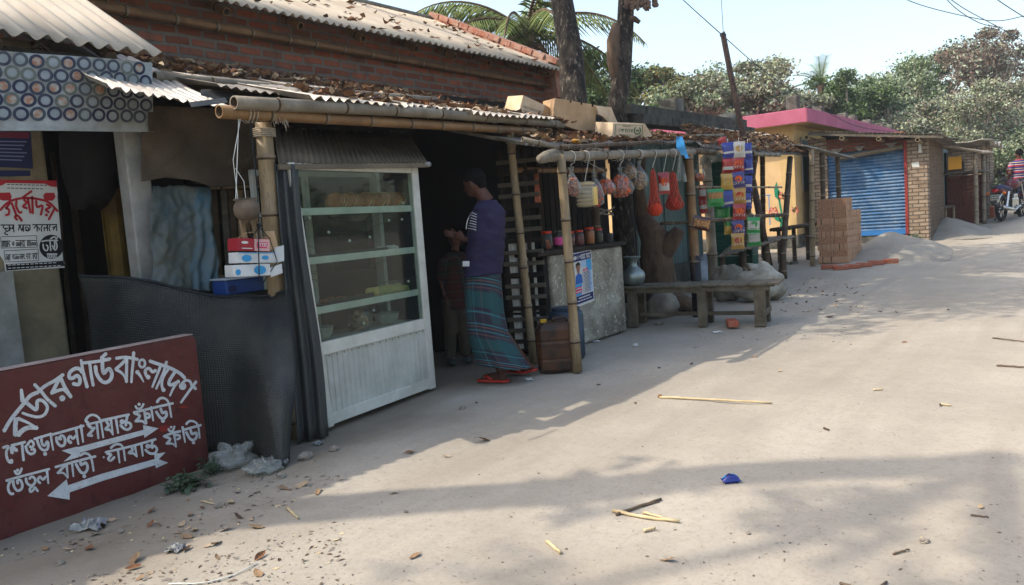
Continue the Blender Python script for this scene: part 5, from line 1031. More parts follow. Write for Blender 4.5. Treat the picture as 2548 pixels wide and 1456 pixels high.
for i, (xa, xb, dy, dz, sd) in enumerate([(6.55, 7.5, .0, 0, 32), (7.4, 8.4, .06, .012, 33), (8.3, 9.5, .02, .0, 34)]):
    mb = MB(); mb.corr((xa, 3.74+.09*(xa-5.6)+dy, tz_(3.74)+dz+.06*(xa-5.75)), (xb-xa, .09*(xb-xa), .06*(xb-xa)), sl2*.93, amp=.014, pitch=.085, k=6, nv=3, warp=.025, seed=sd); mb.build('tin_sheet', 'tin_old', ts, smooth=True, solid=.002)
bam('roof_pole', PY(1300, 347, 3.85), PY(1392, 368, 3.7), .024, .022, 'bamboo_grey', ts, seed=35)
bam('roof_pole', PY(1395, 376, 3.68)+V(0, 0, .03), PY(1650, 352, 3.95), .02, .02, 'bamboo_dark', ts, seed=36)
bam('roof_pole', PY(1560, 345, 4.3), PY(1800, 336, 4.5), .022, .02, 'bamboo_grey', ts, seed=37)
def tsleaf(rg):
    x = rg.uniform(5.7, 9.7); y = rg.uniform(3.75+.09*(x-5.6), 6.1); return V(x, y, tz_(y-.09*(x-5.6))+.06*(x-5.75)+.025+.03*rg.random()**2), UP
leafset('dry_leaves', tsleaf, 1900, .095, LV, 'dry brown leaves heaped over the tea stall roof around the cardboard boxes', 5)
mb = MB(); a = PY(1458, 345, 4.0)
for k_, (u, v) in enumerate(((1342, 336), (1440, 355))):
    pass
y1 = MB(); y1.blob(PY(1432, 352, 3.88), (.09, .03, .02), 9, 6, .2, 3); tag(y1.build('yellow_leaf', 'leaf_yellow', smooth=True), 'curled yellow leaf at the front edge of the tea stall roof', 'leaf')
# cardboard boxes on the roof
def quadbox(name, label, q, y, dep, m, parentname='carton', lean=.0):
    TL, TR, BR, BL2 = [PY(u, v, y) for u, v in q]; t = thing(name, label, 'box', (BL2+BR)/2)
    dv = V(*dep); mb = MB(); P = [BL2, BR, TR, TL]; mb.poly(P, dv); mb.build('body', m, t, bevel=.004)
    return t, (lambda x, yv, o=.003: BL2.lerp(BR, x).lerp(TL.lerp(TR, x), yv)-dv.normalized()*o)
t, f = quadbox('cardboard_box', 'tilted open cardboard box with bold black print on the tea stall roof', [(1302, 237), (1357, 262), (1344, 300), (1288, 290)], 4.55, (.2, .34, .06), 'card_light')
mb = MB(); mb.add(*textmesh('FAST KINGS UP', .155, lambda x, y: f(.52+x, .50+y*1.1), squash=.78)); mb.build('lettering', 'card_ink', t)
mb = MB()
for r_ in range(3):
    for i in range(9): mb.stroke([(.16+i*.075, .33-r_*.09), (.20+i*.075, .33-r_*.09)], .03, lambda x, y: f(x, y))
mb.build('small_print', 'card_ink', t)
a = PY(1357, 262, 4.55); mb = MB(); mb.add([a, a+V(.28, .1, .0), a+V(.26, .0, -.24), PY(1344, 300, 4.55)], [(0, 1, 2, 3)]); mb.build('flap', 'card', t, solid=.004)
t, f = quadbox('cardboard_box', 'big plain torn cardboard box with notched top edge in front of the black tree trunk', [(1381, 244), (1484, 262), (1480, 338), (1374, 303)], 4.45, (.28, .34, .04), 'card')
mb = MB()
for x in (.36, .62, .90): mb.fill([(x-.022, 1.0), (x+.022, 1.0), (x+.024, .95), (x+.01, .92), (x-.01, .92), (x-.024, .95)], f)
mb.build('notches', 'shade_black', t)
p = [PY(u, v, 4.42) for u, v in ((1484, 263), (1521, 267), (1528, 285), (1537, 306), (1522, 314), (1512, 303), (1500, 290), (1489, 284))]
mb = MB(); mb.poly(p, (.01, .03, 0)); mb.build('torn_flap', 'card_light', t)
t, f = quadbox('cardboard_box', 'pale low carton printed in green Bengali with a wreath emblem at the stall roof edge', [(1526, 306), (1604, 308), (1602, 345), (1523, 340)], 4.05, (.08, .26, .05), 'card_light')
mb = MB(); mb.add(*textmesh('অচল', .42, lambda x, y: f(.40+x*.5, .46+y*1.0)))
for s in (0, 1, 2, 3): q = [(.07, .12), (.93, .12), (.93, .88), (.07, .88)]; mb.stroke([q[s], q[(s+1) % 4]], .018, f)
ff = lambda x, y: f(.765+x*.33, .5+y*.75)
mb.stroke([(.28*cos(t_*.5+.9), .28*sin(t_*.5+.9)) for t_ in range(0, 0)] or [(-.2, .3), (-.3, .1), (-.24, -.18), (0, -.3), (.24, -.18), (.3, .1), (.2, .3)], .12, ff); mb.stroke([(-.1, .02), (.12, .02)], .16, ff)
mb.stroke([(.3, .8), (.5, .8)], .05, f); mb.stroke([(.2, .19), (.6, .19)], .03, f); mb.build('green_print', 'card_green', t)
mb = MB(); a = PY(1604, 308, 4.05); mb.add([a, a+V(.12, .12, -.02), a+V(.18, .0, -.13), PY(1602, 345, 4.05)], [(0, 1, 2, 3)]); mb.build('flap', 'card_light', t, solid=.003)
# poster on the counter
cp_ = thing('clinic_poster', 'blue and white printed notice with a portrait photo pasted on the plastered counter', 'poster', PY(1455, 765, 4.388))
q = [PY(u, v, 4.386) for u, v in ((1423, 624), (1470, 614), (1479, 748), (1433, 766))]
def pm(off): return lambda x, y: (q[3].lerp(q[2], x/100)).lerp(q[0].lerp(q[1], x/100), 1-y/240)-V(0, off, 0)
p0, p1, p2, p3 = pm(.001), pm(.0025), pm(.004), pm(.0055)
MB().poly([p0(0, 0), p0(100, 0), p0(100, 240), p0(0, 240)], (0, .001, 0)).build('sheet', 'paper_white', cp_)
def fillpart(name, m, polys, mp):
    mb = MB()
    for p in polys: mb.fill(p, mp)
    return mb.build(name, m, cp_)
rect = lambda a, b, c, d: [(a, b), (c, b), (c, d), (a, d)]
fillpart('navy_band', 'paper_navy', [rect(4, 6, 96, 50), rect(4, 196, 96, 230)], p1)
fillpart('blue_field', 'paper_cyan', [rect(68, 51, 96, 100), rect(4, 146, 40, 158), rect(4, 184, 34, 195)], p1); fillpart('pale_field', 'paper_pale', [rect(40, 51, 67, 80), rect(76, 101, 96, 190)], p1)
fillpart('portrait_shirt', 'paper_blue', [[(6, 145), (8, 112), (20, 102), (30, 102), (42, 112), (44, 145)]], p1); fillpart('portrait_face', 'skin_print', [[(14, 75), (16, 64), (24, 60), (33, 64), (34, 78), (30, 92), (29, 102), (21, 102), (18, 92)]], p2); fillpart('portrait_hair', 'paper_black', [[(12, 78), (13, 60), (24, 52), (35, 60), (35, 76), (32, 66), (17, 66)]], p3)
fillpart('red_badges', 'paper_pink', [rect(50, 88, 76, 99), rect(4, 158, 38, 184)], p2)
mb = MB()
for i in range(6): mb.stroke([(6+i*15, 14), (18+i*15, 14)], 4, p2)
mb.dot((12, 34), 8, p2); mb.add(*textmesh('H.M', 20, lambda x, y: p2(29+x*.75, 34-y)))
for x0, x1 in ((42, 68), (72, 93)):
    mb.stroke([(x0, 26), (x1, 26)], 4, p2)
    for k in range(int((x1-x0)/6)): mb.stroke([(x0+3+k*6, 26), (x0+1+k*6, 36), (x0+5+k*6, 44)], 3, p2)
for i in range(5): mb.stroke([(18+i*12, 206), (28+i*12, 206)], 5, p2); mb.stroke([(12+i*15, 218), (24+i*15, 218)], 4, p2)
for r_ in range(2):
    for i in range(4): mb.stroke([(8+i*8, 165+r_*12), (13+i*8, 165+r_*12)], 5, p3)
mb.stroke([(54, 94), (72, 94)], 4, p3); mb.build('white_print', 'paper_white', cp_)
mb = MB(); rg = random.Random(6)
for i in range(15):
    y = 104+i*5.9; mb.dot((46, y), 1.6, p2); x = 52
    while x < 84: w = rg.uniform(4, 9); mb.stroke([(x, y), (x+w, y)], 2.6, p2); x += w+2.5
mb.build('dark_print', 'paper_navy', cp_)
# jars on the counter
def jar(u, v, r, h, lidm, fill, lab, filled=.8, labelm=None):
    c = PY(u, v, 4.5); c.z = 1.051; t = thing('jar', lab, 'jar', c)
    MB().lathe([(r*.9, 0), (r, .012), (r, h*.78), (r*.82, h*.86), (r*.8, h*.9)], c, 18).build('jar_body', 'jar_plastic', t, smooth=True)
    MB().lathe([(r*.84, h*.885), (r*.88, h*.9), (r*.88, h), (r*.8, h*1.01)], c, 18).build('lid', lidm, t)
    if fill: MB().lathe([(r*.86, .008), (r*.93, .02), (r*.93, h*.76*filled), (r*.7, h*.8*filled)], c, 16).build('contents', fill, t, smooth=True)
    if labelm: MB().lathe([(r*1.015, h*.2), (r*1.015, h*.62)], c, 18).build('label', labelm, t)
    return t, c
t, c = jar(1362, 618, .062, .19, 'lid_red', None, 'clear jar with red lid and orange sticks leaning inside, first on the counter')
mb = MB()
for i in range(6): mb.bar(c+V(-.03+.01*i, -.03+.012*(i % 4), .012), c+V(.005+.006*i, .01*(i % 3), .1), .016, .012)
mb.build('sticks', 'snack_orange', t)
jar(1392, 614, .06, .19, 'jar_plastic', 'jar_dark', 'clear jar with wide pink paper label beside the red lidded stick jar', .8, 'jar_pink')
jar(1442, 608, .055, .17, 'lid_red', 'jar_red', 'jar of dark red sweets just right of the bamboo post', .9); jar(1468, 603, .058, .19, 'lid_red', 'jar_orange', 'jar full of orange snacks with bright red lid', 1.0); jar(1491, 600, .048, .17, 'lid_red', 'jar_dark', 'narrow jar of dark sweets with red lid beside the orange snack jar', .8)
jar(1420, 611, .05, .165, 'lid_red', 'jar_red', 'red filled jar mostly hidden behind the bamboo stall post', .8)
c = PY(1519, 597, 4.5); c.z = 1.051; MBx = MB(); MBx.lathe([(.032, 0), (.036, .1), (.038, .102), (.034, .098), (.03, .005)], c, 18); tag(MBx.build('steel_cup', 'steel', smooth=True), 'small shiny steel cup at the right end of the counter', 'cup')
mb = MB(); rg = random.Random(8)
for i in range(14): a = PY(1470+rg.uniform(0, 50), 520+rg.uniform(-10, 20), 5.1); mb.bar(a, a+V(rg.uniform(.1, .3), 0, rg.uniform(-.06, .06)), .02, .003, up=V(0, 1, 0))
tag(mb.build('paper_bundle', 'sack_grey'), 'loose bundle of grey papers stuffed on the shelf above the jars', 'papers')
c = PY(1338, 470, 4.6); mb = MB(); mb.grid(lambda u, v: c+V((u-.5)*(.07+.05*v), .02*sin(9*u), -.14+.3*(1-v)+.0*u), 8, 6); tag(mb.build('hanging_cloth', 'snack_pink', smooth=True, solid=.003), 'pinkish cloth strip hanging in the dark gap left of the counter', 'cloth')
# ------------------------------------------------------------------ hanging goods
def onbeam(u): 
    # point below the beam that lies in the picture column u
    lo, hi = 0, 1
    for i in range(30):
        m = (lo+hi)/2; p = BL.lerp(BR_, m); q_ = p-CAM; uu = PXW/2+FPX*q_.dot(IR)/q_.dot(FW)
        if uu < u: lo = m
        else: hi = m
    return BL.lerp(BR_, lo)
rg_b = random.Random(66)
def hang(u, v0, v1, wpx, fill, lab, cat='bag', kind='bag', frac=.55, du=0, name='snack_bag', dy=0, blobr=None):
    b = onbeam(u)+V(0, dy, 0); d = (b-CAM).dot(FW); top = PD(u+du, v0, d); bot = PD(u+du+4, v1, d); top.x += 0; w = wpx/FPX*d; h = top.z-bot.z
    c = V(top.x, top.y, bot.z); t = thing(name, lab, cat, c)
    MB().tube([b+V(0, -.047, 0), b+V(0, -.03, -.06), V(top.x, top.y, top.z+.02), top], .0028, 5).build('string', 'string_white', t)
    MB().tube([b+V(.006*cos(k), .048*cos(k*.63), .048*sin(k*.63)) for k in range(11)], .003, 5).build('loop', 'string_white', t)
    sq = lambda i, j: .08*sin(j*1.9+i*.7+u)+.05*sin(j*4.1+u)
    if kind == 'bag':
        r = w/2; pr = [(r*.3, 0), (r*.85, h*.10), (r, h*.28), (r*.85, h*.48), (r*.4, h*.7), (.012, h*.82), (.022, h*.92), (.03, h*.99)]
        sk = rg_b.uniform(-.25, .25)
        plea = lambda i, j: .07*sin(j*2.6+u+.5*i)+.10*sin(j*1.05+u*.7+i*.6)+.05*sin(j*4.3+i)
        m_ = MB(); m_.lathe(pr, c, 26, ax=(ihr, ihd*.72, UP), dent=plea)
        for i, q in enumerate(m_.v): p = Vector(q); m_.v[i] = tuple(p+ihr*(p.z-c.z-h)*sk*.25+ihr*.006*noise.noise(p*40)+UP*.008*noise.noise(p*30)*(1 if p.z < c.z+h*.3 else 0))
        m_.build('plastic', 'poly_bag', t, smooth=False)
        m_ = MB(); nb = 80
        for i in range(nb):
            z_ = rg_b.random()*frac*h; q = min(1, .5+z_/(h*.2)) if z_ < h*.1 else max(.25, 1-(z_-h*.25)/(h*.75)) if z_ > h*.25 else 1; rr_ = r*.82*q*rg_b.random()**.5; a_ = rg_b.uniform(0, 6.28); s_ = r*.20*rg_b.uniform(.7, 1.3); m_.blob(c+ihr*(rr_*cos(a_)+(z_-h)*sk*.25)+ihd*rr_*.7*sin(a_)+V(0, 0, z_+.015), (s_, s_*.7, s_*.8), 6, 5, .35, i)
        m_.build('contents', fill, t, smooth=True)
    return t, c, h, w, d
hang(1421, 415, 490, 40, 'snack_pink', 'clear bag with pale pink snacks hanging nearest the left end of the beam')
t, c, h, w, d = hang(1456, 452, 516, 50, 'bun', 'tall pack of whitish oblong buns hanging on the beam by a white string', 'bread', 'none', name='bun_pack')
for r_ in range(6): mb = MB(); mb.blob(c+V(0, 0, .028+r_*h*.155), (w*.5, .05, .026), 14, 8, .06, r_, (ihr, ihd, UP)); mb.build('bun', mat('bun_cream', 'b5a27c', 'a08c64', scale=9, rough=.7) if r_ == 0 else 'bun_cream', t, smooth=True)
MB().lathe([(w*.50, 0), (w*.54, h*.2), (w*.54, h*.85), (w*.3, h*.95), (.01, h*1.02)], c, 14, ax=(ihr, ihd*.55, UP)).build('plastic', 'poly_bag', t, smooth=True)
MB().box(c+ihr*w*.42+V(0, 0, h*.42)-ihd*.035, (.05, .004, h*.7), (ihr, ihd, UP)).build('yellow_panel', 'bun', t)
hang(1478, 425, 516, 44, 'snack_red', 'clear knotted bag with reddish snacks right beside the bun pack', dy=.03); hang(1503, 430, 484, 56, 'snack_orange', 'bag of orange fried snacks hanging further back under the beam', dy=.2)
hang(1543, 415, 491, 60, 'snack_orange', 'fat clear bag half full of bright orange snacks with a knotted top', frac=.62); hang(1566, 392, 447, 40, 'snack_tan', 'small bag of tan snacks hanging behind the fat orange bag', dy=.18); hang(1590, 398, 472, 42, 'snack_tan', 'clear bag of round tan snacks with a folded over top left of the red nets')
def netbag(u, v0, v1, w, fruit, lab, n, r):
    t, c, h, ww, d = hang(u, v0, v1, w, None, lab, 'fruit net', 'none', name='fruit_net')
    W2 = ww/2; mb = MB(); prof = [(W2*.4, 0), (W2*.85, h*.06), (W2, h*.14), (W2*.8, h*.26), (W2*.5, h*.45), (W2*.42, h*.7), (W2*.3, h*.9), (.008, h)]
    for k in range(8):
        for s in (1, -1): mb.tube([c+V(r_*cos(2*pi*k/8+s*z*6), r_*sin(2*pi*k/8+s*z*6), z) for r_, z in [(a[0]+(b[0]-a[0])*f_, a[1]+(b[1]-a[1])*f_) for a, b in zip(prof[:-1], prof[1:]) for f_ in (0, .5)]], .0012, 4, cap=False)
    mb.build('net', 'net_red', t); MB().lathe([(a*.98, z) for a, z in prof], c, 16).build('net_haze', 'red_net', t, smooth=True)
    for i in range(n): o = MB().blob(c+V((i % 2-.5)*r*(1.2 if n > 1 else 0), (i//2)*.03-.01, r*1.0+(i//2)*r*1.1), r, 14, 10, .03, i).build('fruit', fruit, t, smooth=True)
netbag(1624, 418, 538, 40, 'orange', 'red net with one bright orange hanging low on a long string', 1, .072); netbag(1674, 425, 524, 48, 'onion', 'red net holding several dark red onions beside the black post', 4, .05)
def sachet(name, u, v, w, h, m, d, lab=None, parent=None, tilt=0, band=None, text=None, grp=None, blob2=None, tm='pk_white'):
    """pillow packet with crimped ends centred on the picture point at camera depth d"""
    c = PD(u, v, d); k = d/FPX; W_, H_ = w*k, h*k; ct, st_ = cos(tilt), sin(tilt); X = ihr*ct+UP*st_; Z = UP*ct-ihr*st_; Y = ihd
    def f(a, b): 
        x = (a-.5)*W_; z = (b-.5)*H_; e = min(1, max(0, min(b, 1-b)-.07)*6); bul = .026*e**.7*(1-abs(2*a-1)**2.5)+.002*sin(29*a+7*v)*e
        return c+X*x*(1-.08*sin(pi*b))+Z*z, bul
    mb = MB()
    for s in (1, -1): mb.grid(lambda a, b: f(a, b)[0]-Y*(f(a, b)[1]*s+.0006*s), 10, 12)
    o = mb.build(name, m, parent, smooth=True)
    ft = lambda a, b, off=.002: f(a, b)[0]-Y*(f(a, b)[1]+off)
    if band:
        mb = MB(); mb.grid(lambda a, b: ft(.04+.92*a, band[0]+(band[1]-band[0])*b), 10, 4); mb.build('print_band', band[2], o if parent is None else o, smooth=True)
    if blob2:
        mb = MB(); mb.add([ft(.5+.3*cos(t_*.5), .55+.2*sin(t_*.5), .003) for t_ in range(12)], [tuple(range(12))]); mb.add([ft(.42+.12*cos(t_*.6), .62+.1*sin(t_*.6), .0045) for t_ in range(10)], [tuple(range(10))]); mb.build('print_picture', blob2, o)
    if text:
        mb = MB(); mb.add(*textmesh(text, .42, lambda x, y: ft(min(.97, max(.03, .5+x*.95)), .27+y*.5, .0045))); mb.build('print_text', tm, o)
    if lab: tag(o, lab, 'packet', grp)
    return o
d9 = 9.3
sp_ = sachet('snack_packet', 1652, 456, 30, 54, 'pk_red', (onbeam(1652)-CAM).dot(FW), 'red snack packet with white and orange print hanging between two red fruit nets', band=(.15, .5, 'pk_white'), blob2='snack_orange')
b = onbeam(1650); MB2 = MB(); MB2.tube([b+V(0, -.05, 0), PD(1650, 430, (b-CAM).dot(FW))], .0028, 5); MB2.build('string', 'string_white', sp_)
b = onbeam(1688); dd = (b-CAM).dot(FW); mb = MB(); mb.grid(lambda u, v: PD(1682+u*(14+14*v), 380+v*72, dd-.05+.03*sin(9*u+5*v)), 10, 10); tag(mb.build('draped_bag', 'poly_bag_white', smooth=True), 'empty white plastic bag draped down beside the tarred post', 'bag')
mb = MB()
for k in range(3): mb.grid(lambda u, v: PD(1683+k*3+u*9+8*v*k, 340+v*(38+8*k), dd-.1+.02*sin(7*v+k)), 3, 8)
tag(mb.build('blue_ribbon', mat('ribbon', '3f8fc4', rough=.4), smooth=True), 'bright blue plastic strip knotted over the end of the beam', 'ribbon')
# goods right of the black post
def sq2(i, j): return .1*sin(j*1.7+i)+.06*sin(j*3.9)
c = PD(1741, 452, 10.2); t = thing('snack_bag', 'small clear bag of orange snacks hanging right of the tarred post', 'bag', c)
MB().lathe([(.03, 0), (.085, .05), (.08, .12), (.03, .19), (.015, .22), (.03, .25)], c, 16, dent=sq2).build('plastic', 'poly_bag', t); MB().lathe([(.03, .005), (.07, .04), (.06, .09), (.02, .11)], c, 12).build('contents', 'snack_orange', t, smooth=True); MB().tube([c+V(0, 0, .24), PD(1743, 360, 10.2)], .0028, 5).build('string', 'string_white', t)
mb = MB(); mb.grid(lambda u, v: PD(1742+u*56, 406-26*sin(pi*(.15+.7*u))*(1-v)-12*u+6*v, 10.0+.25*v+.04*sin(11*u)+.03*sin(9*u*v)), 16, 8); tag(mb.build('white_bag', 'poly_bag_white', smooth=True, solid=.002), 'crumpled white plastic bag spread over the crossbar left of the packets', 'bag')
def strip(label, u, items, w=34):
    t = thing('packet_strip', label, 'packet strip', PD(u, items[-1][0]+20, d9))
    for i, (v, m, band, bl, tx) in enumerate(items): sachet('packet', u+2.2*sin(i*1.3+u), v, w-2, 39.5, m, d9+.03*(i % 2), parent=t, band=band, blob2=bl, text=tx, tilt=.07*sin(i*2.1+u))
    MB().tube([PD(u, items[0][0]-18, d9), PD(u, items[0][0]-30, d9+.1)], .003, 5).build('string', 'string_white', t); return t
d9 = 10.2
strip('hanging strip of mixed blue, red and yellow packets, left of the three long strips', 1811, [(374, 'pk_blue', (.3, .42, 'pk_white'), None, None), (411, 'pk_red', (.2, .4, 'pk_white'), None, None), (452, 'pk_yellow', None, 'pk_gold', None), (495, 'pk_blue', (.15, .3, 'pk_white'), None, None)], 35)
strip('longest hanging strip of snack packets printed with white letters, in the middle', 1838, [(372, 'pk_white', None, 'pk_gold', None), (408, 'pk_red', None, 'snack_orange', 'OTTP'), (447, 'pk_purple', None, 'snack_orange', 'OTTP'), (487, 'pk_gold', None, 'snack_red', 'OTTP'), (527, 'pk_red', None, 'snack_orange', 'OTTP'), (567, 'pk_purple', None, 'snack_orange', 'OTTP'), (600, 'pk_gold', None, 'pk_red', 'OTTP')], 36)
d9 = 10.35
strip('hanging strip of blue and white packets beside the leaning pole', 1860, [(376, 'pk_blue', (.35, .5, 'pk_white'), None, None), (413, 'pk_blue', (.25, .35, 'pk_white'), None, None), (457, 'pk_blue', (.3, .45, 'pk_white'), None, None), (500, 'pk_blue', (.4, .55, 'pk_white'), None, None)], 26)
strip('short strip of two shiny green packets on the crossbar', 1800, [(490, 'pk_green', (.7, .85, 'pk_white'), None, None), (530, 'pk_green', (.1, .2, 'pk_white'), None, None)], 42)
strip('strip of two narrow red packets left of the green ones', 1747, [(480, 'pk_red', (.3, .7, 'pk_white'), None, None), (512, 'pk_red', (.3, .55, 'pk_white'), None, None)], 22)
strip('strip of two green packets with white print hanging lowest at the right', 1877, [(560, 'pk_green', (.2, .75, 'pk_white'), 'pk_green', None), (592, 'pk_green', (.25, .8, 'sack_white'), None, 'MIT')], 36)
sachet('snack_packet', 1781, 492, 42, 44, 'pk_green', 10.15, 'green packet with tan food picture between the red and green strips', band=(.45, .8, 'snack_tan'))
sachet('snack_packet', 1746, 556, 46, 34, 'pk_brown', 9.6, 'brown packet with pale biscuit picture tied on the tarred post', band=(.2, .8, 'snack_tan'), tilt=-.25); sachet('snack_packet', 1816, 562, 30, 42, 'pk_yellow', 10.3, 'yellow green packet hanging alone behind the longest strip', band=(.5, .8, 'pk_green')); sachet('snack_packet', 1798, 352, 24, 20, 'pk_red', 10.3, 'red packet lying on the roof edge above the strips', tilt=.3)
pr = thing('packet_rack', 'rack of dark sticks tied across posts that carries the snack packet strips', 'rack', G(1780, 735))
bam('stick', PD(1645, 557, 9.7), PD(1852, 545, 10.4), .022, .02, 'bamboo_dark', pr, seed=41); bam('stick', PD(1838, 541, 10.9), PD(1948, 535, 11.4), .03, .028, 'bamboo_dark', pr, seed=42); bam('stick', PD(1725, 466, 10), PD(1945, 466, 11.2), .014, .014, 'bamboo', pr, seed=43); bam('stick', PD(1790, 362, 10.3), PD(1880, 366, 10.5), .02, .02, 'bamboo_grey', pr, seed=44)
bam('post', G(1778, 738), G(1778, 738)+V(-.05, 0, 2.0), .075, .066, 'bamboo_grey', pr, sp=.5, seed=45, n=14)
bam('post', G(1868, 690)+V(0, .2, 0), PD(1880, 385, 12.2), .05, .045, 'bamboo_dark', pr, seed=46)
# ------------------------------------------------------------------ bench, pitcher, sacks, stump
be = thing('wooden_bench', 'low weathered plank bench with thick square legs in front of the tea stall', 'bench', V(8.45, 3.75, 0))
bA, bB = V(8.17, 4.52, 0), V(8.48, 2.93, 0); bx_d = (bB-bA).normalized(); by_d = V(-bx_d.y, bx_d.x, 0); BLn = (bB-bA).length
if by_d.x < 0: by_d = -by_d
def bp_(x, y, z): return bA+bx_d*x+by_d*y+V(0, 0, z)
for x, wd in ((.02, .11), (BLn*.53, .10), (BLn-.13, .12)):
    for y in (.0, .36): MB().box(bp_(x+wd/2, y+.045, .205), (wd, .085, .41), (bx_d, by_d, UP)).build('leg', 'wood_bench', be, bevel=.006)
for y in (.02, .41): MB().box(bp_(BLn/2, y, .435), (BLn+.1, .03, .055), (bx_d, by_d, UP)).build('apron', 'wood_bench', be, bevel=.004)
rg = random.Random(14); x = -.07
while x < BLn+.03:
    w = rg.uniform(.12, .2); MB().box(bp_(x+w/2, .215+rg.uniform(-.015, .015), .478+rg.uniform(-.004, .004)), (w-.008, .5+rg.uniform(-.02, .02), .024), (bx_d, by_d, UP)).build('plank', 'wood_bench', be, bevel=.004); x += w
MB().box(bp_(BLn*.52, .215, .13), (BLn*.9, .035, .045), (bx_d, by_d, UP)).build('stretcher', 'wood_bench', be, bevel=.004); MB().box(bp_(BLn-.02, .23, .15), (.03, .5, .07), (bx_d, by_d, UP)).build('end_stretcher', 'wood_bench', be, bevel=.004)
c = bp_(.06, .22, .491); c = PL(1577, 713, bp_(0, .22, 0), by_d); c.z = .491
MBp = MB(); MBp.lathe([(.085, 0), (.118, .02), (.143, .07), (.147, .12), (.132, .165), (.09, .205), (.06, .232), (.053, .255), (.062, .295), (.088, .33), (.105, .342), (.108, .352), (.10, .352), (.085, .34), (.055, .30), (.045, .25)], c, 32, dent=lambda i, j: (.025*sin(j*pi/2.0)*(1 if 2 <= i <= 3 else 0))); t = tag(MBp.build('metal_pitcher', mat('aluminium', '8e9a98', '7c8886', scale=6, rough=.38, metal=.65, dirt='5f6866', dscale=9, damt=.3), smooth=True), 'dull aluminium water pitcher with flared rim standing on the left end of the bench', 'pitcher')
def sack(u, v, r, m, lab, seed, neck=None, name='sack'):
    c = G(u, v); mb = MB(); mb.blob(c+V(0, 0, r[2]*.9), r, 26, 18, .13, seed, (ihr, ihd, UP))
    for i, q_ in enumerate(mb.v):
        p = Vector(q_); k = .035*noise.noise(p*9)+.02*noise.noise(p*22)+.02*sin((p.z*14+noise.noise(p*4)*5)); d = (p-c-V(0, 0, r[2])).normalized(); p = p+d*k; p.z = max(p.z, c.z-.01); mb.v[i] = tuple(p)
    if neck: mb.tube([c+V(0, 0, r[2]*1.6), c+ihr*neck[0]+V(0, 0, r[2]*1.6+neck[1]), c+ihr*neck[0]*1.5+V(0, 0, r[2]*1.5+neck[1]*1.1)], [.1, .045, .08], 10)
    return tag(mb.build(name, m, smooth=True), lab, 'sack')
sack(1752, 722, (.2, .18, .27), 'sack_blue', 'bluish white woven sack standing behind the tarred post', 2, (.05, .12)); sack(1812, 746, (.235, .2, .25), 'sack_grey', 'grey crumpled sack tied at the top, between the two pale sacks', 3, (.05, .06)); sack(1893, 748, (.35, .24, .25), 'sack_white', 'largest pale dirty sack slumped behind the right end of the bench', 5, (-.1, .08))
s = thing('tree_stump', 'gnarled forked brown tree stump between the counter and the green tin wall', 'stump', V(9.55, 4.95, 0))
def SP(u, v): return PX(u, v, 9.6)
MB().tube([V(9.75, 4.95, -.05), SP(1640, 700), SP(1632, 640), SP(1630, 590), SP(1608, 560), SP(1600, 540)], [.3, .24, .22, .2, .14, .11], 14).build('trunk', 'bark_brown', s, smooth=True); MB().tube([SP(1638, 640), SP(1662, 612), SP(1678, 590), SP(1690, 572)], [.16, .13, .11, .08], 12).build('fork', 'bark_brown', s, smooth=True); MB().tube([SP(1600, 545), SP(1590, 470), SP(1596, 380)], [.1, .075, .07], 10).build('stem', 'bark_brown', s, smooth=True)
mb = MB(); a = V(9.3, 4.55, 0); mb.tube([a+V(0, .4, .35), a+V(.2, -.1, .15), a+V(.35, -.35, .03)], [.1, .12, .09], 10); tag(mb.build('log', 'bark_brown', smooth=True), 'thick grey brown log slanting to the ground under the bench', 'log')
mb = MB(); mb.blob(V(9.1, 4.5, .12), (.3, .2, .2), 16, 10, .15, 4); tag(mb.build('white_sack', 'sack_grey', smooth=True), 'white sack lying on the ground in the shade under the bench', 'sack')
# ------------------------------------------------------------------ third stall, tin house
t3 = thing('snack_stall', 'open stall with leaf littered tin roof on dark bamboo posts beyond the tarred post', 'stall', (11.4, 4.7, gz(11)))
FL, FR, BR3, BL3 = PY(1745, 366, 4.05), PY(2012, 388, 4.35), PY(1962, 348, 5.1), PY(1690, 318, 5.3)
mb = MB(); nL = int((FR-FL).length/.085)
def r3(u, v):
    p = FL.lerp(FR, u).lerp(BL3.lerp(BR3, u), v); return p+V(0, 0, .014*cos(2*pi*u*nL)+.03*noise.noise(Vector((u*4, v*3, 1))))
mb.grid(r3, nL*6, 5); mb.build('roof', 'tin_old', t3, smooth=True, solid=.003)
bam('roof_pole', PY(1856, 342, 5.2), PY(2006, 366, 4.75), .045, .04, 'bamboo_grey', t3, seed=51); bam('roof_pole', PY(1872, 383, 4.2), PY(1940, 386, 4.2), .035, .03, 'bamboo_grey', t3, seed=52)
mb = MB(); mb.corr(PY(1765, 320, 5.2), PY(1966, 350, 5.0)-PY(1765, 320, 5.2), V(.2, .5, .2), amp=.01, pitch=.1, seed=4, k=4); mb.build('roof_sheet', 'tin_roof', t3, smooth=True, solid=.003)
bam('post', G(1944, 692), PY(1966, 392, 4.4), .055, .048, 'bamboo_dark', t3, sp=.4, seed=53); bam('post', G(1900, 640)+V(0, 0, 0), r3(.62, .6), .05, .045, 'bamboo_dark', t3, seed=54)
a = G(2022, 661); bam('post', a, PX(2019, 372, a.x), .05, .045, 'bamboo', t3, sp=.33, seed=55)
def l3(rg):
    u, v = rg.random(), rg.random()**1.2; return r3(u, v)+V(0, 0, .03+.03*rg.random()), UP
leafset('dry_leaves', l3, 1300, .10, LV, 'dry brown leaves covering the snack stall roof beyond the tarred post', 7)
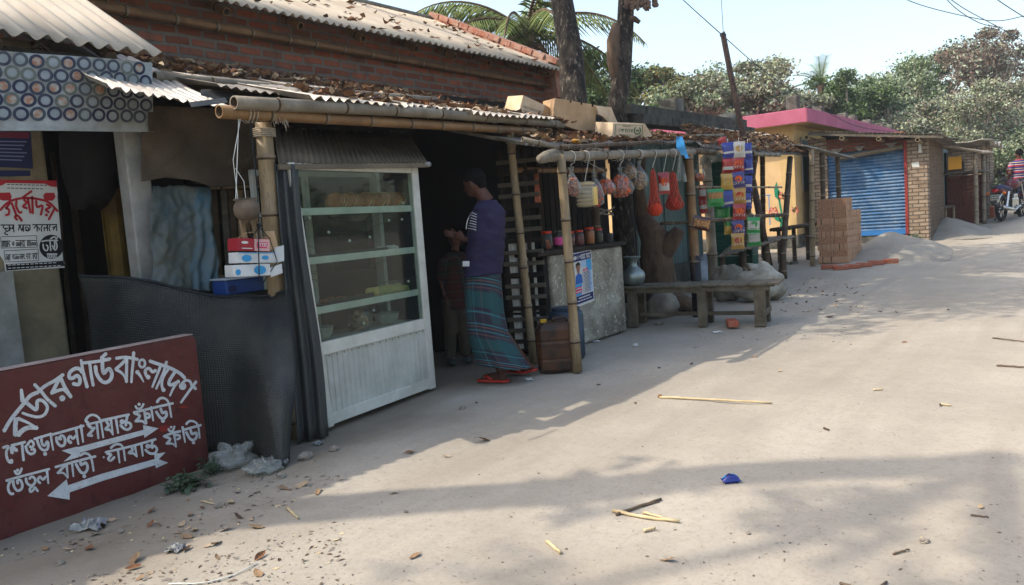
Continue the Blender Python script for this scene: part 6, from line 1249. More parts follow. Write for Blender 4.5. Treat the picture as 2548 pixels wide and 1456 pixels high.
mb = MB(); A, B2, C2, D2 = PY(2004, 360, 4.2), PY(2128, 391, 3.72), PY(2098, 392, 4.0), PY(1985, 362, 4.5); mb.poly([A, B2, C2+V(.0, .2, .06), D2+V(0, .15, .05)], (0, 0, -.03)); tag(mb.build('reed_mat_roof', 'tin_old'), 'sun bleached plank of reed matting sloping down toward the blue shutter', 'roof')
bam('mat_support', V(PY(2084, 400, 3.95).x, 3.95, gz(15)), PY(2084, 392, 3.95), .045, .045, 'bamboo_dark', t3, seed=57); bam('mat_support', V(PY(2043, 395, 4.1).x, 4.1, gz(15)), PY(2045, 380, 4.1), .045, .045, 'bamboo_dark', t3, seed=58)
# corrugated low table and bamboo seats under the roof
tb = thing('bamboo_bench', 'low bench topped with rough grey bamboo and tin under the snack stall roof', 'bench', G(1870, 690))
def tbf(u, v): p = PD(1788+u*165, 640-u*48, 13.0-.2*u).lerp(PD(1830+u*150, 602-u*14, 14.0), v); return p+V(0, 0, .012*cos(u*60)+.02*noise.noise(Vector((u*6, v*5, 0))))
mb = MB(); mb.grid(tbf, 80, 6); mb.build('top', 'bamboo_grey', tb, smooth=True, solid=.03)
for u, v in ((.03, .1), (.35, .1), (.7, .1), (.95, .1), (.5, .9), (.1, .9)): p = tbf(u, v); bam('leg', V(p.x, p.y, gz(p.x)-.02), p, .05, .045, 'bamboo_dark', tb, seed=int(u*90))
tb2 = thing('bamboo_bench', 'small bench of bamboo poles in front of the painted flowers', 'bench', G(1975, 655))
P1_, P2_ = PD(1932, 573, 15.2), PD(2030, 558, 15.4)
for k in range(5): bam('seat_pole', P1_+ihd*.09*k+V(0, 0, .01*(k % 2)), P2_+ihd*.09*k, .035, .03, 'bamboo_dark', tb2, seed=60+k)
for p in (P1_.lerp(P2_, .12), P1_.lerp(P2_, .5), P1_.lerp(P2_, .85)): bam('leg', V(p.x+.15, p.y+.1, gz(p.x)-.02), p+V(.15, .1, 0), .045, .04, 'bamboo_dark', tb2, seed=66)
th_ = thing('tin_house', 'house with pale green tin walls, dark green shutter and black mossy brick parapet', 'house', (12.2, 6.2, gz(12)))
mb = MB(); ty = 5.95
def tinw(u, v): x = 10.6+u*3.3; return V(x, ty+.012*(1 if (x/.11) % 1 < .35 else 0), .42+v*2.2)
mb.grid(tinw, 180, 1); mb.build('tin_wall', 'tin_green', th_)
mb = MB(); mb.bx(10.4, 13.9, ty-.12, ty+1.5, -.05, .42); mb.build('plinth', 'old_concrete', th_, bevel=.02)
for x in (11.2, 12.3, 13.2): MB().bx(x, x+.06, ty-.03, ty-.004, .42, 2.6).build('batten', 'tin_dark' if x < 12 else 'tin_green', th_)
mb = MB(); mb.bx(10.3, 10.36, ty, ty+2, 0, 2.7); mb.bx(10.3, 13.9, ty+2, ty+2.06, 0, 2.7); mb.build('side_wall', 'old_concrete', th_)
# green shutter, facing the camera along the row
gx = 14.0; gA, gB = PX(1760, 604, gx), PX(1864, 619, gx); gtop = 2.35
mb = MB()
def gsh(u, v): z = v*(gtop-.45)+.45; return V(gx-.014*abs(sin(z*pi/.075)), gA.y+(gB.y-gA.y)*u, z)
mb.grid(gsh, 1, 150); mb.build('green_shutter', 'shutter_green', th_)
mb = MB(); mb.bx(gx-.03, gx+.04, gB.y-.06, gB.y-.005, .3, 2.4); mb.bx(gx, gx+.3, gB.y-.06, gA.y+.3, -.05, .44); mb.build('shutter_frame', 'shutter_green', th_); MB().bx(gx, gx+.1, gB.y-.06, ty+2, 2.42, 2.65).build('shutter_lintel', 'wood_dark', th_)
# mossy stepped brick parapet
PYW = 5.62; pA, pB = PY(1558, 268, PYW), PY(1846, 306, PYW)
mb = MB(); rg = random.Random(2)
for row in range(2):
    n = 19; off = .0 if row == 0 else .1
    for i in range(n):
        p = pA.lerp(pB, (i+.5*(row % 2))/n); w = (pB-pA).length/n
        mb.box((p.x, PYW+row*-.12+rg.uniform(-.01, .01), pA.z-.04-row*.16+(pB.z-pA.z)*i/n), (w*.97, .3, .15), None)
mb.build('parapet', 'black_brick', th_, bevel=.012)
mb = MB(); mb.corr((pA.x, PYW, pA.z-.34), (pB.x-pA.x, 0, pB.z-pA.z), (0, 3, .2), seed=2, k=4); mb.build('roof', 'old_concrete', th_)
mb = MB(); c = PY(1810, 303, PYW); mb.blob(c+V(0, 0, .0), (.2, .2, .16), 12, 8, .1, 3); mb.build('roof_lump', 'old_concrete', th_, smooth=True)
c = PY(1672, 284, 7.5); MB().box(c+V(0, 0, .1), (.42, .42, .42)).build('chimney', 'old_concrete', th_, bevel=.02)
# ------------------------------------------------------------------ yellow building
yb = thing('yellow_building', 'yellow single storey building with pink roof edge, painted flowers and concrete stubs on the roof', 'building', (18, 7, gz(17)))
YX, YY = 18.4, 5.55; ZT = PX(2025, 265, YX-.45).z; ZB = ZT-.31
mb = MB(); mb.bx(YX, YX+.2, YY, 12.5, .6, ZB+.02); mb.build('front_wall', 'yellow_wall', yb)
mb = MB(); mb.bx(YX+.2, 28.5, YY+.002, YY+.2, .6, ZB+.02); mb.bx(28.3, 28.5, YY+.2, 11.5, .3, ZB); mb.build('side_wall', 'cream_wall', yb)
mb = MB(); mb.bx(YX-.03, 28.5, YY-.03, 11.5, -.05, .6); mb.build('plinth', 'old_concrete', yb, bevel=.02)
mb = MB(); mb.bx(YX-.42, 29, YY-.42, 12.5, ZB+.015, ZB+.1); mb.build('roof_slab', 'cream_wall', yb); mb = MB(); mb.bx(YX-.45, 29.03, YY-.45, YY-.43, ZB, ZT); mb.bx(YX-.45, YX-.43, YY-.43, 12.5, ZB, ZT); mb.bx(YX-.43, 29.03, YY-.43, 12.5, ZB+.11, ZT-.01); mb.build('pink_band', 'pink_band', yb, bevel=.01)
for k in range(5):
    x = YX+.55+k*2.2; MB().bx(x, x+1.5, YY-.012, YY+.0, 1.6, ZB-.3).build('window', 'window_dark', yb); f_ = MB()
    for a, b in ((x-.06, x), (x+1.5, x+1.56), (x+.72, x+.78)): f_.bx(a, b, YY-.03, YY-.013, 1.6, ZB-.24)
    f_.bx(x, x+1.5, YY-.028, YY-.0135, 2.5, 2.56); f_.build('window_frame', 'frame_grey', yb); MB().bx(x+1.75, x+2.05, YY-.08, YY-.003, .6, ZB).build('pilaster', 'cream_wall', yb)
MB().bx(YX-.012, YX-.002, YY+.0, YY+.32, .6, ZB).build('corner_strip', 'cream_wall', yb)
for i, (u, v0, v1, w) in enumerate(((1974, 218, 266, 34), (2036, 237, 268, 30), (2096, 250, 278, 28), (2120, 254, 282, 27), (2156, 263, 288, 25), (2188, 270, 294, 24), (2211, 276, 300, 22))):
    c = PX(u, v1, YX+1.2) if i == 0 else PY(u, v1, YY+.2); d = (c-CAM).dot(FW); h = (v1-v0)/FPX*d; s_ = w/FPX*d
    MB().box(V(c.x, c.y, ZT-.02+h/2), (s_*.8, s_*.8, h+.1)).build('roof_stub', 'old_concrete', yb, bevel=.02)
# painted flowers, frame and writing on the front wall
fm = lambda u, v: PX(u, v, YX-.004); fm2 = lambda u, v: PX(u, v, YX-.008)
mb = MB(); mb.stroke([(1941, 572), (1946, 540), (1940, 505), (1938, 475)], 5, fm); mb.stroke([(1945, 545), (1956, 510), (1966, 470)], 3.5, fm); mb.stroke([(1944, 555), (1930, 515)], 3, fm)
for p in ([(1940, 500), (1928, 490), (1926, 470), (1932, 452), (1938, 475)], [(1945, 555), (1930, 548), (1918, 530), (1932, 532), (1944, 545)], [(1947, 560), (1960, 552), (1972, 532), (1956, 538), (1948, 548)], [(1958, 500), (1952, 480), (1958, 462), (1963, 480)], [(1956, 470), (1962, 455), (1972, 450), (1966, 464)]): mb.fill(p, fm)
mb.build('painted_leaves', 'flower_green', yb)
mb = MB(); mb2 = MB()
for cx, cy, r in ((1924, 527, 11), (1949, 487, 11), (1975, 524, 11)):
    for k in range(5): mb.dot((cx+r*.6*cos(k*1.256+.3), cy+r*.6*sin(k*1.256+.3)), r*.52, fm2, 8)
    mb2.dot((cx, cy), r*.34, lambda u, v: PX(u, v, YX-.012), 8)
    for k in range(5): mb2.dot((cx+r*.62*cos(k*1.256+.3), cy+r*.62*sin(k*1.256+.3)), r*.28, lambda u, v: PX(u, v, YX-.012), 8)
mb.build('painted_petals', 'flower_red', yb); mb2.build('painted_petal_tint', 'flower_pink', yb)
mb = MB(); mb.stroke([(1845, 490), (1913, 486), (1913, 486)], 2.2, fm); mb.stroke([(1913, 487), (1916, 560)], 2.2, fm); mb.build('painted_frame', 'line_blue', yb)
mb = MB()
for q in ([(1838, 502), (1905, 498)], [(1848, 502), (1850, 520), (1862, 512), (1868, 528)], [(1878, 500), (1880, 524)], [(1890, 505), (1886, 522), (1900, 520), (1899, 504)], [(1838, 545), (1862, 544)], [(1850, 545), (1846, 566)]): mb.stroke(q, 3, fm)
mb.build('painted_writing', 'text_grey', yb)
MB().lathe([(.3, 0), (.31, .7), (.22, .95), (.05, 1.0)], G(1885, 640)+V(.3, .4, 0), 12).build('water_tank', 'tin_green', thing('water_tank', 'rounded dull green tank standing behind the lowest green packets', 'tank', G(1885, 640)+V(.3, .4, 0)), smooth=True)
# ------------------------------------------------------------------ shop with blue shutter
bs = thing('shutter_shop', 'grey brick shop with closed blue roller shutter and flat tin roof', 'shop', (19.5, 4.4, gz(19)))
sx = 18.8; def_z = gz(18.8)
yl, yr_ = PX(2060, 480, sx).y, PX(2252, 480, sx).y; zb, zt = PX(2200, 585, sx).z, PX(2200, 366, sx).z
yp0, yp1 = PX(2016, 480, sx).y, PX(2309, 480, sx).y
mb = MB(); mb.bx(sx, sx+.25, yl, yp0, def_z-.1, zt+.35); mb.build('left_pillar', 'brick_grey', bs)
mb = MB(); mb.bx(sx-.02, sx+.25, yp1, yr_-.06, def_z-.15, zt+.12); mb.build('right_pillar', 'brick_grey', bs)
mb = MB(); mb.bx(sx+.25, sx+2.2, yp1, yp1+.24, def_z-.15, zt+.1); mb.build('side_wall', 'brick_grey_x', bs); mb = MB(); mb.bx(sx+.0, sx+.25, yr_, yl, zt-.02, zt+.3); mb.build('lintel_bricks', 'brick_lintel', bs)
mb = MB(); mb.bx(sx+.06, sx+.25, yr_, yl, def_z-.1, zb); mb.build('plinth', 'old_concrete', bs); MB().bx(sx+2, sx+2.2, yp1+.24, yp0, def_z-.1, zt+.2).build('rear_wall', 'brick_grey_x', bs)
mb = MB(); ns = 26
def bsh(u, v): z = zb+(zt-zb)*v; ph = (v*ns) % 1; return V(sx+.10-(.03*sin(pi*ph)), yl+(yr_-yl)*u, z)
mb.grid(bsh, 1, ns*6); mb.build('blue_shutter', 'shutter_blue', bs)
mb = MB(); mb.bx(sx+.04, sx+.09, yr_, yl, zb, zb+.1); mb.build('shutter_bar', mat('shutter_bar', '2f6aa4', rough=.5), bs)
MB().bx(sx-.035, sx+.02, yr_-.058, yr_-.0, zb-.05, zt+.1).build('red_frame', 'red_frame', bs)
mb = MB(); mb.tube([V(sx-.06, yr_, zt-.04), V(sx-.06, yl-.2, zt-.16)], .05, 10); mb.build('shutter_roller', 'tin_brown', bs)
for yy in (.15, .55, .85): c = V(sx-.06, yr_+(yl-yr_)*yy, zt+.02); MB().poly([c+V(0, -.13, .05), c+V(0, .13, .05), c+V(0, .02, -.05), c+V(0, -.02, -.05)], (.02, 0, 0)).build('bracket', 'tin_old', bs)
zr = PX(2100, 331, 18.2).z
rA_, rB_ = PX(2008, 327, 18.4), PX(2346, 333, 18.4)
mb = MB(); mb.corr(rB_, rA_-rB_, (2.8, 0, -.16), amp=.012, pitch=.09, k=4, seed=6); mb.build('roof', 'tin_old', bs, smooth=True, solid=.004)
mb = MB(); mb.bar(rA_+V(.05, 0, -.06), rB_+V(.05, 0, -.06), .05, .06); mb.build('fascia', 'wood_old', bs)
for i in range(4): y = yp1+.1+i*(yp0-yp1-.2)/3; f_j = (y-rB_.y)/(rA_.y-rB_.y); z_j = rB_.z+(rA_.z-rB_.z)*f_j-.14; bam('roof_joist', V(18.32, y, z_j), V(21, y, z_j-.17), .045, .04, 'bamboo', bs, seed=70+i)
mb = MB(); mb.fill([(2273, 345), (2280, 345), (2281, 375), (2274, 375)], lambda u, v: PX(u+12, v+5, sx-.024)); mb.fill([(2268, 405), (2286, 402), (2288, 416), (2270, 416)], lambda u, v: PX(u, v, sx-.024)); mb.build('wall_paper_scraps', 'paper_white', bs)
# stack of stamped bricks: each a brick of its own
kb = MB().box((0, 0, 0), (.25, .072, .118)); kb.box((0, 0, 0), (.25, .072, .118)) if False else None
brick0 = kb.build('brick', 'brick_lone', local=True, bevel=.005)
bx0, by0 = 15.15, 3.66; gz0 = gz(15.2)
tag(brick0, 'sandy orange brick in the tall stack in front of the blue shutter', 'brick', 'bricks stacked before the blue shutter')
rg = random.Random(21); first = [True]; stampmat = 'brick_mark'
def brick(x, y, z, rz, stamp=False, src=None):
    o = brick0 if first[0] else dup(src or brick0); first[0] = False; o.location = (x+rg.uniform(-.012, .012), y+rg.uniform(-.008, .008), z); o.rotation_euler = (rg.uniform(-.01, .01), 0, rz+rg.uniform(-.04, .04)); return o
brick(bx0+.036, by0+.13, gz0+.06, pi/2)
# the stamped kind: raised rim and letters as parts
sb0 = dup(brick0); tag(sb0, 'stamped brick with raised letters on its face in the tall brick stack', 'brick', 'stamped bricks in the stack'); 
m2 = MB(); lm = lambda x, y: V(x, -.0375, y); m2.add(*textmesh('HOSK', .085, lm, squash=.95))
for a, b in (((-.105, .043), (.105, .043)), ((-.105, -.043), (.105, -.043)), ((-.105, -.043), (-.105, .043)), ((.105, -.043), (.105, .043))): m2.stroke([a, b], .006, lm)
m2.build('stamp', 'brick_mark', sb0, local=True)
used_s = [False]
def sbrick(x, y, z):
    o = sb0 if not used_s[0] else dup(sb0); used_s[0] = True; o.location = (x, y+rg.uniform(-.006, .006), z); o.rotation_euler = (0, 0, -pi/2+rg.uniform(-.04, .04)); return o
for row in range(10):
    z = gz0+.06+row*.12; top = row >= 8
    if row % 2 == 1 or row >= 8:
        for k in range(2):
            if row == 9 and k == 1 and False: continue
            sbrick(bx0+.036, by0+.13+k*.26, z)
        for i in range(1, 13 if row < 8 else 5+rg.randrange(3)): brick(bx0+.036+i*.082, by0+.13, z, pi/2)
    else:
        for j in range(7): brick(bx0+.125, by0+.036+j*.078, z, 0)
        for i in range(1, 4): brick(bx0+.125+i*.26, by0+.036, z, 0)
        for i in range(1, 4): brick(bx0+.125+i*.26, by0+.12, z, 0)
for i, (u, v) in enumerate(((2062, 668), (2092, 670), (2122, 667), (2150, 663), (2180, 658), (2216, 654))):
    p = G(u, v); o = MB().box((0, 0, 0), (.25, .115, .07)).build('brick', 'brick_red', local=True, bevel=.005) if i == 0 else dup(o_first); 
    if i == 0: o_first = o
    o.location = p+V(0, 0, .03); o.rotation_euler = (.05*(i % 3), 0, -pi/2+.35+.1*sin(i*2)); tag(o, 'red brick lying in the row of bricks that edges the sand heap', 'brick', 'bricks edging the sand heap')
o = dup(o_first); o.location = bp_(1.2, -.05, .035) + V(.35, -.2, 0); o.location = G(1822, 812)+V(0, 0, .04); o.rotation_euler = (0, 0, .5); tag(o, 'lone broken red brick lying on the ground under the wooden bench', 'brick'); del o['group']
# sand heaps
def heap(cx, cy, rx, ry, h, lab, seed, rot=0):
    mb = MB()
    def f(u, v):
        x = (u*2-1); y = (v*2-1); r = sqrt(x*x+y*y); X = cx+rx*x*cos(rot)-ry*y*sin(rot); Y = cy+rx*x*sin(rot)+ry*y*cos(rot)
        z = h*max(0, 1-r**1.15)*(1+.35*noise.noise(Vector((x*2.2, y*2.2, seed))))+.05*noise.noise(Vector((X*3, Y*3, seed)))*max(0, 1-r)
        return V(X, Y, gz(X)-.02+z)
    mb.grid(f, 46, 46); return tag(mb.build('sand_heap', 'sand', smooth=True), lab, 'sand')
heap(16.9, 3.25, 1.7, 1.05, .37, 'grey building sand heap spilling in front of the brick stack', 3, .1); heap(20.6, 2.75, 1.6, .85, .34, 'pale sand heap against the brick side wall under the rickety bench', 5, .1)
# ------------------------------------------------------------------ far stalls along the road
fs = thing('far_stall', 'row of dark tin and timber stalls with ragged sloping roofs beyond the brick shop', 'stall', (23, 3.6, gz(23)))
zz = gz(22)
mb = MB(); mb.bx(21.2, 24.5, 3.25, 3.35, zz-.1, zz+2.0); mb.build('tin_front', 'tin_green', fs)
for i, x in enumerate((21.3, 21.75, 22.2, 22.7, 23.2, 23.8)): MB().bx(x, x+(.3 if i % 2 else .1), 3.2, 3.246, zz, zz+1.9).build('door_board', ['wood_old', 'tin_dark', 'wood_dark'][i % 3], fs)
mb = MB(); mb.corr((21.0, 2.1, zz+1.72), (2.6, 0, .05), (0, 1.6, .42), amp=.02, pitch=.1, k=4, seed=3, warp=.04); mb.build('roof', 'tin_roof', fs, smooth=True, solid=.003)
mb = MB(); mb.corr((20.9, 3.1, zz+2.2), (3.0, -.2, .02), (0, 1.6, .2), amp=.02, pitch=.1, k=4, seed=4, warp=.05); mb.build('roof', 'bamboo_dark', fs, smooth=True, solid=.02)
for i, (x, y) in enumerate(((21.2, 2.25), (22.3, 2.2), (23.5, 2.25))): bam('post', V(x, y, gz(x)-.02), V(x, y, zz+1.75), .05, .045, 'bamboo_grey', fs, seed=80+i)
fs2 = thing('far_stall', 'last brick stall with torn pale sacking on its roof near the motorcycle', 'stall', (26.5, 2.9, gz(26)))
zz = gz(25.5); mb = MB(); mb.bx(25.2, 25.4, 2.5, 4.3, zz-.1, zz+1.9); mb.bx(25.4, 28, 2.5, 2.7, zz-.2, zz+1.9); mb.build('wall', 'brick_grey', fs2)
mb = MB(); mb.bx(25.12, 25.19, 2.95, 3.6, zz+.1, zz+1.45); mb.build('doorway', 'wood_dark', fs2); MB().bx(25.1, 25.14, 3.0, 3.5, zz+1.25, zz+1.6).build('yellow_board', 'poster_yellow', fs2)
mb = MB(); mb.grid(lambda u, v: V(24.7+u*3, 2.2+v*2.3, zz+1.95+.1*noise.noise(Vector((u*5, v*5, 3)))-.12*(1-v)*abs(sin(u*9))), 26, 8); mb.build('torn_roof', 'sack_white', fs2, smooth=True, solid=.02)
for y in (2.35, 3.9): bam('post', V(24.9, y, zz-.1), V(24.9, y, zz+1.9), .05, .05, 'bamboo_dark', fs2, seed=int(y*9))
bst = thing('brick_stack', 'square stack of red bricks in the shade of the far stall', 'brick stack', V(22.6, 2.6, gz(22.6)))
mb = MB(); rg = random.Random(4)
for r_ in range(12):
    for j in range(8): mb.box((22.4, 2.35+j*.085+(.02 if r_ % 2 else 0), gz(22.4)+.06+r_*.1), (.25, .08, .095)); 
    for i in range(4): mb.box((22.55+i*.2, 2.35, gz(22.4)+.06+r_*.1), (.19, .24, .095))
mb.build('bricks', 'brick_shade', bst, bevel=.005); MB().grid(lambda u, v: V(22.1+u*1.2, 2.15+v*1.1, gz(22)+1.3+.06*noise.noise(Vector((u*6, v*6, 0)))), 12, 10).build('cover', 'sack_grey', bst, solid=.02)  # stall roof's shade is put into this darker brick colour
bn = thing('bamboo_bench', 'rickety bench of grey branches standing on the sand by the brick side wall', 'bench', V(20.0, 2.55, gz(20)))
a, b = PD(2316, 523, 18.6), PD(2374, 512, 18.9)
for k in range(7): MB().tube([a+ihd*.06*k+V(0, 0, .02*sin(k*2)), a.lerp(b, .5)+ihd*.06*k+V(0, 0, .03*sin(k*3)), b+ihd*.06*k], .028, 7).build('seat_branch', 'wood_old', bn, smooth=True)
for q in (a.lerp(b, .1), a.lerp(b, .6), a.lerp(b, .95)): MB().tube([V(q.x+.1, q.y, gz(q.x)), q+V(.1, 0, 0)], .03, 7).build('leg', 'bamboo', bn)
for i in range(5): a = PD(2432+i*7, 470-i*4, 22.5); mb = MB(); mb.tube([a, PD(2470+i*8, 545-i*6, 21.8)], .04, 7); tag(mb.build('leaning_plank', 'wood_old'), 'grey timber pole leaning between the far brick stack and motorcycle', 'pole', 'timber poles by the motorcycle')
mb = MB(); p = G(2450, 540); mb.box(p+V(0, 0, .12), (.9, .5, .28)); tag(mb.build('brick_heap', 'brick_red', bevel=.02), 'low heap of red bricks beside the motorcycle', 'bricks')
mb = MB(); p = PD(2524, 425, 23); mb.blob(p, (.22, .2, .2), 12, 8, .1, 2); rbk = tag(mb.build('red_basket', 'lid_red', smooth=True), 'red basket standing on a stack behind the motorcycle', 'basket'); mb = MB(); mb.bx(p.x-.4, p.x+.5, p.y-.3, p.y+.3, gz(25), p.z-.15); tag(mb.build('crate_stack', 'wood_old'), 'weathered crates that carry the red basket', 'crates')
# ------------------------------------------------------------------ motorcycle
mo = thing('motorcycle', 'dark red and black motorcycle parked at the far roadside, its tail lamp facing us', 'motorcycle', G(2492, 551), rz=-.28)
ml = dict(parent=mo, local=True)
def wheel(x, nm):
    t = MB(); n = 28; mm = 8; R, r = .27, .048; vs = [((R+r*cos(2*pi*j/mm))*cos(2*pi*i/n)+x, r*.9*sin(2*pi*j/mm), (R+r*cos(2*pi*j/mm))*sin(2*pi*i/n)+.318) for i in range(n) for j in range(mm)]
    t.add(vs, [(i*mm+j, i*mm+(j+1) % mm, ((i+1) % n)*mm+(j+1) % mm, ((i+1) % n)*mm+j) for i in range(n) for j in range(mm)]); ty_ = t.build('wheel', 'tyre', smooth=True, **ml)
    s = MB()
    for k in range(6): s.bar((x, 0, .318), (x+.23*cos(k*pi/3), 0, .318+.23*sin(k*pi/3)), .03, .03, up=V(0, 1, 0))
    s.lathe([(.06, -.06), (.06, .06)], (x, 0, .318), 12, (V(1, 0, 0), V(0, 0, 1), V(0, 1, 0))); s.build('rim', 'chrome', ty_, local=True)
wheel(0, 'rear'); wheel(1.28, 'front')
B_ = lambda nm, m, mb, **k: mb.build(nm, m, parent=mo, local=True, **k)
B_('rear_fender', 'chrome', MB().tube([(-.30, 0, .42), (-.24, 0, .58), (-.1, 0, .68), (.1, 0, .70)], [.05, .075, .08, .07], 10, flat=.5), smooth=True)
B_('seat', 'seat_blue', MB().tube([(-.28, 0, .82), (-.05, 0, .84), (.25, 0, .80), (.48, 0, .78)], [.07, .12, .12, .09], 12, flat=.6), smooth=True)
B_('tail_cowl', 'moto_red', MB().tube([(-.34, 0, .78), (-.1, 0, .76), (.2, 0, .70)], [.06, .11, .10], 10, flat=.7), smooth=True)
B_('tail_light', 'tail_red', MB().blob((-.36, 0, .76), (.05, .085, .05), 12, 8, 0))
B_('number_plate', 'plate', MB().box((-.36, 0, .60), (.01, .2, .13)), bevel=.004)
mb = MB()
for r_ in range(2):
    for k in range(4): mb.box((-.3665, -.07+k*.045, .63-r_*.055), (.002, .028, .03))
B_('plate_marks', 'ink', mb)
for s in (1, -1): B_('indicator', 'amber', MB().blob((-.3, .18*s, .70), (.04, .045, .035), 10, 7, 0), smooth=True); B_('indicator_front', 'amber', MB().blob((1.05, .2*s, .88), (.04, .045, .035), 10, 7, 0), smooth=True); B_('indicator_stalk', 'moto_black', MB().tube([(-.28, 0, .70), (-.3, .15*s, .70)], .012, 6)); B_('shock', 'chrome', MB().tube([(0, .12*s, .35), (.14, .12*s, .72)], .03, 8)); B_('mirror_stem', 'moto_black', MB().tube([(.95, .25*s, 1.02), (.92, .33*s, 1.18)], .008, 6)); B_('mirror', 'moto_black', MB().blob((.92, .36*s, 1.22), (.02, .06, .045), 10, 7, 0)); B_('fork', 'chrome', MB().tube([(1.28, .07*s, .32), (1.0, .07*s, .95)], .025, 8))
B_('fuel_tank', 'moto_red', MB().tube([(.45, 0, .80), (.6, 0, .88), (.8, 0, .90), (.95, 0, .84)], [.08, .15, .15, .08], 14, flat=.85), smooth=True)
B_('engine', 'chrome', MB().box((.6, 0, .42), (.34, .24, .28)).box((.7, 0, .58), (.2, .18, .16)), bevel=.03)
B_('frame', 'moto_black', MB().tube([(0, 0, .32), (.4, 0, .36), (.9, 0, .45), (1.0, 0, .92), (.4, 0, .72), (-.2, 0, .72)], .025, 8))
B_('exhaust', 'chrome', MB().tube([(.7, -.16, .36), (.4, -.17, .26), (.0, -.18, .30), (-.35, -.18, .36)], [.025, .025, .045, .045], 10), smooth=True)
B_('handlebar', 'moto_black', MB().tube([(.82, .36, 1.0), (.95, .15, 1.02), (.97, 0, .98), (.95, -.15, 1.02), (.82, -.36, 1.0)], .015, 8)); B_('headlight', 'moto_black', MB().blob((1.08, 0, .92), (.12, .11, .12), 12, 8, 0), smooth=True)
B_('front_fender', 'moto_red', MB().tube([(1.0, 0, .56), (1.2, 0, .67), (1.42, 0, .60)], [.04, .06, .04], 8, flat=.6), smooth=True); B_('side_stand', 'moto_black', MB().tube([(.35, .1, .3), (.3, .28, .02)], .014, 6))
# ------------------------------------------------------------------ man beyond the motorcycle
fp = PD(2538, 548, 20.3); fp.z = gz(fp.x)
fm_ = thing('person', 'man in striped red and blue polo shirt and jeans walking beyond the motorcycle', 'person', fp)
X, Y = ihr, ihd
def L_(x, y, z): return fp+X*x+Y*y+V(0, 0, z)
mb = MB(); mb.blob(L_(0, .02, 1.56), (.078, .095, .115), 12, 10, .03, 2, (X, Y, UP)); mb.blob(L_(0, .11, 1.55), (.015, .02, .02), 6, 5)
for s in (1, -1): mb.blob(L_(.078*s, .02, 1.55), (.01, .018, .03), 6, 5)
mb.tube([L_(0, .01, 1.48), L_(0, 0, 1.38)], .055, 10); loft(mb, [(L_(0, 0, 1.4), X*.1, Y*.07), (L_(0, 0, 1.33), X*.19, Y*.10), (L_(0, 0, 1.1), X*.16, Y*.1), (L_(0, 0, .88), X*.16, Y*.1)])
for s in (1, -1):
    a = L_(.2*s, 0, 1.34); e = L_(.26*s, -.02, 1.08); w = L_(.25*s, .1, .86); mb.tube([a, e, w], [.05, .042, .028], 9); hand(mb, w, V(0, 0, -1)+Y*.3, -X*s, Y, 1, .5)
    h = L_(.085*s, 0, .88); k = L_(.095*s, .03*s, .48); f_ = L_(.1*s, .08*s, .07); mb.tube([h, k, f_], [.08, .06, .04], 9); mb.tube([f_, f_+Y*.14-V(0, 0, .04)], [.04, .03], 8)
fuse(mb, .011, 3).build('body', 'skin', fm_, smooth=True)
mb = MB(); mb.blob(L_(0, -.005, 1.6), (.086, .1, .10), 12, 9, .06, 3, (X, Y, UP)); mb.build('hair', 'hair', fm_, smooth=True)
mb = MB(); loft(mb, [(L_(0, 0, 1.42), X*.09, Y*.08), (L_(0, 0, 1.35), X*.21, Y*.12), (L_(0, 0, 1.1), X*.185, Y*.13), (L_(0, 0, .82), X*.185, Y*.125)])
for s in (1, -1): mb.tube([L_(.18*s, 0, 1.35), L_(.25*s, -.01, 1.16)], [.075, .068], 10)
o = fuse(mb, .012, 3).build('striped_polo', plaid('polo', '2a2e62', [(1, .16, .0, .045, '9c2f3a', 1), (1, .16, .045, .06, 'c8c4c0', 1), (1, .16, .1, .115, 'c8a878', 1)]), fm_, smooth=True); uvmap(o, lambda c: (c.x+5, c.z+5))
mb = MB()
for s in (1, -1): mb.tube([L_(.08*s, 0, .9), L_(.095*s, .03*s, .48), L_(.1*s, .08*s, .1)], [.1, .08, .065], 10)
mb.blob(L_(0, 0, .88), (.17, .12, .1), 12, 8, 0, 1, (X, Y, UP)); fuse(mb, .012, 3).build('jeans', 'jeans', fm_, smooth=True)
for s in (1, -1): MB().blob(L_(.1*s, .08*s+.05, .04), (.045, .12, .04), 10, 7, .05, 2, (X, Y, UP)).build('shoe', 'tyre', fm_, smooth=True)
# ------------------------------------------------------------------ trees
def leaves(mb, clumps, n, size, rg, mats=3, asp=.5, droop=.2, wts=None):
    """many leaf sized faces spread through the crown's clumps"""
    for i in range(n):
        c, r = clumps[rg.randrange(len(clumps))]
        while True:
            d = Vector((rg.uniform(-1, 1), rg.uniform(-1, 1), rg.uniform(-1, 1)))
            if d.length < 1: break
        d = d*(.55+.45*rg.random()) if d.length > .3 else d
        p = c+Vector((d.x*r[0], d.y*r[1], d.z*r[2])); s = size*rg.uniform(.6, 1.35)
        X = Vector((rg.uniform(-1, 1), rg.uniform(-1, 1), rg.uniform(-1, .6)-droop)).normalized(); Y = X.cross(Vector((rg.uniform(-1, 1), rg.uniform(-1, 1), rg.uniform(-1, 1)))).normalized()
        mb.cur = rg.choices(range(mats), wts)[0] if wts else rg.randrange(mats)
        mb.add([p-X*s*.5, p+Y*s*asp*.5, p+X*s*.5, p-Y*s*asp*.5], [(0, 1, 2, 3)])
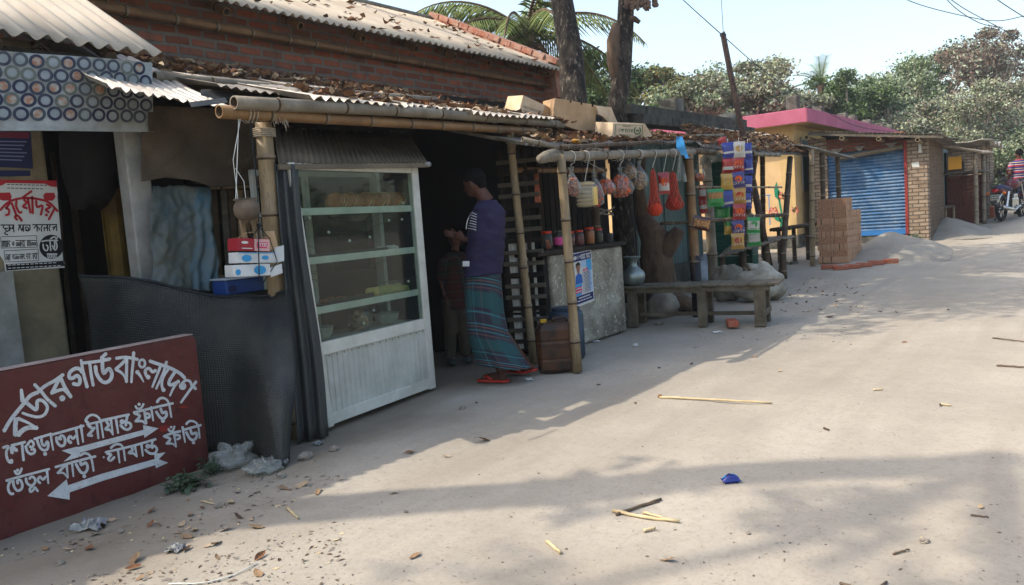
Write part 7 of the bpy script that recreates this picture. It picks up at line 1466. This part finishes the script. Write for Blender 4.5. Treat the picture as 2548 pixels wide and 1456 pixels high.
def make_tree(base, clumps, mats, n, size, label, bark='bark_grey', seed=1, tr=.14, asp=.5, wts=None, twig=0, trunkpts=None, group=None, name='tree', cat='tree', droop=.2):
    rg = random.Random(seed); t = thing(name, label, cat, base, group); cc = sum((c for c, r in clumps), Vector())/len(clumps); low = min(c.z for c, r in clumps)
    fork = base.lerp(Vector((cc.x, cc.y, low)), .75); mb = MB()
    tp = trunkpts or [base-V(0, 0, .1), base.lerp(fork, .5)+V(rg.uniform(-.1, .1), rg.uniform(-.1, .1), 0), fork]
    mb.tube(tp, [tr*(1.25-.5*i/(len(tp)-1)) for i in range(len(tp))], 9)
    for c, r in clumps:
        f = tp[-1]; m = f.lerp(c, .5)+Vector((rg.uniform(-.2, .2), rg.uniform(-.2, .2), .15)); mb.tube([f, m, c], [tr*.5, tr*.32, tr*.1], 6)
        for k in range(twig):
            e = c+Vector((rg.uniform(-1, 1)*r[0], rg.uniform(-1, 1)*r[1], rg.uniform(-.3, 1.1)*r[2])); s_ = m.lerp(c, rg.random()); mb.tube([s_, s_.lerp(e, .5)+Vector((0, 0, .1)), e], [tr*.12, tr*.09, tr*.03], 4)
    mb.build('trunk', bark, t, smooth=True); mb = MB(); leaves(mb, clumps, n, size, rg, len(mats), asp, droop, wts); mb.build('crown', mats, t); return t
def bgtree(u, vt, vb, wpx, d, mats, n, size, label, seed, ncl=9, twig=2, asp=.55, wts=None, bark='bark_grey', tr=.14, droop=.2, fill=.6):
    vt -= 14; n = int(n*1.9); size *= .78; ncl += 6; fill = .42; rg = random.Random(seed); c = PD(u, (vt+vb)/2, d); k = d/FPX; R = wpx*.72*k; Hh = (vb-vt)/2*k; cl = []
    for i in range(ncl):
        while True:
            q = Vector((rg.uniform(-1, 1), rg.uniform(-1, 1), rg.uniform(-1, 1)))
            if q.length < 1: break
        q = q*.88 if q.length > .2 else q; s = rg.uniform(.55, 1.35)*fill
        cl.append((c+ihr*q.x*R+ihd*q.y*R*.8+V(0, 0, q.z*Hh), (R*s, R*s, Hh*s*.95)))
    base = V(c.x, c.y, gz(c.x)); return make_tree(base, cl, mats, n, size, label, bark, seed, tr, asp, wts, twig, droop=droop)
# two old trunks that rise through the stalls, crowns above
def PT(u, v, d): return PD(u, v, d)
rg = random.Random(77)
rg = random.Random(77)
tk = [V(8.98, 5.75, 0), PT(1432, 330, 10.5), PT(1428, 255, 10.5), PT(1420, 130, 10.6), PT(1398, 0, 10.8), PT(1380, -150, 11), PT(1376, -330, 11.3)]
topz = tk[-1]
cl = [(topz+V(rg.uniform(-3.0, 2.2), rg.uniform(-1.4, 2.4), rg.uniform(.6, 3.2)), (1.15, 1.15, .8)) for i in range(13)]
cl += [(V(rg.uniform(3.6, 8.2), rg.uniform(5.2, 7.2), rg.uniform(7.6, 9.2)), (.9, .9, .5)) for i in range(9)]
t = make_tree(V(8.98, 5.75, 0), cl, ['fol_mid', 'fol_dark', 'fol_rust'], 5200, .17, 'old tree with dark flaking trunk rising left behind the tea stall roof', 'bark', 5, .17, trunkpts=tk)
mb = MB()
for v in range(-10, 300, 26):
    p = PT(1424-.1*(150-v)*.5, v, 10.55); mb.blob(p+V(rg.uniform(-.14, .14), -.14, 0), (.06, .05, .09), 7, 6, .4, v)
tk2 = [V(10.45, 5.75, .02), PT(1540, 330, 11.6), PT(1534, 270, 11.6), PT(1548, 180, 11.6), PT(1556, 60, 11.7), PT(1560, -60, 11.9), PT(1550, -260, 12.2)]
top2 = tk2[-1]; cl = [(top2+V(rg.uniform(-2.2, 2.6), rg.uniform(-1.6, 2), rg.uniform(.4, 3.0)), (1.1, 1.1, .8)) for i in range(10)]
t2 = make_tree(V(10.45, 5.75, 0), cl, ['fol_mid', 'fol_dark', 'fol_rust'], 2800, .2, 'old tree with stubby cut limbs rising right behind the tea stall roof', 'bark', 6, .14, trunkpts=tk2)
mb = MB(); mb.tube([PT(1540, 215, 11.6), PT(1528, 150, 11.6), PT(1526, 100, 11.6), PT(1534, 60, 11.6)], [.1, .11, .10, .06], 9); mb.tube([PT(1562, 45, 11.65), PT(1580, 48, 11.6), PT(1592, 56, 11.6)], [.05, .045, .03], 7); mb.build('cut_limb', 'bark_brown', t2, smooth=True)
mb = MB()
for i in range(34): c = PT(rg.choice((1585, 1600, 1578, 1620, 1568))+rg.uniform(-12, 12), rg.uniform(-20, 18), 11.5); mb.blob(c, (.05, .04, .06), 6, 5, .4, i)
mb.build('withered_leaves', 'fol_brown', t2)
# tree outside the left edge whose trunk and branches shade the road
tk3 = [V(-1.3, 7.25, 0), V(-1.35, 7.25, 4), V(-1.6, 7.25, 7.5), V(-1.9, 7.3, 10), V(-2.2, 7.4, 11.5)]
rg = random.Random(31); cl = [(V(-4.0+rg.uniform(-1.3, 1.0), 8.2+rg.uniform(-1.3, 1.3), 12+rg.uniform(-.8, 1.6)), (.9, .9, .5)) for i in range(3)]
cl += [(V(-1.9, 7.4, 8.9), (.6, .5, .3)), (V(-2.6, 7.2, 10.4), (.6, .6, .35))]
make_tree(tk3[0], cl, ['fol_mid', 'fol_dark', 'fol_olive'], 520, .18, 'tall tree standing behind the corner shop, its crown above the picture', 'bark', 8, .19, trunkpts=tk3)
tk4 = [V(6.5, 12.2, 0), V(6.5, 12.1, 4.5), V(6.4, 11.2, 7.5), V(6.4, 9.6, 9.3)]
rg = random.Random(91); cl = [(V(rg.uniform(4.0, 9.2), rg.uniform(6.5, 8.6), rg.uniform(9.4, 11)), (.95, .95, .5)) for i in range(15)]
make_tree(tk4[0], cl, ['fol_mid', 'fol_dark', 'fol_olive'], 4200, .17, 'large tree behind the brick building whose crown leans over its roof', 'bark', 14, .2, trunkpts=tk4)
# coconut palm
pc = PD(1308, 82, 15.5); pal = thing('coconut_palm', 'coconut palm with drooping fronds behind the gable of the brick building', 'palm', V(pc.x, pc.y, 0))
MB().tube([V(pc.x+.3, pc.y+.3, 0), V(pc.x+.15, pc.y+.1, 2.5), pc+V(0, 0, -.3), pc+V(0, 0, .1)], [.2, .16, .15, .2], 12).build('trunk', 'bark_grey', pal, smooth=True)
rg = random.Random(12)
for k in range(19):
    az = k*2.4+rg.uniform(-.2, .2); el = [1.15, .75, .35, .0, -.3][k % 5]; Lf = rg.uniform(2.3, 3.0); pts = []; p = pc.copy(); dirv = V(cos(az)*cos(el), sin(az)*cos(el), sin(el)); n = 14
    for i in range(n+1): pts.append(p.copy()); p = p+dirv*Lf/n; dirv = (dirv-V(0, 0, .085+.05*i/n)).normalized()
    mb = MB(); mb.cur = 2; mb.tube(pts, [.035*(1-.8*i/n)+.004 for i in range(n+1)], 5)
    for i in range(1, n*3):
        q = i/3; a = min(int(q), n-1); c = pts[a].lerp(pts[a+1], q-a); tdir = (pts[a+1]-pts[a]).normalized(); sd2 = tdir.cross(UP); sd2 = sd2.normalized() if sd2.length > .05 else V(1, 0, 0)
        ll = .62*sin(pi*min(.96, .12+q/n*.88))+.12
        for s in (1, -1):
            d = (sd2*s*.75+tdir*.55-UP*(.5+.3*rg.random())).normalized(); e = c+d*ll; m_ = c+d*ll*.5+UP*.04; wv_ = tdir*.022; mb.cur = rg.randrange(2)
            mb.add([c-wv_*.6, c+wv_*.6, m_+wv_, m_-wv_], [(0, 1, 2, 3)]); mb.add([m_-wv_, m_+wv_, e], [(0, 1, 2)])
    mb.build('frond', ['palm_green', 'palm_light', 'bark_brown'], pal)
for k in range(5): a = PD(1290+k*12, 112+6*sin(k*2), 15.2); MB().tube([a, a+V(rg.uniform(-.25, .3), -.1, -.05), a+V(rg.uniform(-.4, .7), -.2, -.5)], [.06, .05, .02], 6).build('frond_stalk', 'bark_brown', pal, smooth=True)
# trees beyond the stalls
OL, GR, DK, GO, BR = ['fol_olive', 'fol_grey', 'fol_mid'], ['fol_grey', 'fol_olive', 'bark_grey'], ['fol_dark', 'fol_mid', 'fol_fresh'], ['fol_gold', 'fol_mid', 'fol_olive'], ['fol_brown', 'fol_grey', 'bark_grey']
bgtree(1480, 135, 330, 150, 20, DK, 8840, .13, 'dense green tree showing between the two old trunks', 11, 10, 1)
bgtree(1640, 158, 300, 150, 27, GO, 7140, .15, 'mango tree with golden flower tips right of the old trunks', 12, 9, 1, wts=(4, 5, 3))
bgtree(1600, 230, 340, 190, 24, DK, 6800, .14, 'low dark green tree above the mossy black parapet', 13, 9, 1)
bgtree(1735, 210, 330, 150, 25, OL, 6460, .14, 'olive tree over the parapet left of the leaning pole', 14, 8, 2)
bgtree(1860, 172, 320, 230, 27, GR, 8840, .17, 'broad grey leaved tree with bare twigs right of the leaning pole', 15, 12, 5, wts=(5, 4, 2))
bgtree(1960, 158, 300, 170, 29, GR, 7140, .17, 'grey leaved tree above the pink roof corner', 16, 10, 5, wts=(5, 4, 2))
bgtree(2125, 190, 320, 120, 29, DK, 6800, .14, 'dark green bushy tree behind the roof stubs', 17, 9, 1)
bgtree(2215, 205, 330, 140, 32, OL, 6120, .16, 'pale olive tree right of the dark bushy tree', 18, 9, 3)
bgtree(2290, 160, 340, 150, 34, ['fol_olive', 'fol_fresh', 'fol_grey'], 4200, .16, 'yellowish green tree where the sky dips lowest', 19, 10, 2)
bgtree(2345, 105, 250, 150, 40, ['fol_fresh', 'fol_dark', 'fol_mid'], 4200, .19, 'tall dark green tree with layered crown behind the grey scrub', 20, 9, 1)
bgtree(2450, 75, 230, 170, 36, BR, 3230, .2, 'tall sparse tree with purplish brown pods against the sky', 21, 12, 6, fill=.3, wts=(5, 2, 2))
bgtree(2400, 210, 400, 190, 28, GR, 8840, .13, 'large grey green scrub tree behind the far stalls', 22, 12, 8, wts=(4, 5, 3))
bgtree(2520, 190, 400, 190, 30, GR, 8840, .13, 'grey twiggy scrub tree at the right edge of the view', 23, 12, 9, wts=(4, 4, 5))
bgtree(2300, 270, 400, 170, 29, GR, 7140, .14, 'grey bush with branching bare stems above the shutter shop roof', 24, 10, 7, wts=(5, 4, 4))
bgtree(2470, 330, 480, 190, 27, OL, 7820, .13, 'low olive thicket behind the last stall', 25, 10, 3)
bgtree(2560, 360, 500, 160, 28, OL, 6120, .13, 'dusty low bush beyond the walking man', 26, 9, 3)
bgtree(2180, 265, 350, 150, 33, OL, 5440, .15, 'low olive tree filling the gap behind the yellow building', 27, 9, 2)
bgtree(2060, 235, 320, 150, 33, OL, 5440, .15, 'olive crown behind the first roof stubs', 28, 9, 2)
bgtree(1420, 150, 300, 120, 24, DK, 4420, .14, 'green tree half hidden behind the left old trunk', 29, 8, 1)
bgtree(1560, 160, 330, 170, 30, DK, 3400, .16, 'dark tree filling the gap between the trunks and the mango tree', 41, 9, 2)
bgtree(1790, 185, 330, 170, 31, OL, 3400, .16, 'pale tree behind the leaning pole', 42, 9, 4)
bgtree(2090, 195, 320, 170, 35, DK, 3400, .17, 'green tree right of the date palm', 43, 9, 2)
bgtree(2240, 185, 330, 170, 38, OL, 3400, .18, 'pale tree far behind the scrub', 44, 9, 3)
bgtree(2500, 120, 300, 170, 38, GR, 3400, .18, 'tall grey tree under the wires at the right edge', 45, 9, 6)
# date palm
dp = PD(2044, 212, 31); dpal = thing('date_palm', 'small date palm with fresh green fronds among the grey trees', 'palm', V(dp.x, dp.y, gz(dp.x)))
MB().tube([V(dp.x, dp.y, gz(dp.x)), dp], [.2, .17], 10).build('trunk', 'bark_brown', dpal)
for k in range(20):
    az = k*2.4; el = [1.1, .7, .35, .05][k % 4]; dirv = V(cos(az)*cos(el), sin(az)*cos(el), sin(el)); p = dp.copy(); mb = MB(); pts = []
    for i in range(9): pts.append(p.copy()); p = p+dirv*.17; dirv = (dirv-V(0, 0, .12)).normalized()
    for i in range(8):
        td = (pts[i+1]-pts[i]).normalized(); sd2 = td.cross(UP).normalized()
        for s in (1, -1):
            for q in (0, .5):
                c = pts[i].lerp(pts[i+1], q); e = c+(sd2*s*.7+td*.8+UP*.1).normalized()*.34; mb.add([c-td*.02, c+td*.02, e], [(0, 1, 2)])
    mb.tube(pts, .012, 4); mb.build('frond', 'fol_fresh' if k % 3 else 'palm_light', dpal)
# far wood closing the horizon
rg = random.Random(50); mb = MB(); cl = []
for i in range(110):
    a = rg.uniform(-.62, 1.9); d = rg.uniform(48, 75); cl.append((V(d*cos(a), d*sin(a), rg.uniform(1, 5)), (3.2, 3.2, 2.4)))
leaves(mb, cl, 15000, .6, rg, 3); tag(mb.build('far_wood', ['fol_olive', 'fol_mid', 'fol_grey'], loc=(0, 0, 0)), 'far off wood of dusty trees that closes the view along the road', 'wood', kind='stuff')
# ------------------------------------------------------------------ leaning pole and wires
lpole = thing('leaning_pole', 'thin dark leaning pole carrying wires above the snack stall', 'pole', V(13.3, 4.9, gz(13.3)))
lt, lb_ = PD(1800, 90, 12.6), PD(1910, 640, 13.4)
MB().tube([lb_+(lb_-lt)*.04, lb_.lerp(lt, .35)+V(.03, 0, 0), lb_.lerp(lt, .7)-V(.02, 0, 0), lt], [.065, .055, .05, .045], 9).build('shaft', mat('pole_rust', '4a3a34', '2e2624', scale=14, rough=.9, dirt='7a6458', dscale=30, damt=.4), lpole, smooth=True); MB().blob(lt+V(0, 0, .02), (.05, .05, .05), 8, 6, .3).build('wire_tie', 'wire', lpole)
def wire(pts, d0, d1, lab, r=.008):
    n = len(pts); P = [PD(u, v, d0+(d1-d0)*i/(n-1)) for i, (u, v) in enumerate(pts)]; out = []
    for i in range(41): out.append(crv(P, i/40*.9999))
    mb = MB(); mb.tube(out, r, 5); tag(mb.build('overhead_wire', 'wire', smooth=True), lab, 'wire')
wire([(1640, -60), (1700, 0), (1800, 90)], 14, 12.6, 'wire running from the top edge down to the leaning pole tip'); wire([(1792, -60), (1796, 20), (1800, 88)], 13.5, 12.6, 'thin nearly vertical wire above the leaning pole tip', .005)
wire([(1800, 90), (1880, 160), (1965, 222), (2040, 268), (2120, 310), (2200, 326), (2310, 338)], 12.6, 17.6, 'wire from the leaning pole down to the shutter shop roof', .007)
wire([(2200, -25), (2290, 12), (2400, 40), (2480, 52), (2548, 40), (2620, 25)], 22, 22, 'slack wire curving up again at the right of the sky', .012); wire([(2330, -30), (2380, 22), (2440, 58), (2495, 68)], 20, 24, 'wire sagging toward the brown tree top', .012); wire([(2340, -20), (2400, 22), (2470, 60), (2580, 120)], 20, 26, 'straight wire crossing the slack ones at the upper right', .012); wire([(2450, -25), (2500, 12), (2600, 75)], 18, 20, 'wire across the upper right corner', .012)
# ------------------------------------------------------------------ houses and trees across the road (mirrored in the glass)
ob = thing('opposite_house', 'brick house with tin gable across the road, mirrored in the case glass', 'house', (4.5, -9, 0))
MB().bx(1.5, 6.0, -9.2, -9, 0, 2.4).build('wall', 'brick_pier', ob); MB().corr((.9, -8.4, 2.3), (5.6, 0, 0), (0, -2.4, 1.2), amp=.02, pitch=.12, k=4).build('roof', 'tin_roof', ob)
for x in (2.2, 3.9): MB().bx(x, x+1, -8.99, -8.95, .1, 2.0).build('door', 'tin_green', ob)
ob2 = thing('opposite_shed', 'pale tin shed across the road, mirrored in the case glass', 'shed', (-2, -8, 0)); MB().bx(-5, .6, -8.6, -8.5, 0, 2.6).build('wall', 'tin_green', ob2); MB().bx(-5.4, .9, -9.5, -7.9, 2.62, 2.7).build('roof', 'tin_roof', ob2)
rg = random.Random(8)
for i, (x, y, h) in enumerate(((8.5, -11, 5), (0.5, -13, 6.5), (13, -10, 6), (-6, -12, 6))):
    cl = [(V(x+rg.uniform(-1.8, 1.8), y+rg.uniform(-1.5, 1.5), h+rg.uniform(-1.5, 1.5)), (1.2, 1.2, 1)) for k in range(9)]
    make_tree(V(x, y, 0), cl, DK, 1500, .25, ['round tree across the road beside the brick house', 'tall tree behind the opposite brick house', 'tree across the road near the far end', 'tree behind the opposite tin shed'][i], seed=60+i)
# ------------------------------------------------------------------ litter, sticks, leaves on the ground
def gp(u, v, dz=.0): p = G(u, v); p.z = gh(p.x, p.y)+dz; return p
def stick(u0, v0, u1, v1, r, m, lab, bend=.0, name='stick', group=None):
    a, b = gp(u0, v0, r), gp(u1, v1, r); n = 7; pts = [a.lerp(b, i/n)+V(0, 0, .004*abs(sin(i*1.3))*(1 if n else 0))+(b-a).cross(UP).normalized()*bend*sin(pi*i/n) for i in range(n+1)]
    mb = MB(); mb.tube(pts, [r*(1.05-.25*i/n+.12*(i % 3 == 1)) for i in range(n+1)], 7); return tag(mb.build(name, m, smooth=True), lab, 'stick', group)
stick(1642, 986, 1920, 1002, .0085, 'straw', 'long thin cane with reddish end lying across the sunny road'); mb = MB(); mb.blob(gp(1642, 984, .012), (.02, .014, .013), 8, 6, .3, 2); tag(mb.build('rag', 'leaf_a', smooth=True), 'reddish brown rag knot at the left tip of the long cane', 'rag')
stick(1525, 1265, 1690, 1298, .008, 'straw', 'pale split stick crossing the grey stick on the road', .02); stick(1600, 1272, 1672, 1296, .006, 'straw', 'short pale splinter lying along the pale split stick'); stick(1533, 1275, 1645, 1240, .007, 'twig', 'grey stick crossed over the pale split stick'); stick(1540, 1270, 1640, 1245, .004, 'twig', 'thin grey stick beside the crossed grey stick')
stick(1360, 1338, 1394, 1368, .008, 'straw', 'short pale chip of cane near the bottom middle of the road'); stick(1602, 1322, 1630, 1316, .007, 'straw', 'two finger long pale splinter below the crossed sticks'); stick(2090, 1442, 2206, 1441, .005, 'twig', 'curved dark twig at the bottom right of the road', .06); stick(2222, 1372, 2262, 1362, .004, 'twig', 'small dark twig right of the middle road'); stick(2415, 1278, 2460, 1283, .004, 'twig', 'thin twig near the right edge of the road'); stick(2470, 842, 2548, 850, .006, 'twig', 'grey twig on the far right of the shaded road'); stick(2480, 905, 2560, 912, .007, 'twig', 'second grey twig lower on the far right'); stick(420, 1450, 640, 1400, .003, 'string_white', 'pale string trailing in the dirt below the red slab', .08); stick(500, 1245, 560, 1262, .004, 'straw', 'straw lying in the dirt by the green weeds'); stick(715, 1268, 742, 1292, .006, 'straw', 'straw by the crumbled wall foot left of the road')
stick(2173, 967, 2196, 966, .006, 'straw', 'small pale chip on the sunny road'); stick(2340, 998, 2366, 1000, .006, 'straw', 'pale chip right of the small chip on the sunny road'); stick(2050, 1062, 2062, 1066, .006, 'leaf_c', 'dark little twig in the middle of the sunny road')
o = sachet('snack_wrapper', 1822, 1204, 48, 20, 'pk_blue', (gp(1822, 1204)-CAM).dot(FW), None, band=(.55, .9, 'box_blue'), blob2='pk_purple'); c = gp(1822, 1204); 
for ob_ in [o]+list(o.children): ob_.location = c+V(0, 0, .012) if ob_ is o else ob_.location
o.rotation_euler = Matrix.Rotation(-1.4, 4, ihr).to_euler(); tag(o, 'empty blue snack wrapper lying in the shade band on the road', 'wrapper')
def crumple(u, v, r, m, lab, seed, fl=.55, name='crumpled_paper'):
    if name != 'plastic_bag' and r > .03:
        c = gp(u, v); mb = MB(); ro = seed*1.3; NN = Vector((seed*3.7, seed, 0))
        def sheet(a, b):
            x, y = (a-.5)*2, (b-.5)*2; q = Vector((x*1.6, y*1.6, 0))+NN; w = noise.noise(q*1.3); k_ = .72+.28*w
            z = abs(noise.noise(q*1.1))*1.1+abs(noise.noise(q*2.6))*.45+.35*max(0, 1-(x*x+y*y)*.8)*fl*1.6
            X_ = x*k_+.3*noise.noise(q*1.7+Vector((9, 0, 0))); Y_ = y*k_+.3*noise.noise(q*1.7+Vector((0, 9, 0)))
            return c+V((X_*cos(ro)-Y_*sin(ro))*r, (X_*sin(ro)+Y_*cos(ro))*r, .004+z*r*fl)
        mb.grid(sheet, 12, 11); return tag(mb.build(name, m, solid=.0015), lab, 'litter')
    c = gp(u, v, r*fl*.6); mb = MB(); mb.blob(c, (r, r*.8, r*fl), 26, 18, .1, seed)
    for i, q in enumerate(mb.v):
        p = Vector(q); d = (p-c).normalized(); k = r*.5*(noise.noise(d*2.4+Vector((seed, 0, 0)))+(.75*abs(noise.noise(d*5+Vector((0, seed, 0))))-.2 if name != 'plastic_bag' else .15*noise.noise(d*8))); p = p+d*k; p.z = max(p.z, c.z-r*fl*.6+.002); mb.v[i] = tuple(p)
    return tag(mb.build(name, m, smooth=name == 'plastic_bag'), lab, 'litter')
crumple(228, 1308, .08, 'paper_crumple', 'crumpled sheet of newspaper in the dirt below the red slab', 3); crumple(438, 1368, .05, 'paper_crumple', 'small crumpled paper ball on the edge of the road', 5); crumple(792, 1104, .04, 'paper_crumple', 'crumpled paper at the foot of the leaning tin', 7); crumple(1318, 944, .035, 'paper_white', 'white scrap of paper behind the red sandals', 8)
crumple(1483, 848, .05, 'paper_white', 'little heap of white paper scraps near the jerry can', 9, .4); crumple(1640, 806, .07, 'sack_grey', 'greenish grey plastic lump under the bench', 10); crumple(1568, 800, .06, 'poly_bag_white', 'white plastic scrap by the left bench leg', 12); crumple(1748, 806, .06, 'paper_white', 'white wrapper lump by the middle bench leg', 13); crumple(1784, 824, .06, 'paper_white', 'white and red wrapper lying in front of the bench', 15, .3); crumple(1582, 860, .03, 'paper_white', 'tiny white paper scrap on the shaded road', 14)
crumple(582, 1152, .15, 'poly_bag_white', 'cloudy white plastic bag lying at the foot of the woven sheet', 21, .45, 'plastic_bag'); crumple(662, 1168, .13, 'poly_bag_white', 'flattened white plastic bag in front of the woven sheet hem', 22, .3, 'plastic_bag')
def leafobj(m, seed):
    rg = random.Random(seed); mb = MB(); s = 1; c = .22
    cu = rg.uniform(.5, 1.6); n = 9; sp = []; L_ = []; R_ = []
    for i in range(n+1):
        t_ = i/n; w_ = .23*sin(pi*t_**.85)**.8*(1+.12*rg.uniform(-1, 1)); x_ = t_-.5; z_ = cu*.16*(x_*x_*2)+.05*sin(5*t_+seed); sp.append(V(x_, 0, z_)); L_.append(V(x_, w_, z_+c*cu*w_*1.5+rg.uniform(-.02, .02))); R_.append(V(x_, -w_, z_+c*cu*w_*1.2+rg.uniform(-.02, .02)))
    mb.add(sp+L_+R_, [(i, i+1, n+2+i, n+1+i) for i in range(n)]+[(i, 2*n+2+i, 2*n+3+i, i+1) for i in range(n)]); mb.tube([V(-.5, 0, sp[0].z), V(-.68, .03, .02)], .012, 4); return mb.build('dry_leaf', m, local=True)
LP = [leafobj(m, i) for i, m in enumerate(('leaf_a', 'leaf_b', 'leaf_c', 'leaf_d'))]; usedL = set()
rg = random.Random(19); spots = [(1208, 1092, 1.5, 1), (1110, 1132, .7, 3), (1020, 1124, .8, 0), (980, 1226, .6, 3), (790, 1226, .9, 1), (640, 1312, 1.0, 1), (752, 1206, 1.1, 3), (708, 1214, 1.1, 1), (575, 1250, .9, 3), (400, 1222, 1.4, 0), (330, 1398, 1.4, 1), (1940, 918, .6, 3), (2250, 850, .6, 0), (1878, 885, .7, 1), (2440, 1254, .5, 3), (1660, 1388, .8, 1), (1030, 1376, .8, 1), (1490, 955, .5, 2), (1640, 915, .6, 2), (1730, 866, .6, 1), (2190, 772, .7, 2), (2065, 788, 1.0, 2), (2360, 770, .6, 1), (2230, 772, .6, 2), (2120, 716, .6, 2), (2340, 1000, .4, 2), (1720, 905, .7, 1), (1580, 1000, .5, 2), (1185, 1003, .5, 2), (2010, 722, .8, 0), (2030, 714, .8, 1), (1985, 735, .8, 3), (2075, 735, .7, 2)]
for i in range(46): spots.append((rg.uniform(80, 760), rg.uniform(1190, 1440), rg.uniform(.35, .9), rg.randrange(4)))
for i in range(50): spots.append((rg.uniform(1930, 2150), rg.uniform(690, 775), rg.uniform(.45, .9), rg.randrange(4)))
for i, (u, v, s, k) in enumerate(spots):
    if v < 1190-.34*(u-520) and u < 760 and v < 1340-.364*u+30: continue
    p = G(u, v)
    if p.y > 4.2 and p.x < 4: continue
    o = LP[k] if k not in usedL else dup(LP[k]); usedL.add(k); o.location = (p.x, p.y, gh(p.x, p.y)+.006); o.scale = (.085*s, .085*s*rg.uniform(.75, 1.15), .085*s); o.rotation_euler = (rg.uniform(-.5, .5), rg.uniform(-.4, .4), rg.uniform(0, 6.28))
    grp, lab = (('leaves scattered by the red slab', 'curled brown leaf lying in the dirt between the red slab and the road') if u < 800 else ('leaves behind the bench', 'brown leaf lying in the shaded leaf patch beyond the bench') if (u > 1920 and v < 790) else ('leaves on the open road', 'single dry leaf lying on the open dusty road'))
    tag(o, lab, 'leaf', grp)
rg = random.Random(23); mb = MB()
for i in range(2900):
    k = rg.random()
    if k < .42: u, v = rg.uniform(-20, 860), rg.uniform(1180, 1470)
    elif k < .6: u, v = rg.uniform(1560, 2160), rg.uniform(690, 850)
    else: u, v = rg.uniform(300, 2560), 640+rg.random()**.6*830
    p = G(u, v)
    if p.y > 4.6 or p.x > 26 or (k < .42 and noise.noise(Vector((p.x*2.1, p.y*2.1, 3)))+.25*rg.random() < .02): continue
    s = rg.uniform(.002, .0065) if k >= .6 else rg.uniform(.003, .013); a = rg.uniform(0, 6.28); X = V(cos(a), sin(a), 0)*s*rg.uniform(.6, 2.2); Y = V(-sin(a), cos(a), 0)*s*rg.uniform(.3, .8); z = gh(p.x, p.y); p.z = z+.002; mb.cur = rg.choices((0, 1, 2, 3), (5, 2, 2, 2))[0]; h = V(0, 0, s*rg.uniform(.2, .6))
    mb.add([p-X, p+Y+h, p+X*.8+h*.3, p-Y], [(0, 1, 2, 3)])
tag(mb.build('ground_litter', ['stone', 'twig', 'leaf_c', 'straw'], loc=(0, 0, 0)), 'fine crumbs, chips and leaf bits strewn over the earth', 'litter', kind='stuff')
def weed(u, v, r, n, lab, seed, h=.10):
    rg = random.Random(seed); c = gp(u, v); t = thing('weed', lab, 'plant', c); mb = MB(); st_ = MB()
    for i in range(n):
        a = rg.uniform(0, 6.28); q = rg.random()**.6*r; b = c+V(cos(a)*q*.5, sin(a)*q*.5, 0); e = c+V(cos(a)*q, sin(a)*q, h*rg.uniform(.3, 1)); e0 = e.copy(); st_.tube([b, b.lerp(e, .5)+V(0, 0, .02), e], .002, 4, cap=False)
        for k in range(5): 
            e = b.lerp(e0, .4+.15*k)+V(rg.uniform(-.3, .3)*r*.5, rg.uniform(-.3, .3)*r*.5, 0); s = r*.3*rg.uniform(.6, 1.3); X = V(rg.uniform(-1, 1), rg.uniform(-1, 1), rg.uniform(-.5, .1)).normalized(); Y = X.cross(V(rg.uniform(-.3, .3), rg.uniform(-.3, .3), 1)).normalized(); mb.add([e, e+X*s*.5+Y*s*.35, e+X*s, e+X*s*.5-Y*s*.35], [(0, 1, 2, 3)])
    mb.build('leaf_tuft', 'weed', t); st_.build('stems', 'weed', t)
weed(465, 1205, .15, 34, 'low green weed at the foot of the red slab', 3); weed(530, 1172, .09, 24, 'dusty little weed at the right corner of the red slab', 4, .12); weed(2258, 606, .38, 40, 'broad leaved green weed under the blue shutter', 5, .25); weed(1965, 655, .15, 20, 'small weed by the dark stall post', 6)
rg = random.Random(29); s0 = None
for i, (u, v, r) in enumerate(((760, 1140, .05), (830, 1120, .035), (1150, 1015, .03), (1340, 916, .05), (1365, 915, .045), (2300, 1340, .02), (1862, 1322, .012), (545, 1260, .03), (300, 1320, .02), (150, 1400, .02), (2250, 640, .05), (2290, 628, .06), (2320, 622, .05), (700, 1185, .03), (1010, 1270, .012))):
    o = MB().blob((0, 0, .3), (1, .8, .6), 9, 7, .2, 3).build('stone', 'stone', local=True) if s0 is None else dup(s0); s0 = s0 or o
    o.location = gp(u, v); o.scale = (r,)*3; o.rotation_euler = (0, 0, i*1.7); tag(o, 'small grey stone or clod lying loose on the earth', 'stone', 'loose stones on the ground')
# ------------------------------------------------------------------ dusty air
hz = bpy.data.materials.new('haze_air'); hz.use_nodes = True; hn = hz.node_tree
for x in list(hn.nodes): hn.nodes.remove(x)
ho = hn.nodes.new('ShaderNodeOutputMaterial'); hv = hn.nodes.new('ShaderNodeVolumePrincipled'); hv.inputs['Color'].default_value = (.86, .9, .92, 1); hv.inputs['Density'].default_value = .0012; hv.inputs['Anisotropy'].default_value = .3
hn.links.new(hv.outputs[0], ho.inputs['Volume'])
MB().bx(-90, 110, -90, 110, -1.4, 17).build('haze', hz, loc=(0, 0, 0))['kind'] = 'stuff'
